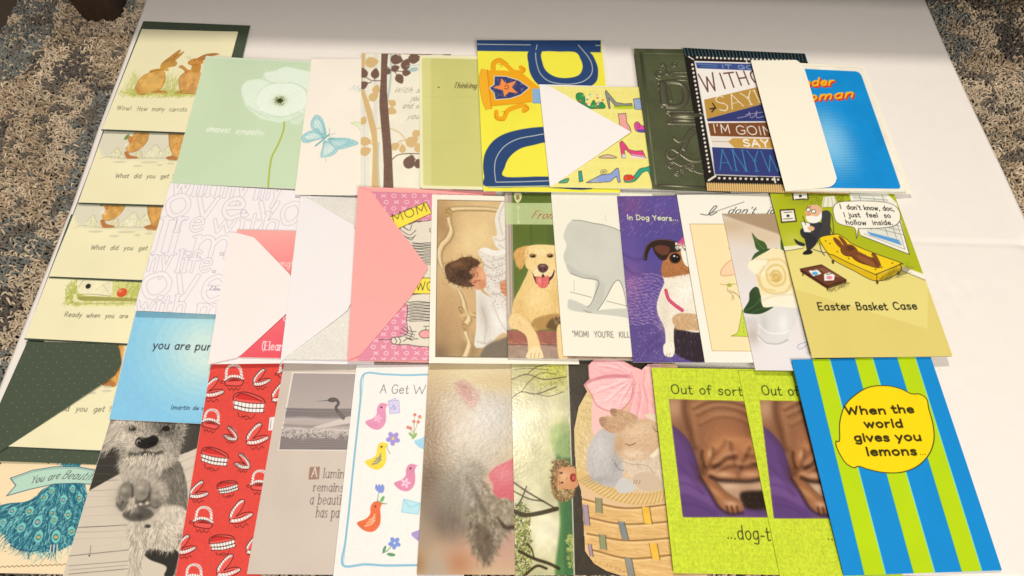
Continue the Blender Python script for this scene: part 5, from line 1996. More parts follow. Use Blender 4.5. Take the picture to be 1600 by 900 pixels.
def art_cat(c):
    c.Z(540, 280, 3.0)
    for r in range(30):
        for k in range(12):
            x = 130 + k * 48 + (12 if r % 2 else 0)
            y = 78 + r * 29.5
            col = 'f0c3c9'
            if (r + k) % 2:
                c.line([(x - 10, y - 7), (x + 10, y + 7)], 4, col, smooth=False)
                c.line([(x + 10, y - 7), (x - 10, y + 7)], 4, col, smooth=False)
            else:
                t = np.linspace(0, 2 * np.pi, 9)
                c.line(np.stack([x + 10 * np.cos(t), y + 8 * np.sin(t)], 1), 3.6, col)
    FUR, K = 'ded2bd', '3a3531'

    def kitty(dy, flip):
        c.begin('cat')
        if not flip:
            body = [(300, 212), (330, 200), (380, 196), (430, 190), (560, 200), (560, 470), (380, 470), (330, 420), (312, 360), (300, 300), (270, 285), (255, 240), (275, 210)]
        else:
            body = [(300, 545), (420, 535), (560, 540), (560, 800), (430, 790), (330, 782), (290, 775), (250, 776), (220, 770), (216, 745), (260, 738), (290, 720), (286, 660), (292, 600), (275, 575)]
        c.blob(body, FUR)
        c.line(body, 3, K, closed=True)
        if not flip:
            for q in ([(262, 240), (300, 262), (330, 240)], [(270, 225), (300, 240), (310, 215)], [(270, 270), (310, 275), (330, 262)], [(262, 255), (305, 285), (322, 268)], [(300, 212), (285, 208), (275, 225), (290, 236)],
                      [(320, 205), (330, 195), (342, 202), (356, 196)], [(398, 230), (394, 242), (402, 250)]):
                c.line(q, 3, K)
            for y in (298, 310, 322, 336, 350, 364, 378, 392):
                c.line([(312, y), (350, y + 4), (390, y + 1), (450, y + 5)], 3.4, K)
                c.line([(316, y + 5), (372, y + 9), (440, y + 6)], 2, K)
        else:
            for y in (578, 592, 606, 620, 634, 648, 662):
                c.line([(290, y), (340, y - 4), (390, y), (450, y - 3)], 3.4, K)
                c.line([(300, y + 6), (360, y + 3), (430, y + 6)], 2, K)
            c.begin('nose')
            c.blob([(344, 726), (360, 710), (384, 708), (404, 718), (404, 738), (384, 744), (360, 744)], 'ef9f9b')
            c.line([(344, 726), (360, 710), (384, 708), (404, 718), (404, 738), (384, 744), (360, 744)], 3, K, closed=True)
            c.end()
            c.line([(376, 708), (376, 692)], 3, K)
            c.line([(366, 690), (390, 690)], 3, K)
            for q in ([(262, 700), (296, 722), (324, 730)], [(272, 690), (300, 712), (330, 715)], [(256, 720), (300, 735), (322, 742)], [(156, 752), (200, 752), (216, 752)], [(280, 740), (310, 750), (340, 748)],
                      [(230, 745), (240, 760), (232, 772)], [(250, 742), (258, 760), (252, 774)], [(300, 690), (312, 720), (300, 750)], [(270, 760), (290, 748), (312, 756)]):
                c.line(q, 3, K)
        c.end()
    kitty(0, False)
    kitty(0, True)
    c.begin('banner')
    c.fill([(200, 182), (378, 108), (404, 160), (238, 236)], 'f4d945')
    c.line([(200, 182), (378, 108), (404, 160), (238, 236)], 3, '4a4230', closed=True, smooth=False)
    c.text("MOM", (222, 204), (386, 150), 42, '4a4230', 4)
    c.end()
    c.begin('banner')
    c.fill([(322, 462), (470, 466), (470, 540), (300, 536)], 'f4d945')
    c.line([(322, 462), (470, 466), (470, 540), (300, 536)], 3, '4a4230', closed=True, smooth=False)
    c.text("WOW", (330, 520), (462, 522), 40, '4a4230', 4)
    c.end()


def art_sleeper(c):
    c.Z(540, 280, 3.0)
    Q = [(432, 97), (900, 108), (900, 838), (422, 832)]
    c.begin('photo', Q)
    c.fill(Q, 'c8a472')
    c.glow(620, 280, 130, 150, 'e2c690', .9)
    c.glow(650, 160, 120, 60, 'dcbd88', .8)
    c.glow(450, 200, 50, 120, 'a47f54', .8)
    c.glow(460, 700, 90, 140, 'a58056', .8)
    c.glow(500, 560, 70, 90, 'c09b6a', .7)
    c.glow(440, 820, 60, 60, '6f5438', .8)
    c.glow(580, 800, 60, 60, '7d6038', .7)
    c.mottle(30, .04, seed=6)
    c.begin('headboard')
    fr = [(740, 150), (660, 140), (560, 138), (500, 142), (484, 158), (486, 200), (496, 240), (480, 280), (452, 310), (440, 350), (448, 400), (470, 440), (490, 480), (530, 520), (552, 570), (560, 610), (580, 650), (560, 690), (566, 730), (580, 770), (566, 820), (550, 850)]
    c.line(fr, 30, 'd3b685', soft=5)
    c.line([(x + 11, y + 9) for x, y in fr], 7, '8a673f', a=.75, soft=4)
    c.line([(x - 13, y - 9) for x, y in fr], 6, '7f5d38', a=.65, soft=4)
    c.line([(x - 3, y - 2) for x, y in fr], 9, 'efd9ac', a=.75, soft=5)
    for x, y in ((486, 150), (478, 166), (545, 618), (560, 700), (558, 690), (540, 610), (606, 640)):
        c.blob([(x - 14, y - 8), (x, y - 16), (x + 14, y - 4), (x + 10, y + 10), (x - 8, y + 12)], 'b9965f', soft=3)
        c.line([(x - 12, y - 4), (x, y - 12), (x + 10, y)], 3, '6f4f2c', a=.8)
        c.line([(x - 8, y + 6), (x + 4, y + 10)], 3, '6f4f2c', a=.7)
    c.line([(540, 640), (580, 634), (620, 640)], 10, 'cfae78', soft=3)
    c.end()
    # pillow and sheets
    c.begin('pillow')
    c.blob([(612, 490), (640, 530), (690, 560), (760, 600), (800, 640), (800, 760), (740, 720), (680, 770), (640, 790), (604, 780), (612, 700), (612, 600)], 'dcd4c8', soft=5)
    c.glow(650, 640, 24, 90, 'b3a594', .6, rot=-12)
    c.glow(720, 660, 30, 60, 'efe8de', .7)
    c.end()
    c.begin('bed_sheet')
    c.blob([(740, 100), (800, 100), (800, 330), (720, 330), (690, 275), (710, 260), (700, 190), (715, 140)], 'e3dacb', soft=4)
    for q in ([(740, 120), (720, 180), (735, 260)], [(700, 280), (730, 290), (760, 270)], [(720, 310), (750, 330)], [(640, 600), (660, 680), (650, 770)], [(690, 580), (720, 660), (760, 720)], [(620, 760), (650, 770), (690, 756)]):
        c.line(q, 4, 'a79a8a', a=.6, soft=5)
    c.end()
    c.blob([(650, 790), (700, 760), (800, 740), (800, 850), (640, 850)], '6a5f52', soft=16, a=.9)
    c.begin('sleeping_child')
    c.blob([(620, 340), (660, 330), (720, 345), (800, 330), (800, 640), (740, 610), (690, 560), (650, 520), (640, 470), (650, 400)], 'dcd2c4', soft=4)
    rs = np.random.RandomState(8)
    for _ in range(150):
        x, y = 640 + rs.rand() * 150, 345 + rs.rand() * 260
        if x > 640 + max(0, (y - 480)) * .6:
            c.ell(x, y, 3, 2.4, 'a08a82', a=.8)
    for q in ([(650, 400), (690, 420), (740, 400)], [(660, 450), (700, 460), (760, 430)], [(690, 350), (700, 380), (740, 370)], [(680, 540), (720, 540), (760, 570)], [(700, 490), (740, 480), (760, 450)]):
        c.line(q, 4, 'a99b8e', a=.7, soft=4)
    c.blob([(640, 340), (690, 360), (740, 352), (760, 330), (700, 335), (660, 322), (630, 328)], 'e9e1d4', soft=3)
    c.blob([(570, 395), (610, 400), (640, 420), (658, 455), (655, 500), (625, 520), (592, 500), (575, 460)], 'd3936c', soft=5)
    c.glow(640, 450, 16, 26, 'e5ae88', .7)
    c.glow(600, 440, 16, 20, 'b87650', .5)
    c.blob([(626, 470), (650, 480), (660, 500), (640, 515), (622, 498)], 'c98860', soft=4)
    hair = [(465, 420), (480, 395), (520, 380), (560, 366), (600, 370), (625, 390), (615, 410), (590, 415), (580, 440), (595, 455), (580, 480), (600, 500), (560, 505), (510, 490), (478, 470)]
    c.blob(hair, '4f3220', soft=5)
    c.fur(hair, 420, 20, ['6a4429', '38220f', '7d5433', '2e1b10'], 40, 40, w=1, a=.8, curl=1.6)
    c.glow(520, 400, 40, 16, '8f6238', .6, rot=-15)
    c.glow(545, 450, 40, 26, '24140a', .5)
    c.fur([(540, 366), (605, 366), (618, 396), (540, 396)], 60, 16, ['6a4429', '4a2f1a'], -30, 60, w=.9, a=.8, curl=1.4)
    for q in ([(594, 444), (602, 450), (598, 458)], [(612, 436), (620, 446), (618, 456)], [(612, 474), (620, 478), (630, 474)]):
        c.line(q, 3, '6f3f28', a=.9)
    c.blob([(600, 478), (612, 474), (614, 486), (604, 490)], 'b5604a', soft=3)
    c.begin('hand')
    c.blob([(722, 500), (735, 480), (760, 470), (800, 480), (800, 560), (760, 556), (735, 536)], 'cf8d64', soft=3)
    for y in (496, 514, 530):
        c.line([(726, y), (760, y + 4)], 3, '9a5c3a', a=.8)
    c.end()
    c.end()
    c.mottle(2.2, .04, seed=14)
    c.end()
    c.line([(432, 97), (422, 832)], 3, '3f3226', smooth=False)
    c.line([(422, 832), (900, 838)], 3, '3f3226', smooth=False)
    c.line([(432, 97), (900, 108)], 3, '5f5038', smooth=False)


def art_lab(c):
    c.Z(780, 290, 3.1034)
    c.fill([(0, 0), (900, 0), (900, 900), (0, 900)], '5a6b2a')
    c.mottle(40, .06, seed=3)
    c.fill([(150, 190), (158, 190), (162, 320), (156, 320)], '4c5c24', soft=4)
    c.fill([(230, 190), (330, 190), (340, 500), (240, 500)], '53632a', soft=12)
    c.fill([(20, 20), (62, 20), (70, 560), (60, 700), (30, 700)], 'b7a796')
    for x, col in ((36, 'd0c1ae'), (46, '9a8a7a'), (57, '7f7264')):
        c.line([(x, 20), (x + 10, 620)], 4, col, smooth=False)
    c.begin('door_knocker')
    c.blob([(72, 40), (90, 34), (108, 40), (106, 66), (90, 84), (76, 68)], 'd8cfa0', soft=2)
    c.ell(90, 58, 9, 12, '8a8040')
    c.ell(92, 106, 8, 10, 'd8cfa0')
    c.line([(92, 118), (94, 170)], 8, 'cfc598', a=.8)
    c.ell(94, 178, 9, 8, 'd8cfa0')
    c.end()
    c.begin('name_band')
    c.fill([(24, 84), (900, 90), (900, 196), (34, 188)], 'c3ce96', a=.82)
    c.text("From", (156, 158), (268, 164), 40, 'b04a4c', 4, font='contrast', slant=.5)
    c.text("the dog", (300, 165), (460, 170), 40, 'b04a4c', 4, font='contrast', slant=.5)
    c.end()
    c.begin('step')
    c.fill([(40, 702), (900, 715), (900, 775), (44, 768)], '9a5a4a', tex=(12, .15))
    c.fill([(44, 768), (900, 776), (900, 860), (44, 846)], 'a08470', tex=(8, .12))
    c.fur([(44, 760), (330, 765), (330, 785), (44, 780)], 60, 40, ['c98a74', '6f4038'], 2, 6, w=.8)
    c.line([(42, 770), (900, 778)], 4, '6f4a40', a=.8)
    c.end()
    Y = 'e3c07c'
    c.begin('labrador')
    body = [(60, 620), (70, 560), (100, 500), (130, 440), (160, 400), (300, 400), (360, 480), (360, 690), (300, 690), (240, 640), (170, 650), (190, 700), (120, 690), (60, 690), (44, 660)]
    c.blob(body, Y, soft=4)
    c.glow(190, 540, 60, 60, 'f0d596', .8)
    c.glow(100, 600, 30, 60, 'c99f58', .5)
    c.glow(280, 560, 30, 70, 'd2aa64', .6)
    c.blob([(148, 690), (170, 650), (220, 630), (290, 625), (320, 690), (250, 698), (190, 700)], 'ae8448', soft=12)
    c.blob([(230, 690), (262, 640), (320, 650), (320, 700)], '4f3a22', soft=14, a=.8)
    c.blob([(50, 640), (90, 620), (140, 660), (170, 700), (190, 740), (206, 820), (204, 836), (140, 838), (140, 790), (130, 730), (90, 700), (56, 690)], 'e6c68a', soft=4)
    c.blob([(132, 836), (144, 800), (170, 780), (200, 790), (214, 830), (200, 838)], 'edd3a0', soft=3)
    for x in (152, 170, 190):
        c.line([(x, 838), (x + 4, 812)], 3, '9a7444', a=.8)
    c.line([(140, 650), (172, 690), (194, 750)], 4, 'a9834a', a=.5, soft=4)
    c.blob([(280, 690), (320, 690), (330, 850), (290, 840)], 'e6c68a', soft=4)
    # head
    c.blob([(70, 330), (90, 305), (140, 292), (150, 320), (130, 360), (112, 400), (96, 402), (76, 360)], 'd2a25c', soft=4)
    hd = [(124, 340), (134, 300), (170, 288), (230, 288), (290, 300), (300, 360), (290, 420), (260, 450), (250, 490), (200, 500), (170, 470), (150, 420), (128, 390)]
    c.blob(hd, 'e9ca8a', soft=4)
    c.blob([(268, 330), (300, 320), (310, 400), (280, 420)], 'd9b06c', soft=6)
    c.glow(205, 320, 40, 22, 'f3dda4', .8)
    c.blob([(160, 420), (190, 400), (240, 404), (262, 424), (250, 450), (210, 440), (170, 446)], 'f0d8a6', soft=5)
    c.fur(body, 900, 18, ['f3dca6', 'c99f5c', 'dcb876'], 95, 30, w=.6, a=.5)
    c.fur(hd, 500, 14, ['f6e2b2', 'cfa664', 'e0bd7c'], 95, 40, w=.6, a=.5)
    c.fur([(70, 330), (140, 292), (130, 360), (96, 402)], 160, 18, ['b5843f', 'e0b46c'], 110, 20, w=.7, a=.6)
    for x in (163, 247):
        c.ell(x, 342, 17, 9, '8a6638', soft=4)
        c.ell(x, 343, 11, 7, '2a1a10', soft=2)
        c.ell(x - 3, 340, 2.4, 2, 'd8c8a8')
        c.line([(x - 18, 336), (x, 330), (x + 18, 337)], 3, '8a6638', a=.7)
    c.blob([(186, 392), (200, 380), (226, 382), (238, 396), (232, 414), (212, 424), (192, 414)], '5a3a34', soft=3)
    c.glow(210, 390, 12, 5, 'a98a84', .7)
    c.ell(200, 406, 4, 4, '2a1614')
    c.ell(222, 406, 4, 4, '2a1614')
    c.blob([(160, 418), (172, 440), (200, 446), (212, 428), (226, 446), (252, 440), (268, 408), (264, 440), (244, 466), (238, 480), (186, 480), (170, 456)], '4a2620', soft=3)
    c.begin('tongue')
    c.blob([(182, 440), (212, 446), (240, 438), (238, 480), (222, 498), (196, 494), (178, 466)], 'd96a62', soft=3)
    c.line([(210, 446), (210, 486)], 3, 'b34a48', a=.7)
    c.glow(196, 462, 8, 14, 'ee9a90', .7)
    c.end()
    c.end()
    c.mottle(2, .03, seed=15)


def art_elephant(c):
    c.Z(780, 290, 3.1034)
    G, K = 'c9c7b7', '6f6e66'
    c.begin('elephant')
    b = [(318, 220), (340, 180), (380, 168), (440, 178), (500, 188), (560, 208), (620, 240), (700, 300), (700, 640), (640, 640), (606, 520), (580, 466), (560, 470), (520, 540), (480, 600), (450, 618),
         (410, 606), (400, 592), (440, 580), (462, 520), (476, 460), (420, 448), (350, 424), (322, 380), (312, 340), (326, 290), (312, 250)]
    c.blob(b, G, tex=(30, .03))
    c.blob([(340, 424), (330, 380), (400, 424), (478, 440), (478, 462), (400, 446)], 'b5b4a6', a=.6, soft=8)
    c.blob([(470, 460), (510, 480), (500, 560), (450, 610), (420, 605), (460, 560)], 'bab9aa', a=.6, soft=8)
    c.line([(352, 168), (400, 170), (460, 184), (500, 190), (560, 208), (620, 238)], 3, K)
    c.line([(346, 424), (400, 446), (480, 462), (468, 520), (440, 580), (404, 590), (416, 608), (452, 616), (480, 600), (520, 540), (556, 474), (584, 462), (606, 520), (620, 600)], 3, K)
    c.end()
    c.begin('shadow_wash')
    c.blob([(334, 560), (350, 552), (420, 584), (408, 604), (440, 618), (480, 604), (640, 600), (680, 650), (560, 632), (430, 618), (340, 600)], 'c6c4b4', soft=3)
    c.end()
    c.line([(346, 516), (448, 542)], 2.6, '7a796e')
    c.line([(520, 560), (640, 590)], 2.6, '7a796e')
    c.line([(362, 460), (364, 510)], 1.6, '8a897e', a=.7)
    c.line([(515, 140), (516, 170)], 1.4, 'a9a89c', a=.7)
    c.text("\"MOM!  YOU'RE  KILLING", (356, 732), (680, 738), 25, '7f7c6e', 3.8, jitter=.02)


def art_party_dog(c):
    c.Z(780, 290, 3.1034)
    c.fill([(540, 20), (1000, 20), (1000, 900), (540, 900)], '5a4a86')
    c.glow(640, 100, 60, 60, '7a4f86', .8)
    c.glow(800, 90, 90, 40, '5c4f96', .8)
    c.glow(640, 300, 60, 100, '6a5396', .7)
    c.glow(760, 300, 120, 120, '50478e', .8)
    c.glow(640, 480, 60, 110, '84588e', .8)
    c.glow(740, 560, 60, 90, '5c4a8e', .7)
    c.glow(690, 740, 90, 100, '584580', .8)
    rs = np.random.RandomState(4)
    for q in range(16):
        y = 440 + q * 16
        P = [(620, y + 20 - q * 2), (680, y - 6), (740, y - 12), (800, y + 6 + q)]
        S = spline(np.array(P, float), 8)
        for x, yy in S:
            x += rs.normal(0, 3)
            yy += rs.normal(0, 3)
            c.line([(x - 5, yy - 1), (x + 5, yy + 2)], 3.4, ['a77fb0', 'b58aa9', '8a6fae'][rs.randint(3)], a=.75)
    for _ in range(170):
        x, y = 575 + rs.rand() * 300, 60 + rs.rand() * 190
        c.line([(x - 4, y + 5), (x + 5, y - 5)], 4, ['8a5a9a', '7a62a8', 'a07aa8', '4a3f7a'][rs.randint(4)], a=.55)
    for _ in range(110):
        x, y = 655 + rs.rand() * 250, 690 + rs.rand() * 160
        c.ell(x, y, 2.4, 2.2, 'a88ab8', a=.7)
    for q in ([(640, 850), (700, 790), (760, 740), (800, 700)], [(700, 850), (730, 800), (780, 770)], [(600, 380), (640, 420), (700, 440)], [(600, 330), (660, 360), (700, 350)]):
        c.line(q, 8, '3f3068', a=.5, soft=8)
    c.text("In Dog Years...", (622, 164), (866, 172), 27, 'e6ebb0', 4.6, jitter=.03)
    c.begin('terrier')
    c.blob([(830, 700), (1000, 680), (1000, 850), (860, 820)], '2b2028', soft=10)
    c.fur([(830, 700), (950, 700), (950, 840), (860, 820)], 120, 10, ['8a7a90', '4a3a48'], 0, 90, w=.7, a=.5)
    wb = [(790, 430), (830, 420), (900, 430), (1000, 420), (1000, 690), (880, 700), (850, 690), (846, 750), (850, 800), (838, 830), (806, 826), (796, 800), (806, 760), (800, 690), (772, 630), (764, 580), (780, 520), (800, 470)]
    c.blob(wb, 'e8ddc8', soft=4)
    c.glow(800, 620, 24, 80, 'cfbfa6', .5)
    c.blob([(840, 640), (890, 620), (1000, 640), (1000, 700), (880, 702), (850, 690)], 'bf9464', soft=10, a=.9)
    c.glow(900, 520, 50, 60, 'f3ebdc', .8)
    c.blob([(800, 770), (840, 760), (850, 800), (838, 830), (806, 826), (796, 802)], 'efe4cc', soft=3)
    for x in (812, 826):
        c.line([(x, 828), (x + 2, 814)], 3, '9a8468')
    c.fur(wb, 700, 16, ['f4ecdc', 'cbbca4', 'ddd0ba'], 95, 35, w=.6, a=.5)
    hd = [(786, 400), (800, 350), (830, 320), (880, 310), (920, 330), (930, 420), (880, 436), (820, 446), (790, 440)]
    c.blob(hd, 'a96c3e', soft=5)
    c.fur(hd, 500, 16, ['c98a58', '7f4a28', 'b5774a'], 80, 40, w=.7, a=.6)
    c.blob([(880, 320), (900, 318), (930, 340), (930, 400), (896, 380)], 'efe6d6', soft=6)
    c.blob([(700, 360), (702, 320), (720, 284), (756, 264), (800, 262), (850, 270), (880, 300), (870, 322), (830, 330), (806, 362), (780, 360), (754, 330), (740, 300), (722, 330), (716, 360)], '2f1f1a', soft=4)
    c.blob([(752, 300), (780, 290), (822, 300), (822, 330), (790, 338), (762, 320)], '6a3d2c', soft=8, a=.9)
    c.line([(704, 356), (704, 322), (722, 286), (756, 266), (800, 264), (848, 272)], 4, '8a6a54', a=.6)
    c.ell(852, 354, 28, 26, '4a2a1a', soft=6)
    c.ell(853, 354, 22, 21, '140c0a', soft=3)
    c.ell(848, 344, 5, 4, 'efe6da')
    c.ell(862, 348, 3, 3, 'a99a8c')
    c.end()
    c.begin('collar')
    c.line([(808, 510), (820, 550), (850, 580), (886, 606)], 18, 'c43a5c')
    c.line([(808, 510), (820, 550), (850, 580), (886, 606)], 5, 'e0708a', a=.7)
    c.end()
    c.begin('party_hat')
    c.fill([(868, 278), (900, 240), (960, 300), (940, 320), (880, 300)], 'd04f7e')
    for _ in range(40):
        x, y = 856 + rs.rand() * 60, 282 + rs.rand() * 30
        c.ell(x, y, 5, 4, ['e9d8a0', '8fc0a0', 'e58aa0', 'f0e8d8'][rs.randint(4)])
    c.end()
    c.mottle(2, .05, seed=19)


def art_jog(c):
    c.Z(960, 290, 3.0)
    c.begin('drawing_panel')
    Q = [(353, 180), (800, 186), (800, 780), (458, 775)]
    c.fill(Q, 'f2d9a6')
    c.line([Q[3], Q[0], Q[1]], 2.4, 'a98c5c', smooth=False)
    c.line([Q[3], Q[2]], 2.4, 'a98c5c', smooth=False)
    c.begin('nose')
    c.blob([(494, 410), (510, 380), (536, 356), (560, 346), (620, 360), (620, 424), (560, 420), (510, 426)], 'f3c9a0')
    c.line([(550, 348), (520, 370), (498, 404), (506, 424), (560, 420)], 2.6, 'b5835a')
    c.end()
    c.line([(534, 292), (538, 300)], 2.4, 'a98c5c')
    c.begin('green_dress')
    c.blob([(546, 706), (576, 690), (590, 640), (600, 580), (660, 700), (640, 712), (590, 708)], 'c3d03f')
    c.line([(546, 706), (576, 690), (588, 640), (600, 582)], 2.6, '7f8a2f')
    c.line([(546, 706), (640, 710)], 2.6, '7f8a2f')
    for y in (600, 620, 640, 660, 680):
        c.line([(604, y), (606, y + 10)], 2, '7f8a2f')
    c.end()
    c.begin('cocktail_glass')
    c.line([(494, 462), (520, 466), (580, 462)], 2.2, '8a7f4a')
    c.ell(538, 468, 13, 9, 'a9b04a')
    c.line([(530, 480), (528, 492), (544, 506), (552, 520), (550, 540)], 2, '8a7f5a')
    c.line([(528, 492), (560, 500), (580, 520), (592, 540)], 3, 'a99a6a')
    c.line([(540, 500), (570, 510), (590, 530)], 2, '6f6648')
    c.line([(555, 515), (560, 535)], 2, '6f6648')
    c.end()
    c.end()
    c.text("I", (418, 136), (470, 130), 34, '4a4a4a', 5, font='contrast', slant=.6)
    c.line([(404, 134), (440, 138), (470, 112), (480, 98), (466, 100), (444, 130), (452, 140), (480, 126)], 4, '4a4a4a')
    c.text("don't  jog", (528, 134), (780, 138), 32, '4a4a4a', 4.4, font='contrast', slant=.5)


def art_rose(c):
    c.Z(960, 290, 3.0)
    c.fill([(480, 100), (1000, 100), (1000, 920), (480, 920)], 'dcd0c2', grad=((600, 150), (640, 600), 'e3dad6'))
    c.glow(560, 190, 120, 50, 'c7ab88', .85)
    c.glow(700, 240, 160, 50, 'd4b994', .8)
    c.fill([(500, 130), (800, 130), (800, 240), (640, 184), (500, 134)], 'a98e70', soft=14)
    c.glow(600, 330, 60, 90, 'dccfc2', .8)
    c.glow(650, 700, 40, 50, 'b9aa9e', .8)
    c.glow(640, 640, 60, 30, 'c9beb8', .7)
    c.glow(800, 800, 120, 60, 'e6dedb', .8)
    c.begin('vase')
    c.blob([(664, 590), (720, 570), (860, 572), (850, 640), (820, 700), (812, 736), (770, 752), (710, 748), (672, 716), (672, 650)], 'dad5cf', soft=4)
    c.glow(700, 650, 22, 50, 'bdb7b0', .6)
    c.glow(790, 650, 24, 50, 'efece8', .7)
    c.line([(676, 652), (720, 690), (790, 692), (820, 680)], 5, 'f3f0ec', a=.8, soft=3)
    c.line([(672, 700), (710, 736), (770, 742), (812, 724)], 6, 'aaa49d', a=.7, soft=3)
    c.line([(676, 716), (712, 746), (770, 750), (810, 738)], 4, 'f0ece8', a=.8, soft=3)
    c.end()
    c.begin('leaf')
    c.blob([(644, 222), (670, 250), (704, 268), (716, 300), (690, 310), (664, 296), (654, 260)], '3f5a2c', soft=3)
    c.line([(648, 230), (680, 280), (712, 306)], 3, '7a8f52', a=.7)
    c.end()
    c.begin('leaf')
    c.blob([(642, 350), (660, 318), (700, 300), (740, 296), (760, 300), (700, 340), (660, 346)], '35502a', soft=3)
    c.end()
    c.begin('leaf')
    c.blob([(604, 590), (630, 540), (634, 500), (664, 474), (700, 510), (740, 560), (740, 574), (690, 600), (640, 602)], '2c4424', soft=3)
    c.line([(610, 590), (660, 560), (690, 520)], 3, '5f7a48', a=.7)
    c.line([(640, 600), (680, 580), (730, 572)], 3, '55703f', a=.6)
    c.end()
    c.begin('leaf')
    c.blob([(780, 250), (800, 270), (810, 320), (780, 300)], '4f6a38', soft=3)
    c.end()
    c.begin('rose')
    R = [(624, 376), (660, 340), (720, 306), (740, 294), (800, 310), (840, 340), (900, 420), (900, 560), (850, 574), (760, 566), (700, 570), (692, 540), (676, 480), (664, 420)]
    c.blob(R, 'eedcae', soft=3)
    c.glow(765, 435, 70, 70, 'f0dca0', .8)
    c.glow(680, 380, 40, 30, 'f3e8c8', .8)
    c.blob([(690, 520), (740, 510), (850, 500), (870, 570), (760, 568), (700, 568)], 'f1e6cc', soft=6)
    c.blob([(624, 376), (664, 344), (720, 350), (700, 420), (668, 420)], 'f3e7c4', soft=6)
    for q, col in (([(668, 420), (690, 480), (740, 506), (800, 500), (830, 460)], 'c9a85e'), ([(700, 380), (680, 430), (700, 480), (750, 494)], 'd3b36a'), ([(720, 350), (780, 350), (820, 400), (824, 450)], 'd3b36a'),
                   ([(712, 400), (740, 376), (780, 380), (800, 420), (790, 460), (750, 470), (722, 450), (712, 410)], 'c79f4e'), ([(730, 420), (748, 402), (772, 408), (780, 436), (758, 452), (736, 444)], 'b98f3e'),
                   ([(742, 430), (752, 418), (768, 424), (766, 440), (752, 444)], 'a97c30'), ([(692, 540), (740, 520), (820, 512), (860, 520)], 'd9c493'), ([(664, 344), (720, 352), (690, 400), (668, 420)], 'd9c493'), ([(800, 310), (830, 380), (850, 470)], 'd9c493')):
        c.line(q, 6, col, a=.7, soft=5)
    c.glow(752, 430, 20, 20, 'd0a44a', .6)
    c.end()
    c.line([(940, 742), (910, 736), (880, 740), (858, 752), (866, 768), (890, 758), (906, 742)], 3, '8fa0b8')


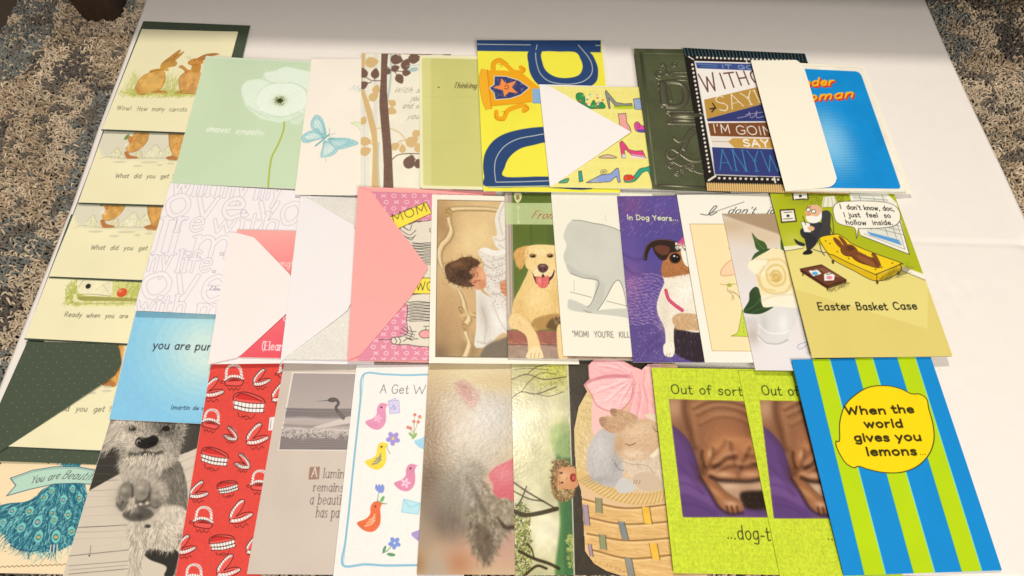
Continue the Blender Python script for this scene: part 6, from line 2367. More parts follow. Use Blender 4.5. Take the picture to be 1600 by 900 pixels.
def art_easter(c):
    c.Z(1190, 290, 3.1034)
    c.fill([(0, 0), (1000, 0), (1000, 900), (0, 900)], 'dcc870')
    WALL = 'aeb41e'
    c.fill([(0, 0), (620, 0), (650, 40), (792, 440), (680, 392), (330, 280), (100, 296), (50, 60)], WALL)
    c.fill([(120, 318), (330, 284), (670, 398), (800, 470), (800, 700), (160, 500)], 'e3d27c')
    c.fill([(96, 296), (190, 286), (200, 304), (108, 318)], 'f2ead6')
    c.fill([(660, 392), (790, 440), (800, 468), (664, 412)], 'f2ead6')
    c.line([(108, 318), (200, 304)], 3, '3a3420')
    c.line([(664, 412), (800, 470)], 3, '3a3420')
    c.glow(150, 260, 60, 40, 'c6c450', .7)
    c.glow(200, 60, 90, 40, '8a9020', .6)
    c.fur([(220, 50), (420, 50), (430, 90), (230, 110)], 120, 40, ['6f7618', '5a6012'], -25, 20, w=.8, a=.5)
    for P in ([(86, 116), (160, 112), (172, 176), (94, 182)], [(146, 30), (226, 34), (228, 68), (150, 72)]):
        c.begin('framed_picture')
        c.fill(P, '4a3420')
        m_ = np.mean(P, 0)
        c.fill([(p[0] * .82 + m_[0] * .18, p[1] * .78 + m_[1] * .22) for p in P], 'efe8d4')
        c.line([(m_[0] - 20, m_[1] - 16), (m_[0] + 20, m_[1] - 18)], 4, '3a3a34')
        c.ell(m_[0], m_[1], 8, 7, '3a3a34')
        c.line([(m_[0] - 22, m_[1] + 16), (m_[0] + 22, m_[1] + 13)], 4, '3a3a34')
        c.end()
    # window with blinds
    c.begin('window')
    c.fill([(420, 20), (600, 40), (650, 90), (712, 340), (480, 246), (440, 120)], 'efe8d8')
    c.fill([(440, 40), (596, 54), (682, 300), (510, 232), (450, 110)], 'dfdccc')
    for k in range(9):
        y0 = 66 + k * 17
        c.line([(440 + k * 6, y0 - 6), (610 + k * 9, y0 + 10 + k * 4)], 2.4, '6a6a60')
    c.fill([(508, 226), (660, 268), (676, 296), (524, 244)], '5f9ad0')
    c.line([(480, 246), (712, 340), (650, 120)], 4, '3a3420', smooth=False)
    c.line([(494, 236), (690, 314), (640, 150)], 2.4, '6a6456', smooth=False)
    for a_, b_ in (((470, 50), (530, 220)), ((540, 60), (610, 250)), ((580, 50), (650, 260))):
        c.line([a_, b_], 2.4, '6a6456')
    c.end()
    c.begin('lamp_shade')
    c.fill([(300, 56), (352, 52), (372, 104), (290, 106)], 'e6dfc6')
    for x in (306, 322, 338, 352):
        c.line([(x, 58), (x + (x - 326) * .5, 104)], 1.8, '8a8468')
    c.line([(318, 130), (340, 150), (350, 240)], 4, '4a4430')
    c.end()
    c.begin('speech_bubble')
    S = [(350, 150), (346, 110), (370, 84), (440, 78), (540, 80), (620, 92), (660, 124), (668, 170), (640, 200), (580, 210), (480, 212), (468, 212), (458, 260), (450, 210), (400, 196), (364, 180)]
    c.blob(S, 'f3ecd8')
    c.line(S, 3, '3a3420', closed=True)
    c.text("I  don't know, doc,", (382, 116), (640, 128), 26, '1f1c14', 4.4, jitter=.02)
    c.text("I just  feel  so", (400, 155), (624, 160), 26, '1f1c14', 4.4, jitter=.02)
    c.text("hollow  inside.", (410, 192), (634, 196), 26, '1f1c14', 4.4, jitter=.02)
    c.end()
    c.begin('armchair')
    c.blob([(290, 130), (318, 122), (334, 140), (332, 200), (330, 246), (280, 270), (250, 280), (270, 230), (288, 180)], '3f3d3c')
    c.line([(330, 200), (350, 250)], 4, '2a2826')
    c.line([(250, 310), (300, 326), (320, 320)], 5, '5a5a5c')
    c.line([(280, 280), (290, 320), (304, 340)], 5, '4a4a4c')
    c.end()
    c.begin('doctor')
    c.blob([(232, 180), (270, 176), (296, 190), (280, 226), (270, 260), (230, 268), (196, 250), (186, 220), (206, 200)], '37353a')
    c.blob([(190, 210), (230, 230), (262, 250), (266, 280), (240, 310), (222, 320), (214, 290), (206, 250)], '2e2c30')
    c.blob([(158, 258), (180, 270), (208, 282), (206, 294), (180, 290), (164, 276)], '2e2c30')
    c.blob([(200, 326), (222, 312), (246, 318), (240, 332), (206, 336)], '1f1d1f')
    c.blob([(212, 128), (226, 100), (262, 94), (286, 106), (292, 130), (280, 150), (250, 152), (220, 150)], 'e3b18a')
    c.blob([(216, 150), (240, 146), (270, 150), (288, 130), (290, 160), (270, 180), (238, 182), (218, 168)], 'efe9dc')
    c.ell(226, 118, 10, 9, 'f3eee0')
    c.ell(252, 126, 10, 9, 'f3eee0')
    for x, y in ((226, 118), (252, 126)):
        t = np.linspace(0, 2 * np.pi, 9)
        c.line(np.stack([x + 10 * np.cos(t), y + 9 * np.sin(t)], 1), 3, '2a2420')
    c.blob([(216, 136), (232, 132), (240, 142), (226, 148)], 'd8946e')
    c.line([(220, 108), (240, 102)], 3, '5a4430')
    c.fill([(190, 174), (234, 184), (240, 228), (206, 226)], 'f0eada')
    c.line([(190, 174), (234, 184), (240, 228), (206, 226)], 2.4, '3a3630', closed=True, smooth=False)
    c.blob([(222, 204), (238, 196), (256, 206), (248, 220), (230, 218)], 'e3b18a')
    c.line([(200, 150), (214, 190)], 4, '2a2826')
    c.end()
    c.begin('couch')
    top = [(278, 258), (300, 246), (340, 240), (370, 238), (410, 262), (440, 286), (540, 330), (668, 378), (664, 388), (560, 430), (540, 430), (420, 376), (350, 340), (318, 326)]
    c.blob([(278, 262), (318, 330), (350, 360), (440, 410), (556, 464), (664, 424), (668, 384), (560, 430), (420, 376)], 'd9b112')
    c.fill(top, 'eec81c')
    c.line(top, 4, '3a3420', closed=True)
    c.line([(318, 330), (350, 364), (440, 412), (556, 466), (666, 424), (668, 384)], 4, '3a3420')
    c.line([(556, 432), (556, 464)], 3, '3a3420')
    for x, y in ((330, 282), (388, 300), (440, 300), (366, 322), (420, 356), (500, 340), (560, 372), (580, 400), (630, 380), (550, 410), (310, 270)):
        c.ell(x, y, 4, 3, '4a3a10')
    for x, y in ((345, 372), (558, 472), (660, 430)):
        c.fill([(x - 8, y - 10), (x + 8, y - 8), (x + 4, y + 10), (x - 4, y + 8)], '4a3a1a')
    c.fur([(570, 450), (690, 400), (700, 430), (600, 470)], 120, 40, ['6a6030', '4a4424'], -30, 15, w=.7, a=.5)
    c.end()
    c.begin('chocolate_rabbit')
    CH = '7a4522'
    c.blob([(346, 262), (352, 252), (374, 266), (392, 290), (400, 298), (384, 306), (364, 290)], CH)
    c.blob([(372, 252), (384, 250), (404, 270), (416, 292), (404, 300)], CH)
    c.blob([(382, 306), (400, 288), (436, 290), (460, 310), (466, 332), (440, 346), (406, 342), (386, 326)], CH)
    c.blob([(432, 338), (464, 322), (510, 344), (540, 352), (530, 334), (546, 336), (566, 370), (572, 392), (556, 402), (520, 390), (490, 384), (450, 364)], CH)
    c.blob([(460, 340), (500, 352), (540, 376), (548, 398), (520, 388), (476, 362)], '8f5630')
    c.line([(432, 340), (462, 366), (500, 384), (556, 402), (574, 390), (548, 336), (532, 336), (538, 356), (556, 390)], 3, '3f2412')
    c.line([(382, 306), (386, 326), (406, 342), (440, 346)], 3, '3f2412')
    for x, y in ((416, 306), (432, 302)):
        t = np.linspace(0, 2 * np.pi, 9)
        c.line(np.stack([x + 8 * np.cos(t), y + 7 * np.sin(t)], 1), 2.6, '1f120a')
    c.line([(424, 318), (440, 312), (446, 306)], 2.6, '1f120a')
    c.end()
    c.begin('low_table')
    c.fill([(186, 404), (290, 384), (410, 458), (318, 488)], '6a3a24')
    c.fill([(300, 398), (390, 448), (330, 440), (270, 402)], '8f5e46', a=.7)
    c.fill([(186, 404), (318, 488), (318, 502), (188, 418)], '4a2414')
    c.fill([(318, 488), (410, 458), (410, 472), (318, 502)], '552c18')
    for x, y in ((200, 430), (318, 500), (404, 470), (292, 478)):
        c.line([(x, y - 8), (x, y + 6)], 6, '3a1c10')
    c.line([(186, 404), (290, 384), (410, 458), (318, 488)], 3, '2a140c', closed=True, smooth=False)
    for P, col in (([(228, 414), (266, 404), (290, 428), (250, 440)], '5fa8d0'), ([(302, 430), (330, 422), (354, 436), (350, 460), (304, 462)], 'e08aa0')):
        c.begin('magazine')
        c.fill(P, 'efe8da')
        m_ = np.mean(P, 0)
        c.ell(m_[0], m_[1] + 5, 15, 9, col)
        c.line([(m_[0] - 14, m_[1] - 10), (m_[0] + 10, m_[1] - 14)], 4, '4a4440')
        c.end()
    c.fur([(330, 490), (420, 462), (420, 486), (340, 510)], 70, 30, ['6a6030', '4a4424'], 160, 15, w=.7, a=.5)
    c.end()
    c.text("Easter", (276, 604), (434, 604), 35, '1f1f10', 6.4)
    c.text("Basket", (462, 604), (610, 606), 35, '1f1f10', 6.4)
    c.text("Case", (640, 604), (752, 604), 35, '1f1f10', 6.4)
    c.mottle(50, .015, seed=3)

# ------------------------------------------------------------------ artwork: back row
def art_sympathy(c):
    c.Z(260, 60, 3.75)
    c.mottle(70, .02, seed=3)
    c.begin('poppy')
    out = [(440, 330), (444, 280), (480, 248), (560, 236), (576, 205), (640, 192), (700, 170), (770, 186), (860, 215), (880, 320), (860, 440), (812, 470), (780, 510), (740, 506), (715, 490), (660, 500), (615, 488), (570, 480), (520, 450), (470, 405), (455, 370)]
    c.blob(out, 'd3dfc6', soft=4, tex=(30, .04))
    for pts, col, a in (([(446, 330), (450, 280), (500, 248), (570, 246), (640, 280), (560, 320), (525, 380), (540, 430), (480, 400)], 'dce6d0', .85),
                        ([(575, 210), (640, 196), (700, 175), (780, 190), (860, 225), (860, 330), (800, 290), (720, 262), (620, 262)], 'dde7d2', .85),
                        ([(524, 360), (560, 300), (630, 268), (720, 268), (800, 300), (824, 370), (790, 430), (700, 462), (620, 456), (556, 430)], 'e3ebd9', .9)):
        c.blob(pts, col, a=a, soft=5)
    for q in ([(524, 360), (560, 300), (630, 268), (720, 268)], [(556, 430), (620, 458), (700, 464), (790, 432)], [(480, 400), (540, 440), (600, 470)], [(720, 262), (790, 285), (830, 320)], [(570, 246), (640, 270)], [(720, 490), (780, 470), (820, 430)]):
        c.line(q, 3, 'b3c8aa', a=.85, soft=3)
    c.fur([(560, 300), (780, 300), (800, 430), (580, 440)], 120, 90, ['d3dfca', 'f2f5ec'], 0, 6, w=.5, a=.5, away=(668, 370))
    c.fur([(590, 200), (840, 220), (840, 290), (620, 270)], 50, 60, ['cfdcc6', 'f2f5ec'], 0, 6, w=.5, a=.5, away=(668, 470))
    c.glow(668, 370, 34, 26, '8f9a5e', .8)
    c.ell(668, 370, 18, 13, '3a3f22', soft=6)
    rs = np.random.RandomState(2)
    for _ in range(60):
        a, r = rs.rand() * 6.28, 20 + rs.rand() * 20
        c.ell(668 + r * math.cos(a), 370 + r * .75 * math.sin(a), 1.8, 1.8, '5a5c34')
    c.end()
    c.begin('poppy_stem')
    c.line([(692, 497), (688, 540), (672, 590), (650, 640), (625, 685), (612, 730), (604, 790), (597, 885)], 10, 'b3bb45')
    c.line([(696, 497), (692, 540), (676, 590), (654, 640), (629, 685), (616, 730), (608, 790), (601, 885)], 3, '7f8f35', a=.7)
    c.end()
    c.text("deepest  sympathy", (232, 544), (570, 572), 32, 'eef3e4', 2.6, font='contrast', slant=.2, jitter=.03)
    c.line([(232, 109), (850, 146)], 4, 'dfe6d4', a=.8)


def art_butterfly(c):
    c.Z(260, 60, 3.75)
    c.mottle(60, .015, seed=3)
    TL = '9cc6c8'
    c.text("Me", (1066, 310), (1140, 316), 34, 'a9bdb6', 2.6, font='contrast', slant=.5)
    c.begin('leaf')
    c.blob([(1082, 502), (1110, 494), (1140, 500), (1150, 540), (1120, 520)], 'dbe0b8')
    c.line([(1082, 502), (1110, 494), (1140, 502)], 2.5, 'a9b585')
    c.line([(1082, 502), (1115, 516), (1140, 545)], 2.5, 'a9b585')
    c.end()
    c.begin('butterfly')
    w1 = [(936, 575), (905, 545), (866, 538), (848, 520), (850, 485), (876, 450), (910, 468), (930, 520)]
    w2 = [(930, 582), (880, 540), (830, 548), (796, 574), (800, 606), (836, 610), (880, 590)]
    w3 = [(945, 590), (1000, 586), (1070, 592), (1126, 620), (1080, 638), (1010, 652), (975, 630)]
    w4 = [(925, 600), (915, 640), (904, 680), (908, 698), (930, 694), (960, 692), (990, 676), (1004, 650), (970, 620)]
    for w in (w1, w2, w3, w4):
        c.blob(w, TL)
        m_ = np.mean(w, 0)
    c.blob([(920, 560), (890, 528), (866, 524), (866, 490), (884, 474), (906, 500)], 'd9e3da', a=.8)
    c.blob([(910, 580), (870, 556), (836, 562), (812, 580), (830, 592), (870, 588)], 'dfe6dc', a=.85)
    c.blob([(965, 600), (1020, 600), (1060, 606), (1020, 630), (985, 632)], 'c9dcd8', a=.7)
    c.blob([(930, 610), (960, 620), (985, 645), (960, 672), (918, 680)], 'e2e6da', a=.85)
    for w, o in ((w1, (936, 575)), (w2, (930, 582)), (w3, (948, 590)), (w4, (930, 600))):
        S = spline(np.array(w, float), 3, True)
        for p in S[::2]:
            c.line([o, (o[0] * .25 + p[0] * .75, o[1] * .25 + p[1] * .75), p], 1.8, '76abb0', a=.75)
        c.line(w, 3, '76abb0', closed=True, a=.8)
        for p in S[::1]:
            q = (o[0] * .08 + p[0] * .92, o[1] * .08 + p[1] * .92)
            c.ell(q[0], q[1], 2.6, 2.2, 'e9e6da', a=.8)
    c.line([(874, 630), (905, 606), (938, 578), (952, 566)], 9, '6fa6ac')
    for q in ([(950, 566), (956, 548), (954, 528)], [(954, 570), (976, 562), (990, 560)], [(950, 572), (962, 582), (990, 590)], [(932, 694), (936, 724)]):
        c.line(q, 2, '6f9fa2')
    c.end()


def leaf_pt(c, x, y, s, col, rot=0):
    r = math.radians(rot)
    T = lambda P: [(x + s * (a * math.cos(r) - b * math.sin(r)), y + s * (a * math.sin(r) + b * math.cos(r))) for a, b in P]
    c.blob(T([(0, -28), (16, -12), (21, 6), (12, 20), (0, 24), (-12, 20), (-21, 6), (-16, -12)]), col)


def art_trees(c):
    c.Z(540, 50, 3.4615)
    c.mottle(20, .03, seed=3)
    for x0, x1, col in ((96, 112, 'd3d1c8'), (116, 128, 'dcd8cc'), (152, 176, 'd5d2ca'), (84, 92, 'd9d5c8')):
        c.fill([(x0, 100), (x1, 100), (x1 - 4, 500), (x1, 860), (x0, 860), (x0 - 3, 500)], col, a=.8)
    c.begin('tan_tree')
    T = 'cfae78'
    c.fill([(84, 100), (108, 100), (104, 180), (92, 250), (104, 320), (140, 420), (168, 530), (178, 660), (180, 860), (140, 860), (148, 640), (140, 560), (112, 440), (84, 330), (80, 300)], T)
    for x, y, s, r in ((140, 164, 1.4, 80), (166, 312, 1.0, 20), (150, 352, 1.1, 60), (252, 386, .9, -60), (250, 428, 1.0, 110), (268, 620, 1.0, 60), (308, 634, .9, 0), (358, 596, 1.4, 60), (95, 480, .9, 30), (106, 592, 1.2, 90), (106, 645, 1.2, 70), (384, 552, 1.0, 70), (392, 630, 1.0, 0)):
        leaf_pt(c, x, y, s, T, r)
    for q in ([(172, 522), (230, 520), (290, 545), (330, 590)], [(120, 380), (140, 360)], [(150, 606), (110, 600)], [(268, 612), (300, 590), (340, 590)], [(308, 620), (300, 596)]):
        c.line(q, 5, T)
    c.end()
    c.line([(245, 110), (246, 200), (238, 300), (226, 372)], 13, 'a9bdb8', a=.8)
    c.line([(180, 600), (176, 700), (184, 850)], 10, 'b3c3bd', a=.8)
    c.begin('brown_tree')
    B = '72574a'
    c.fill([(194, 100), (232, 100), (224, 200), (224, 320), (236, 480), (250, 640), (260, 860), (204, 860), (206, 720), (200, 600), (184, 420), (182, 380), (190, 250)], B, tex=(2, .12))
    for x, y, s, r in ((97, 222, 1.1, -20), (160, 226, 1.1, 10), (96, 287, 1.0, 60), (274, 150, 1.3, 100), (325, 178, 1.2, 20), (370, 146, 1.3, 80), (268, 198, .9, 70), (328, 222, .9, 90), (292, 254, 1.1, 150), (345, 706, 1.5, 30), (392, 716, 1.0, 0), (230, 214, .7, 0)):
        leaf_pt(c, x, y, s, B, r)
    for q in ([(200, 118), (300, 118), (420, 124), (480, 122), (570, 124)], [(290, 118), (306, 150), (322, 170)], [(222, 184), (250, 210), (300, 214), (330, 220)], [(262, 212), (284, 240)], [(100, 238), (140, 262), (188, 264)], [(160, 244), (156, 262)],
              [(250, 692), (280, 668), (330, 660), (420, 662)], [(352, 664), (376, 690), (388, 706)], [(96, 290), (140, 270)]):
        c.line(q, 5, B)
    c.line([(436, 122), (464, 122)], 9, B)
    c.line([(528, 124), (566, 126)], 8, B)
    c.end()
    c.ell(368, 205, 26, 12, 'a9bdb8', rot=-8)
    c.line([(330, 186), (400, 180)], 3, 'a9bdb8')
    G = '9b9284'
    c.text("With s", (258, 328), (396, 330), 30, G, 2.2, font='contrast', slant=.6)
    c.text("you", (350, 374), (396, 374), 30, G, 2.2, font='contrast', slant=.6)
    c.text("and w", (306, 414), (396, 416), 30, G, 2.2, font='contrast', slant=.6)
    c.text("you", (330, 472), (396, 472), 30, G, 2.2, font='contrast', slant=.6)


def art_thinking(c):
    c.Z(540, 50, 3.4615)
    c.begin('olive_panel')
    P = round_corners([(412, 140), (800, 154), (800, 842), (421, 830)], {0: 14, 3: 16})
    c.fill(P, 'c7c276')
    c.end()
    c.fill([(412, 146), (460, 142), (464, 832), (421, 826)], 'd3ce8a', a=.7)
    for y in (350, 598):
        c.line([(420, y), (760, y + 4)], 2.5, 'b9b467', a=.5)
    c.mottle(60, .02, seed=3)
    c.text("Thinking", (582, 304), (706, 308), 30, '6a5f38', 4.4, font='contrast', slant=.4)
    c.ell(504, 300, 4, 4, '4a4430')


def art_dad(c):
    c.Z(730, 50, 3.4615)
    c.fill([(0, 0), (900, 0), (900, 1000), (0, 1000)], 'e9de46')
    c.mottle(50, .03, seed=3)
    N, WL = '2c456f', 'c9c9ba'
    c.fill([(40, 36), (722, 44), (722, 113), (40, 102)], N)
    c.line([(50, 66), (720, 76)], 4, WL, smooth=False)
    c.begin('letter_shape')
    c.blob([(340, 100), (332, 180), (348, 240), (390, 290), (470, 330), (600, 320), (690, 280), (708, 220), (694, 160), (650, 108), (500, 100)], N)
    c.fill([(344, 60), (700, 64), (660, 120), (342, 118)], N)
    c.blob([(406, 110), (408, 170), (430, 214), (480, 244), (545, 250), (604, 234), (624, 192), (612, 148), (584, 112), (500, 108)], 'e9de46')
    c.fill([(404, 106), (586, 112), (590, 118), (404, 118)], 'e9de46')
    c.line([(378, 70), (370, 120), (378, 180), (400, 232), (450, 270), (540, 284), (620, 272), (668, 236), (676, 190), (656, 140), (600, 72)], 4, WL)
    c.fill([(340, 96), (402, 100), (402, 114), (340, 110)], N)
    c.end()
    c.begin('letter_shape')
    c.blob([(112, 838), (92, 780), (86, 720), (98, 652), (140, 590), (210, 548), (320, 522), (440, 514), (560, 530), (700, 600), (700, 838), (400, 838)], N)
    c.fill([(104, 800), (700, 800), (700, 836), (114, 842)], N)
    c.blob([(204, 782), (204, 730), (230, 676), (286, 632), (360, 612), (440, 598), (560, 620), (620, 700), (620, 780), (400, 782)], 'e9de46')
    c.fill([(206, 740), (620, 740), (620, 778), (208, 784)], 'e9de46')
    c.line([(154, 808), (148, 740), (158, 680), (200, 620), (270, 580), (360, 562), (440, 552), (560, 570)], 4, WL)
    c.line([(156, 812), (300, 810), (600, 800)], 4, WL)
    c.line([(108, 838), (300, 836), (600, 832)], 5, 'c9cfa0')
    c.end()
    c.begin('trophy')
    O, D = 'e6a01e', 'b87812'
    c.line([(142, 205), (146, 170), (176, 156), (214, 182), (250, 214), (286, 218), (306, 204), (290, 192)], 26, O)
    c.line([(158, 432), (160, 462), (196, 468), (216, 430), (250, 410), (300, 398), (324, 412), (306, 426)], 26, O)
    for q in ([(130, 200), (134, 164), (176, 142), (222, 172)], [(170, 176), (190, 174), (182, 190)], [(150, 440), (158, 474), (200, 480)], [(296, 196), (312, 208), (290, 230)], [(186, 432), (206, 430), (198, 446)], [(310, 398), (334, 414), (310, 436)]):
        c.line(q, 4, D, a=.8)
    c.fill([(100, 206), (200, 208), (300, 224), (390, 300), (360, 376), (260, 386), (128, 400)], O)
    c.fill([(78, 198), (108, 204), (118, 300), (132, 416), (102, 422), (84, 380), (66, 300), (66, 240)], 'eaa92a')
    c.line([(108, 204), (118, 300), (132, 416)], 5, D, a=.8)
    c.line([(78, 198), (66, 240), (68, 300), (84, 380), (102, 422)], 4, D, a=.6)
    c.line([(132, 400), (260, 388), (360, 376)], 5, D, a=.6)
    c.begin('shield')
    S = [(120, 302), (146, 284), (146, 238), (210, 240), (280, 262), (336, 302), (290, 340), (232, 360), (152, 366), (146, 332)]
    c.fill(S, '3a3f6a')
    c.line(S, 4, 'd9d6c6', closed=True, smooth=False)
    rs = np.random.RandomState(1)
    for _ in range(60):
        x, y = 140 + rs.rand() * 170, 245 + rs.rand() * 110
        if inside(np.array(S), np.array(x), np.array(y)):
            c.ell(x, y, 1.8, 1.8, '9aa0c0')
    c.begin('star')
    c.fill([(184, 250), (212, 280), (266, 264), (242, 300), (274, 332), (226, 324), (200, 352), (194, 316), (138, 300), (178, 288)], 'ec8a48')
    for x, y in ((206, 292), (206, 306)):
        c.ell(x, y, 4, 3, '3a2014')
    c.line([(214, 286), (224, 298), (214, 312)], 3, '3a2014')
    c.end()
    c.end()
    c.fill([(352, 308), (420, 306), (420, 386), (354, 384)], '86a9c9')
    c.line([(354, 384), (420, 386)], 4, '5f84a8')
    c.end()
    c.fill([(722, 40), (800, 40), (830, 300), (750, 300)], 'e8dfcc')


def art_shoes(c):
    c.Z(730, 50, 3.4615)
    h, w = c.H, c.W
    X, Y = np.meshgrid(np.arange(w), np.arange(h))
    rs = np.random.RandomState(7)
    n = rs.rand(h, w)
    st = (np.sin(X * 1.5 + (Y // 3 % 2) * 1.6) > .2) & (np.sin(Y * 2.0) > -.1) & (n > .25)
    c.im = np.where(st[..., None], c.im * .6 + .4 * hx('d0b93a'), c.im * .8 + .2 * hx('f6eeb0'))
    K = '3f3a34'

    def shoe(pts, col, extra=(), smooth=True):
        c.begin('shoe')
        (c.blob if smooth else c.fill)(pts, col)
        for p, cc in extra:
            c.blob(p, cc)
        c.line(pts, 3, K, closed=True, smooth=smooth)
        c.end()
    shoe([(588, 350), (596, 332), (622, 332), (636, 356), (640, 388), (662, 402), (684, 370), (702, 400), (728, 380), (746, 412), (700, 416), (650, 412), (600, 376)], '2f8f4a')
    for _ in range(26):
        x, y = 596 + rs.rand() * 140, 340 + rs.rand() * 72
        c.ell(x, y, 6, 5, ['e8e4d0', 'c94a4a', '7fbf6a', '3a6fae'][rs.randint(4)], a=.8)
    shoe([(750, 316), (772, 344), (806, 384), (850, 392), (890, 390), (892, 402), (800, 404), (786, 386), (766, 362), (774, 416), (766, 416), (746, 330)], '8d8f86', [([(800, 402), (892, 402), (892, 420), (802, 418)], 'b9c92f')], smooth=False)
    shoe([(898, 366), (940, 362), (945, 424), (906, 422), (902, 396)], '9fb0cf', smooth=False)
    for y in range(370, 420, 9):
        c.line([(902, y), (944, y - 2)], 2, '6f82ae', a=.8)
    shoe([(816, 446), (858, 444), (862, 492), (880, 520), (886, 548), (868, 534), (840, 530), (824, 520), (822, 486)], 'e89a92', smooth=False)
    for k in range(6):
        c.line([(820, 452 + k * 13), (858, 470 + k * 10)], 2, 'f3c4bc', a=.8)
    shoe([(904, 500), (922, 490), (940, 510), (960, 516), (962, 546), (920, 544), (906, 526)], 'e04f96')
    c.line([(916, 504), (930, 506), (928, 520), (916, 520)], 3, '8f2f6a')
    c.fill([(920, 530), (962, 534), (962, 546), (920, 545)], '5a4fa8')
    shoe([(824, 602), (836, 592), (852, 608), (874, 640), (908, 648), (948, 646), (966, 688), (884, 664), (856, 640), (848, 636), (856, 686), (836, 684)], 'e2447a', smooth=False)
    c.fill([(884, 664), (960, 676), (966, 690), (884, 686)], 'efd0d4')
    c.line([(884, 668), (962, 682)], 3, K)
    c.fill([(838, 664), (854, 664), (857, 686), (838, 684)], 'cfd0d0')
    shoe([(714, 682), (742, 668), (776, 668), (806, 684)], 'd9b79a')
    shoe([(850, 780), (884, 776), (900, 782), (930, 746), (960, 738), (1000, 736), (1000, 816), (978, 760), (948, 764), (926, 790), (900, 812), (852, 814)], '2fa07c')
    c.blob([(850, 782), (884, 776), (908, 792), (880, 806), (852, 806)], 'd94a34')
    for x in (870, 886, 902):
        c.line([(x, 782), (x + 8, 800)], 2, '7a1f18')
    shoe([(644, 816), (680, 796), (720, 776), (776, 768), (806, 740), (818, 740), (828, 816), (816, 816), (806, 782), (772, 812), (700, 816)], '8f9fcf', smooth=False)
    for k in range(3):
        c.line([(668 + k * 12, 800 - k * 6), (684 + k * 12, 814)], 3, 'd7c05a')
    t = np.linspace(0, 12.5, 40)
    c.line(np.stack([737 + t * 1.6 * np.cos(t), 762 + t * 1.4 * np.sin(t)], 1), 3, K, smooth=False)
    shoe([(602, 754), (618, 752), (626, 808), (606, 812)], '2f9f94', smooth=False)
    shoe([(496, 816), (520, 800), (548, 792), (540, 814)], '4fa87f')


def art_saying(c):
    c.Z(980, 60, 3.4615)
    c.fill([(200, 0), (1400, 0), (1400, 900), (200, 900)], '221c1a')
    # ribbed bands
    for i in range(72):
        x = 306 + i * 9.3
        c.line([(x, 52 + i * .4), (x + 12, 92 + i * .5)], 4.6, '3f6f7c' if i % 2 == 0 else '17191a', smooth=False)
    c.fill([(428, 782), (1210, 806), (1230, 860), (434, 832)], 'b98f4e')
    for i in range(62):
        x = 432 + i * 12.4
        c.line([(x, 782 + i * .3), (x + 5, 836 + i * .4)], 5, 'e0c084', smooth=False)
    W = 'e6ddcd'
    for i in range(24):
        c.ell(378 + i * 21.5, 103 + i * .85, 6, 6, W)
    for i in range(27):
        c.ell(352 + i * 3.6, 142 + i * 22.2, 6, 6.6, W)
    for i in range(24):
        c.ell(497 + i * 29, 756 + i * .8, 7, 6, W)
    for q, w in (([(332, 98), (358, 114)], 7), ([(440, 768), (478, 744)], 9), ([(380, 410), (408, 412)], 9), ([(795, 756), (800, 780)], 9), ([(644, 112), (646, 132)], 7)):
        c.line(q, w, W)
    c.begin('motto_panel')
    c.fill([(364, 122), (900, 140), (1020, 760), (474, 738)], 'efe6dc')
    c.fill([(370, 130), (900, 146), (910, 186), (378, 162)], '3f4f86')
    c.line([(374, 138), (440, 142), (486, 146)], 4, '6fa0c0', a=.8)
    c.line([(400, 152), (486, 156)], 3, '6fa0c0', a=.8)
    c.text("IT GOES", (514, 162), (760, 172), 22, '9fb4cf', 4)
    c.fill([(415, 332), (700, 266), (960, 212), (980, 292), (430, 436)], 'b98e42')
    c.fill([(430, 436), (980, 292), (1000, 452), (434, 449)], '33396e')
    c.fill([(436, 458), (1000, 456), (1006, 545), (450, 528)], '7a4a28')
    c.fill([(446, 530), (1010, 548), (1014, 606), (460, 584)], 'e3d6c6')
    c.fill([(545, 560), (570, 540), (1010, 552), (1014, 602), (580, 592)], 'c49846')
    c.fill([(458, 588), (1014, 610), (1020, 756), (474, 736)], '343c72')
    for s, x0, x1, y0, y1, h in (("W", 416, 498, 290, 280, 106), ("I", 520, 540, 272, 270, 92), ("T", 548, 604, 268, 262, 88), ("H", 612, 664, 256, 250, 82), ("O", 680, 740, 246, 240, 76)):
        c.text(s, (x0, y0), (x1, y1), h, '6a4430', 9)
    for s, x0, x1, y0, y1, h in (("S", 500, 556, 398, 386, 86), ("A", 566, 632, 384, 366, 80), ("Y", 640, 700, 366, 352, 76), ("I", 708, 726, 350, 346, 72), ("NG", 740, 860, 345, 320, 70)):
        c.text(s, (x0, y0), (x1, y1), h, 'efe6d2', 6, font='serif')
    c.line([(448, 382), (478, 376), (462, 352)], 8, '2f2a22', smooth=False)
    c.line([(478, 376), (462, 392), (458, 398)], 7, '2f2a22', smooth=False)
    c.line([(596, 432), (650, 420), (660, 400), (668, 430), (690, 420), (700, 396), (700, 430), (740, 424), (760, 430)], 3.4, 'a9a0b8')
    c.line([(640, 414), (740, 400)], 3, 'a9a0b8')
    for s, x0, x1, y0, y1, h in (("I'M", 470, 560, 510, 514, 46), ("GOING", 592, 850, 518, 528, 46)):
        c.text(s, (x0, y0), (x1, y1), h, 'e6dcd0', 5.5)
    c.line([(640, 466), (650, 530)], 3, 'b98e62')
    c.line([(460, 557), (548, 560)], 3, 'a98f78')
    c.text("SAY IT", (630, 584), (868, 592), 36, 'f0e8da', 8)
    c.text("ANYWAY", (500, 712), (1000, 732), 106, '3f8fb4', 5, font='serif')
    c.end()
    c.line([(364, 122), (474, 738), (700, 748)], 4, 'c9c4ba', smooth=False)


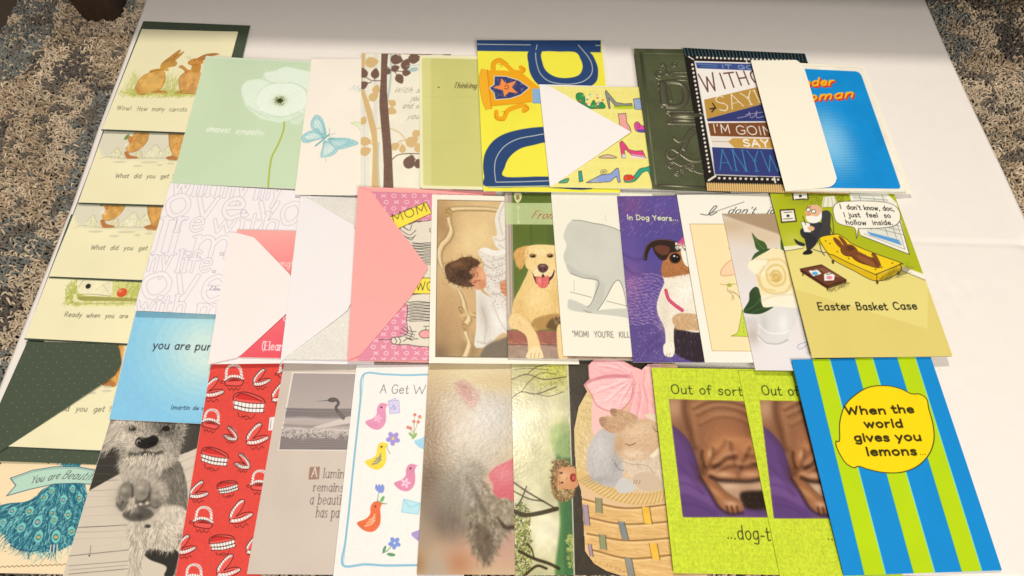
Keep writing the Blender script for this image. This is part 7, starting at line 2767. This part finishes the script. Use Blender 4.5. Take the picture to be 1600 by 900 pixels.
def art_comic(c):
    c.Z(980, 60, 3.4615)
    c.begin('blue_panel')
    Q = round_corners([(700, 150), (1256, 186), (1478, 820), (700, 800)], {1: 30, 2: 22})
    c.fill(Q, '1389cc')
    c.mottle(24, .05, seed=3)
    h, w = c.H, c.W
    X, Y = np.meshgrid(np.arange(w), np.arange(h))
    g = c.m([(1090, 560)])[0]
    r = np.hypot((X - g[0]) / (w * .34), (Y - g[1]) / (h * .42))
    lvl = np.clip(1.05 - r, 0, 1)
    dot = 0.5 + 0.25 * (np.sin(X * 2.0 + (np.floor(Y / 2.2) % 2) * 1.57) + np.sin(Y * 2.0))
    m = np.clip((lvl - .75 * dot) * 2.2, 0, 1)
    r_ = c.cover(Q)
    mk = np.zeros((h, w))
    mk[r_[0]] = r_[1]
    m = (m * mk * .6)[..., None]
    c.im = c.im * (1 - m) + hx('cfe6f2') * m
    for s, x0, y0, x1, y1 in (("Wonder", 830, 262, 1112, 256), ("Woman", 880, 346, 1218, 322)):
        c.text(s, (x0 + 5, y0 + 6), (x1 + 5, y1 + 6), 46, 'cf3524', 17, slant=.35)
        c.text(s, (x0, y0), (x1, y1), 46, 'f0b322', 10, slant=.35)
    c.end()


# ------------------------------------------------------------------ laying everything down, undermost first
GREEN = '4a5442'
FOIL = (130, 0.045, np.array([.55, .58, .46]))


def pt(fr, *pts):
    return [(fr[0] + x / fr[2], fr[1] + y / fr[2]) for x, y in pts]


card([(-62, 716), (165, 722), (102, 897.5), (-135, 893)], "peach card with a blue peacock tail under a banner reading You are Beautiful", art_peacock, 'efd6ac', rough=.5, gain=1.06)

# left column: hare cards, each on its dark green envelope
HARE = 'f1e6ba'
er, lay = envelope([(48, 522), (250, 532), (182, 727), (-40, 719)],
                   pt((0, 420, 3.75), (157, 424), (690, 448), (712, 500), (716, 560), (690, 620), (640, 655), (-12, 1078), (-60, 1080)),
                   "dark green dotted envelope with its wide rounded flap folded over a cream hare card", GREEN, dots=FOIL, rough=.5)
card([(72, 526), (255, 534), (186, 705.5), (6, 697)], "cream hare card half covered by the dark green envelope flap", snow_at((-174.7, 531.2, 3.125, 2.83)), HARE, rough=.55)
lay()
for q, e, art, lab, elab in (
        ([(113, 338), (290, 347), (236, 539), (38.7, 528)], [(111, 335), (296, 344), (240, 541.5), (37.8, 530.6)], art_ready,
         "cream card reading Ready when you are with a red ball in the grass", "dark green envelope peeking out under the card reading Ready when you are"),
        ([(149, 250), (338, 256), (267, 440), (76.8, 431.5)], [(147, 246), (342, 253), (270, 443), (76, 434.2)], snow_at((-48, 301.25, 3.795, 3.515)),
         "lower cream card reading What did you get, just above the Ready when you are card", "dark green envelope under the lower What did you get card"),
        ([(184, 147), (350, 152), (304, 322.5), (122.5, 316)], [(182, 143), (354, 149), (308, 325), (121.8, 318.6)], snow_at((0, 200, 4, 4)),
         "upper cream card reading What did you get, just below the Wow card", "dark green envelope under the upper What did you get card"),
        ([(222, 45.5), (372.5, 51), (331, 209), (159.5, 201.5)], [(224, 33), (391, 40), (346, 212), (158, 204)], art_carrots,
         "cream card reading Wow How many carrots with two standing hares", "dark green envelope showing behind the top and right edge of the carrots card")):
    env, _ = envelope(e, None, elab, GREEN, dots=FOIL, rough=.5)
    card(q, lab, art, HARE, rough=.55, name='greeting_card')

card([(202, 560), (352, 564), (272, 903), (97.5, 903)], "black and white photo card of a shaggy dog raising its paw", art_paw_dog, 'cfc2ae', rough=.38, ss=1.3)
card([(212.5, 486), (392, 494.5), (344, 664), (170.5, 655)], "pale blue card with rings reading you are pure", art_pure, '62b9e2', rough=.45)
card([(330.5, 566), (462, 568), (408, 903), (274, 903)], "red textured card patterned with wind-up dentures", art_dentures, 'dc473d', rough=.6, bump=.5, scale=1500, ss=1.3, edge='e9c9c0')
card([(444.5, 566), (640, 568), (632, 899), (386, 897)], "grey card with a framed heron photo and verse starting A luminous", art_heron, 'cbbbab', rough=.45)
card([(557, 570), (735, 570), (725, 903), (520.5, 902)], "white get well card of painted birds and flowers inside a blue border", art_birds, 'ece5dc', rough=.42, bump=.12)
card([(670, 568.5), (799, 567), (805.5, 898), (651.5, 897.5)], "glossy photo card of a grey kitten sticking out its pink tongue", art_kitten, 'c8ae88', rough=.2, bump=.12, spec=.065, scale=380, dist=.0005, lift=.0001, gain=.87, edge='5a4a38')
card([(798.7, 563.6), (1030, 566), (1065, 898.5), (805.5, 899)], "glossy photo card of a child peeking from behind a dark tree trunk", art_girl_tree, 'd5c99a', rough=.18, bump=.12, spec=.2, scale=380, dist=.0005, lift=.0007, gain=.92)
B8 = (870, 550, 2.5714)
basket_px = pt(B8, (130, 110), (126, 55), (150, 28), (205, 24), (262, 34), (312, 62), (340, 74), (365, 50), (480, 50), (560, 480), (600, 902), (262, 899), (200, 880), (150, 850), (124, 815), (114, 800), (108, 700), (98, 560), (80, 505), (72, 400), (70, 310), (88, 220), (122, 160), (108, 132))
card(pt(B8, (40, 20), (560, 30), (630, 905), (60, 895)), "die-cut wicker basket card with two sleeping bunnies under a pink bow", art_basket, 'd9b488', rough=.5, outline=basket_px)
card([(1018, 574.5), (1200, 578), (1250, 899), (1052.8, 895.5)], "left lime green Out of sorts card with a full wrinkled dog photo", art_wrinkle((1000, 560, 2.647)), 'c6d434', rough=.5, ss=1.25, edge='b9c44a')
card([(1153.8, 579.6), (1338, 582), (1410, 904), (1219.5, 903)], "right lime green Out of sorts card half hidden by the striped lemons card", art_wrinkle((1142.2, 561.9, 2.647), 38), 'c6d434', rough=.5, ss=1.25, edge='b9c44a')

card([(322, 87.5), (500, 98.5), (474, 297.5), (268, 286)], "sage green deepest sympathy card with a white poppy", art_sympathy, 'c3d3b0', rough=.4, gain=1.05)
card([(266.2, 286), (488, 300), (430, 496), (209.5, 485)], "white card covered in outlined serif words of love", art_love, 'efe5e2', rough=.5)

W1 = (320, 290, 3.1034)
er, lay = envelope(pt(W1, (120, 228), (560, 214), (520, 860), (15, 866)), pt(W1, (120, 226), (160, 230), (240, 252), (420, 440), (470, 560), (386, 634), (165, 832), (15, 866)),
                   "white envelope with its pointed flap over a red card, left of the glitter card", 'f0e3dc', mottle=.02)
card(pt(W1, (158, 213), (500, 223), (480, 840), (70, 830)), "salmon to red card with white print under the white envelope flap", art_red, 'e5525f', rough=.5)
lay()
er, lay = envelope(pt(W1, (464, 50), (860, 62), (820, 868), (366, 860)), pt(W1, (464, 50), (505, 62), (725, 194), (790, 420), (690, 611), (390, 834), (365, 860)),
                   "cool white envelope with its pointed flap over a silver glitter card", 'ece4e0', mottle=.02)
card(pt(W1, (500, 60), (850, 66), (810, 848), (384, 842)), "sparkly silver white glitter card under the white envelope flap", art_glitter, 'e6dfd2', rough=.35, bump=.8, scale=2600, spec=.7)
lay()
card([(486.7, 92), (600, 93.5), (578, 307), (460.3, 304)], "cream card with a teal engraved butterfly", art_butterfly, 'ece1d0', rough=.5, gain=1.06)
card([(565, 83), (707, 86), (706, 300), (562.7, 294)], "cream card with brown and tan stylised trees and script verse", art_trees, 'e8dfc8', rough=.45, gain=1.06)
er, lay = envelope(pt(W1, (743, 5), (1410, 30), (1440, 862), (690, 850)), pt(W1, (743, 5), (806, 28), (1084, 403), (1000, 540), (755, 820), (690, 849)),
                   "pink envelope with its large pointed flap over the cartoon cat card", 'f8a39c', mottle=.02)
card(pt(W1, (800, 28), (1400, 50), (1400, 846), (740, 846)), "pink card with x and o pattern and scribbled cats, banners MOM and WOW", art_cat, 'd98396', rough=.45)
lay()
card([(675, 304), (880, 308.5), (905, 569.5), (670.2, 567.3)], "white bordered photo card of a child sleeping against a carved headboard", art_sleeper, 'efe5d0', rough=.4, ss=1.25)
card([(788.5, 301), (965, 304), (988, 563), (793.3, 559.5)], "photo card of a yellow labrador on a doorstep, banner reading From", art_lab, '5a6b2a', rough=.35, ss=1.3)
card([(860.6, 297), (1061, 301.3), (1104, 560), (880, 555.9)], "white cartoon card of a grey elephant captioned MOM YOU'RE KILLING", art_elephant, 'ebe4cf', rough=.5)
card([(964.3, 306.5), (1072, 307), (1120, 567.5), (989.3, 566)], "purple card reading In Dog Years with a terrier in a party hat", art_party_dog, '5a4a86', rough=.38, ss=1.3)
card([(1057.7, 304.5), (1207, 303.5), (1252, 568), (1101.7, 566)], "white bordered cartoon card with tan panel reading I don't jog", art_jog, 'efe7d5', rough=.5)
card([(1129, 334), (1222, 335), (1276, 580), (1180.7, 578.3)], "narrow photo card of a cream rose in a glass vase", art_rose, 'dcd0c2', rough=.4, ss=1.25)
card([(1237, 562), (1452.8, 558), (1564, 891.5), (1319, 899.5)], "blue and lime striped card with a yellow lemon reading When the world gives you lemons", art_lemon, '0a86c8', rough=.42, edge='9ad0d8')
card([(1203.5, 302), (1395.6, 304), (1486.5, 557.5), (1269.6, 559)], "mustard cartoon card of a chocolate rabbit on a couch reading Easter Basket Case", art_easter, 'dcc870', rough=.5, edge='cfc090')
card([(655.6, 86.5), (800, 90), (806, 299), (655.8, 294)], "cream card with an olive panel and rounded corners reading Thinking", art_thinking, 'e6dfb2', rough=.45, gain=1.06, corner={0: 5, 3: 6})
card([(745, 62.5), (944, 64), (969, 302), (755.4, 298.5)], "yellow and navy card with big sideways letters and a gold trophy", art_dad, 'e9de46', rough=.3, ss=1.25, gain=1.05)
Z7 = (730, 50, 3.4615)
er, lay = envelope(pt(Z7, (388, 283), (1010, 300), (1060, 852), (446, 838)), pt(Z7, (388, 283), (455, 297), (884, 547), (470, 826), (446, 836)),
                   "white envelope with its pointed flap over the patterned shoe card", 'f0e8e0', mottle=.02)
card(pt(Z7, (420, 293), (1010, 303), (1058, 851), (450, 838)), "yellow card patterned with colourful shoes under the white flap", art_shoes, 'ecdf7c', rough=.45, ss=1.3)
lay()

# the embossed dark green card: raised foil work
Z8 = (980, 60, 3.4615)
dg_quad = pt(Z8, (38, 56), (400, 62), (560, 836), (140, 815))


def art_dark(c):
    c.mottle(26, .12, seed=4)
    c.mottle(3, .05, seed=5)
    c.Z(*Z8)


root, pl, zat, org = card(dg_quad, "dark olive embossed card with raised silver letters and scrolls", art_dark, '4c4f36', rough=.45, bump=.2, gain=1.1, edge='4a4c38')
silver = bpy.data.materials.new("pewter_foil")
silver.use_nodes = True
_b = silver.node_tree.nodes["Principled BSDF"]
_b.inputs['Base Color'].default_value = (0.19, 0.195, 0.14, 1)
_b.inputs['Metallic'].default_value = 0.75
_b.inputs['Roughness'].default_value = 0.36
_n = silver.node_tree.nodes.new('ShaderNodeTexNoise')
_n.inputs['Scale'].default_value = 900
_bp = silver.node_tree.nodes.new('ShaderNodeBump')
_bp.inputs['Strength'].default_value = 0.3
_bp.inputs['Distance'].default_value = 0.0003
silver.node_tree.links.new(_n.outputs['Fac'], _bp.inputs['Height'])
silver.node_tree.links.new(_bp.outputs['Normal'], _b.inputs['Normal'])


def raised(paths, name, mat, sunk=0.35):
    ps = []
    for pts, w, *sm in paths:
        P = np.array(pt(Z8, *pts), float)
        if not sm:
            P = spline(P, 8)
        top = pl + np.array([0, 0, 0.0013])
        Q = onplane(P, top)
        r = w / Z8[2] * 0.00085 / 2 * 1.7
        Q[:, 2] = zat(Q[:, :2], 0.0013)
        tv, tf = tube(Q, r, 10)
        tv = np.array(tv)
        base_z = zat(tv[:, :2], 0.0013)
        tv[:, 2] = base_z + (tv[:, 2] - base_z) * 0.38
        ps.append((tv, tf))
    v, f = join(ps)
    mesh_obj(name, v, f, mat, root, origin=org, smooth=True)


def spiral(cx, cy, r, a0, turns, n=16):
    t = np.linspace(0, 1, n)
    a = a0 + turns * 2 * np.pi * t
    return [(cx + r * (1 - .85 * q) * math.cos(w), cy + r * (1 - .85 * q) * .85 * math.sin(w)) for q, w in zip(t, a)]


raised([(spiral(194, 142, 14, 0, 1.3), 7), (spiral(255, 146, 17, 2, 1.3), 7), (spiral(176, 196, 30, 1.2, 1.4), 8),
        ([(176, 165), (210, 160), (214, 196), (250, 185), (330, 186)], 8), ([(205, 150), (220, 165), (240, 160)], 6),
        ([(246, 203), (400, 210)], 7), ([(246, 225), (400, 232)], 7)], 'scrollwork', silver)
raised([([(190, 240), (196, 300), (206, 370)], 24), ([(188, 240), (240, 236), (296, 252), (318, 300), (308, 350), (270, 370), (206, 370)], 18),
        ([(160, 244), (190, 240)], 12), ([(176, 368), (206, 370)], 12), (spiral(176, 268, 12, 0, 1), 6), (spiral(182, 352, 10, 0, 1), 6), ([(225, 262), (234, 300), (238, 345)], 7)], 'initial_letter', silver)
raised([([(208, 396), (360, 398), (420, 404)], 9), ([(210, 462), (380, 466), (430, 470)], 9), ([(208, 398), (240, 430), (210, 462)], 7), ([(236, 420), (440, 424)], 26), ([(240, 444), (440, 448)], 14)], 'ribbon', silver)
raised([([(250, 540), (280, 560), (330, 540), (366, 500), (352, 490), (326, 520), (300, 590), (270, 640), (230, 650), (216, 622), (240, 600), (290, 630), (340, 662), (400, 664), (450, 640)], 11),
        ([(352, 496), (330, 540), (300, 610)], 13)], 'script_letter', silver)
raised([(spiral(234, 690, 26, 3, 1.4), 8), (spiral(270, 728, 20, 0, 1.5), 8), (spiral(352, 700, 22, 1, 1.4), 8), ([(240, 664), (290, 690), (330, 680), (360, 678)], 8), ([(286, 715), (320, 700), (390, 730), (440, 728)], 8),
        (spiral(318, 690, 14, 2, 1.2), 6), ([(398, 690), (440, 692)], 6), ([(400, 715), (440, 717)], 6), (spiral(300, 720, 12, 1, 1.2), 5)], 'flourish', silver)
olive = paper(hx('565a3e'), rough=.4, name="olive_emboss", mottle=.15, gain=1.0, bump=.3)
raised([([(74, 78), (420, 92)], 9, 0), ([(74, 78), (156, 794)], 9, 0)], 'raised_border', olive)
raised([([(156, 794), (480, 810)], 8, 0)], 'raised_rule', silver)

card(pt(Z8, (303, 52), (960, 86), (1195, 846), (432, 824)), "black bordered motto card reading IT GOES WITHOUT SAYING in coloured bands", art_saying, '221c1a', rough=.42, ss=1.3, edge='3a3430')
er, lay = envelope(round_corners(pt(Z8, (668, 120), (1283, 150), (1545, 842), (856, 827)), {1: 2}),
                   round_corners(pt(Z8, (668, 118), (916, 122), (952, 160), (1134, 768), (1108, 806), (856, 826)), {1: 4, 2: 5, 3: 7, 4: 7}),
                   "cream envelope with its squared flap folded over the blue comic card", 'f2e8d2', mottle=.02, gain=1.03)
card(pt(Z8, (690, 140), (1268, 168), (1512, 836), (880, 822)), "white bordered blue comic card lettered in red and yellow in a cream envelope", art_comic, 'efe6d2', rough=.4, ss=1.25, corner={1: 5, 2: 7}, gain=1.03)
lay()
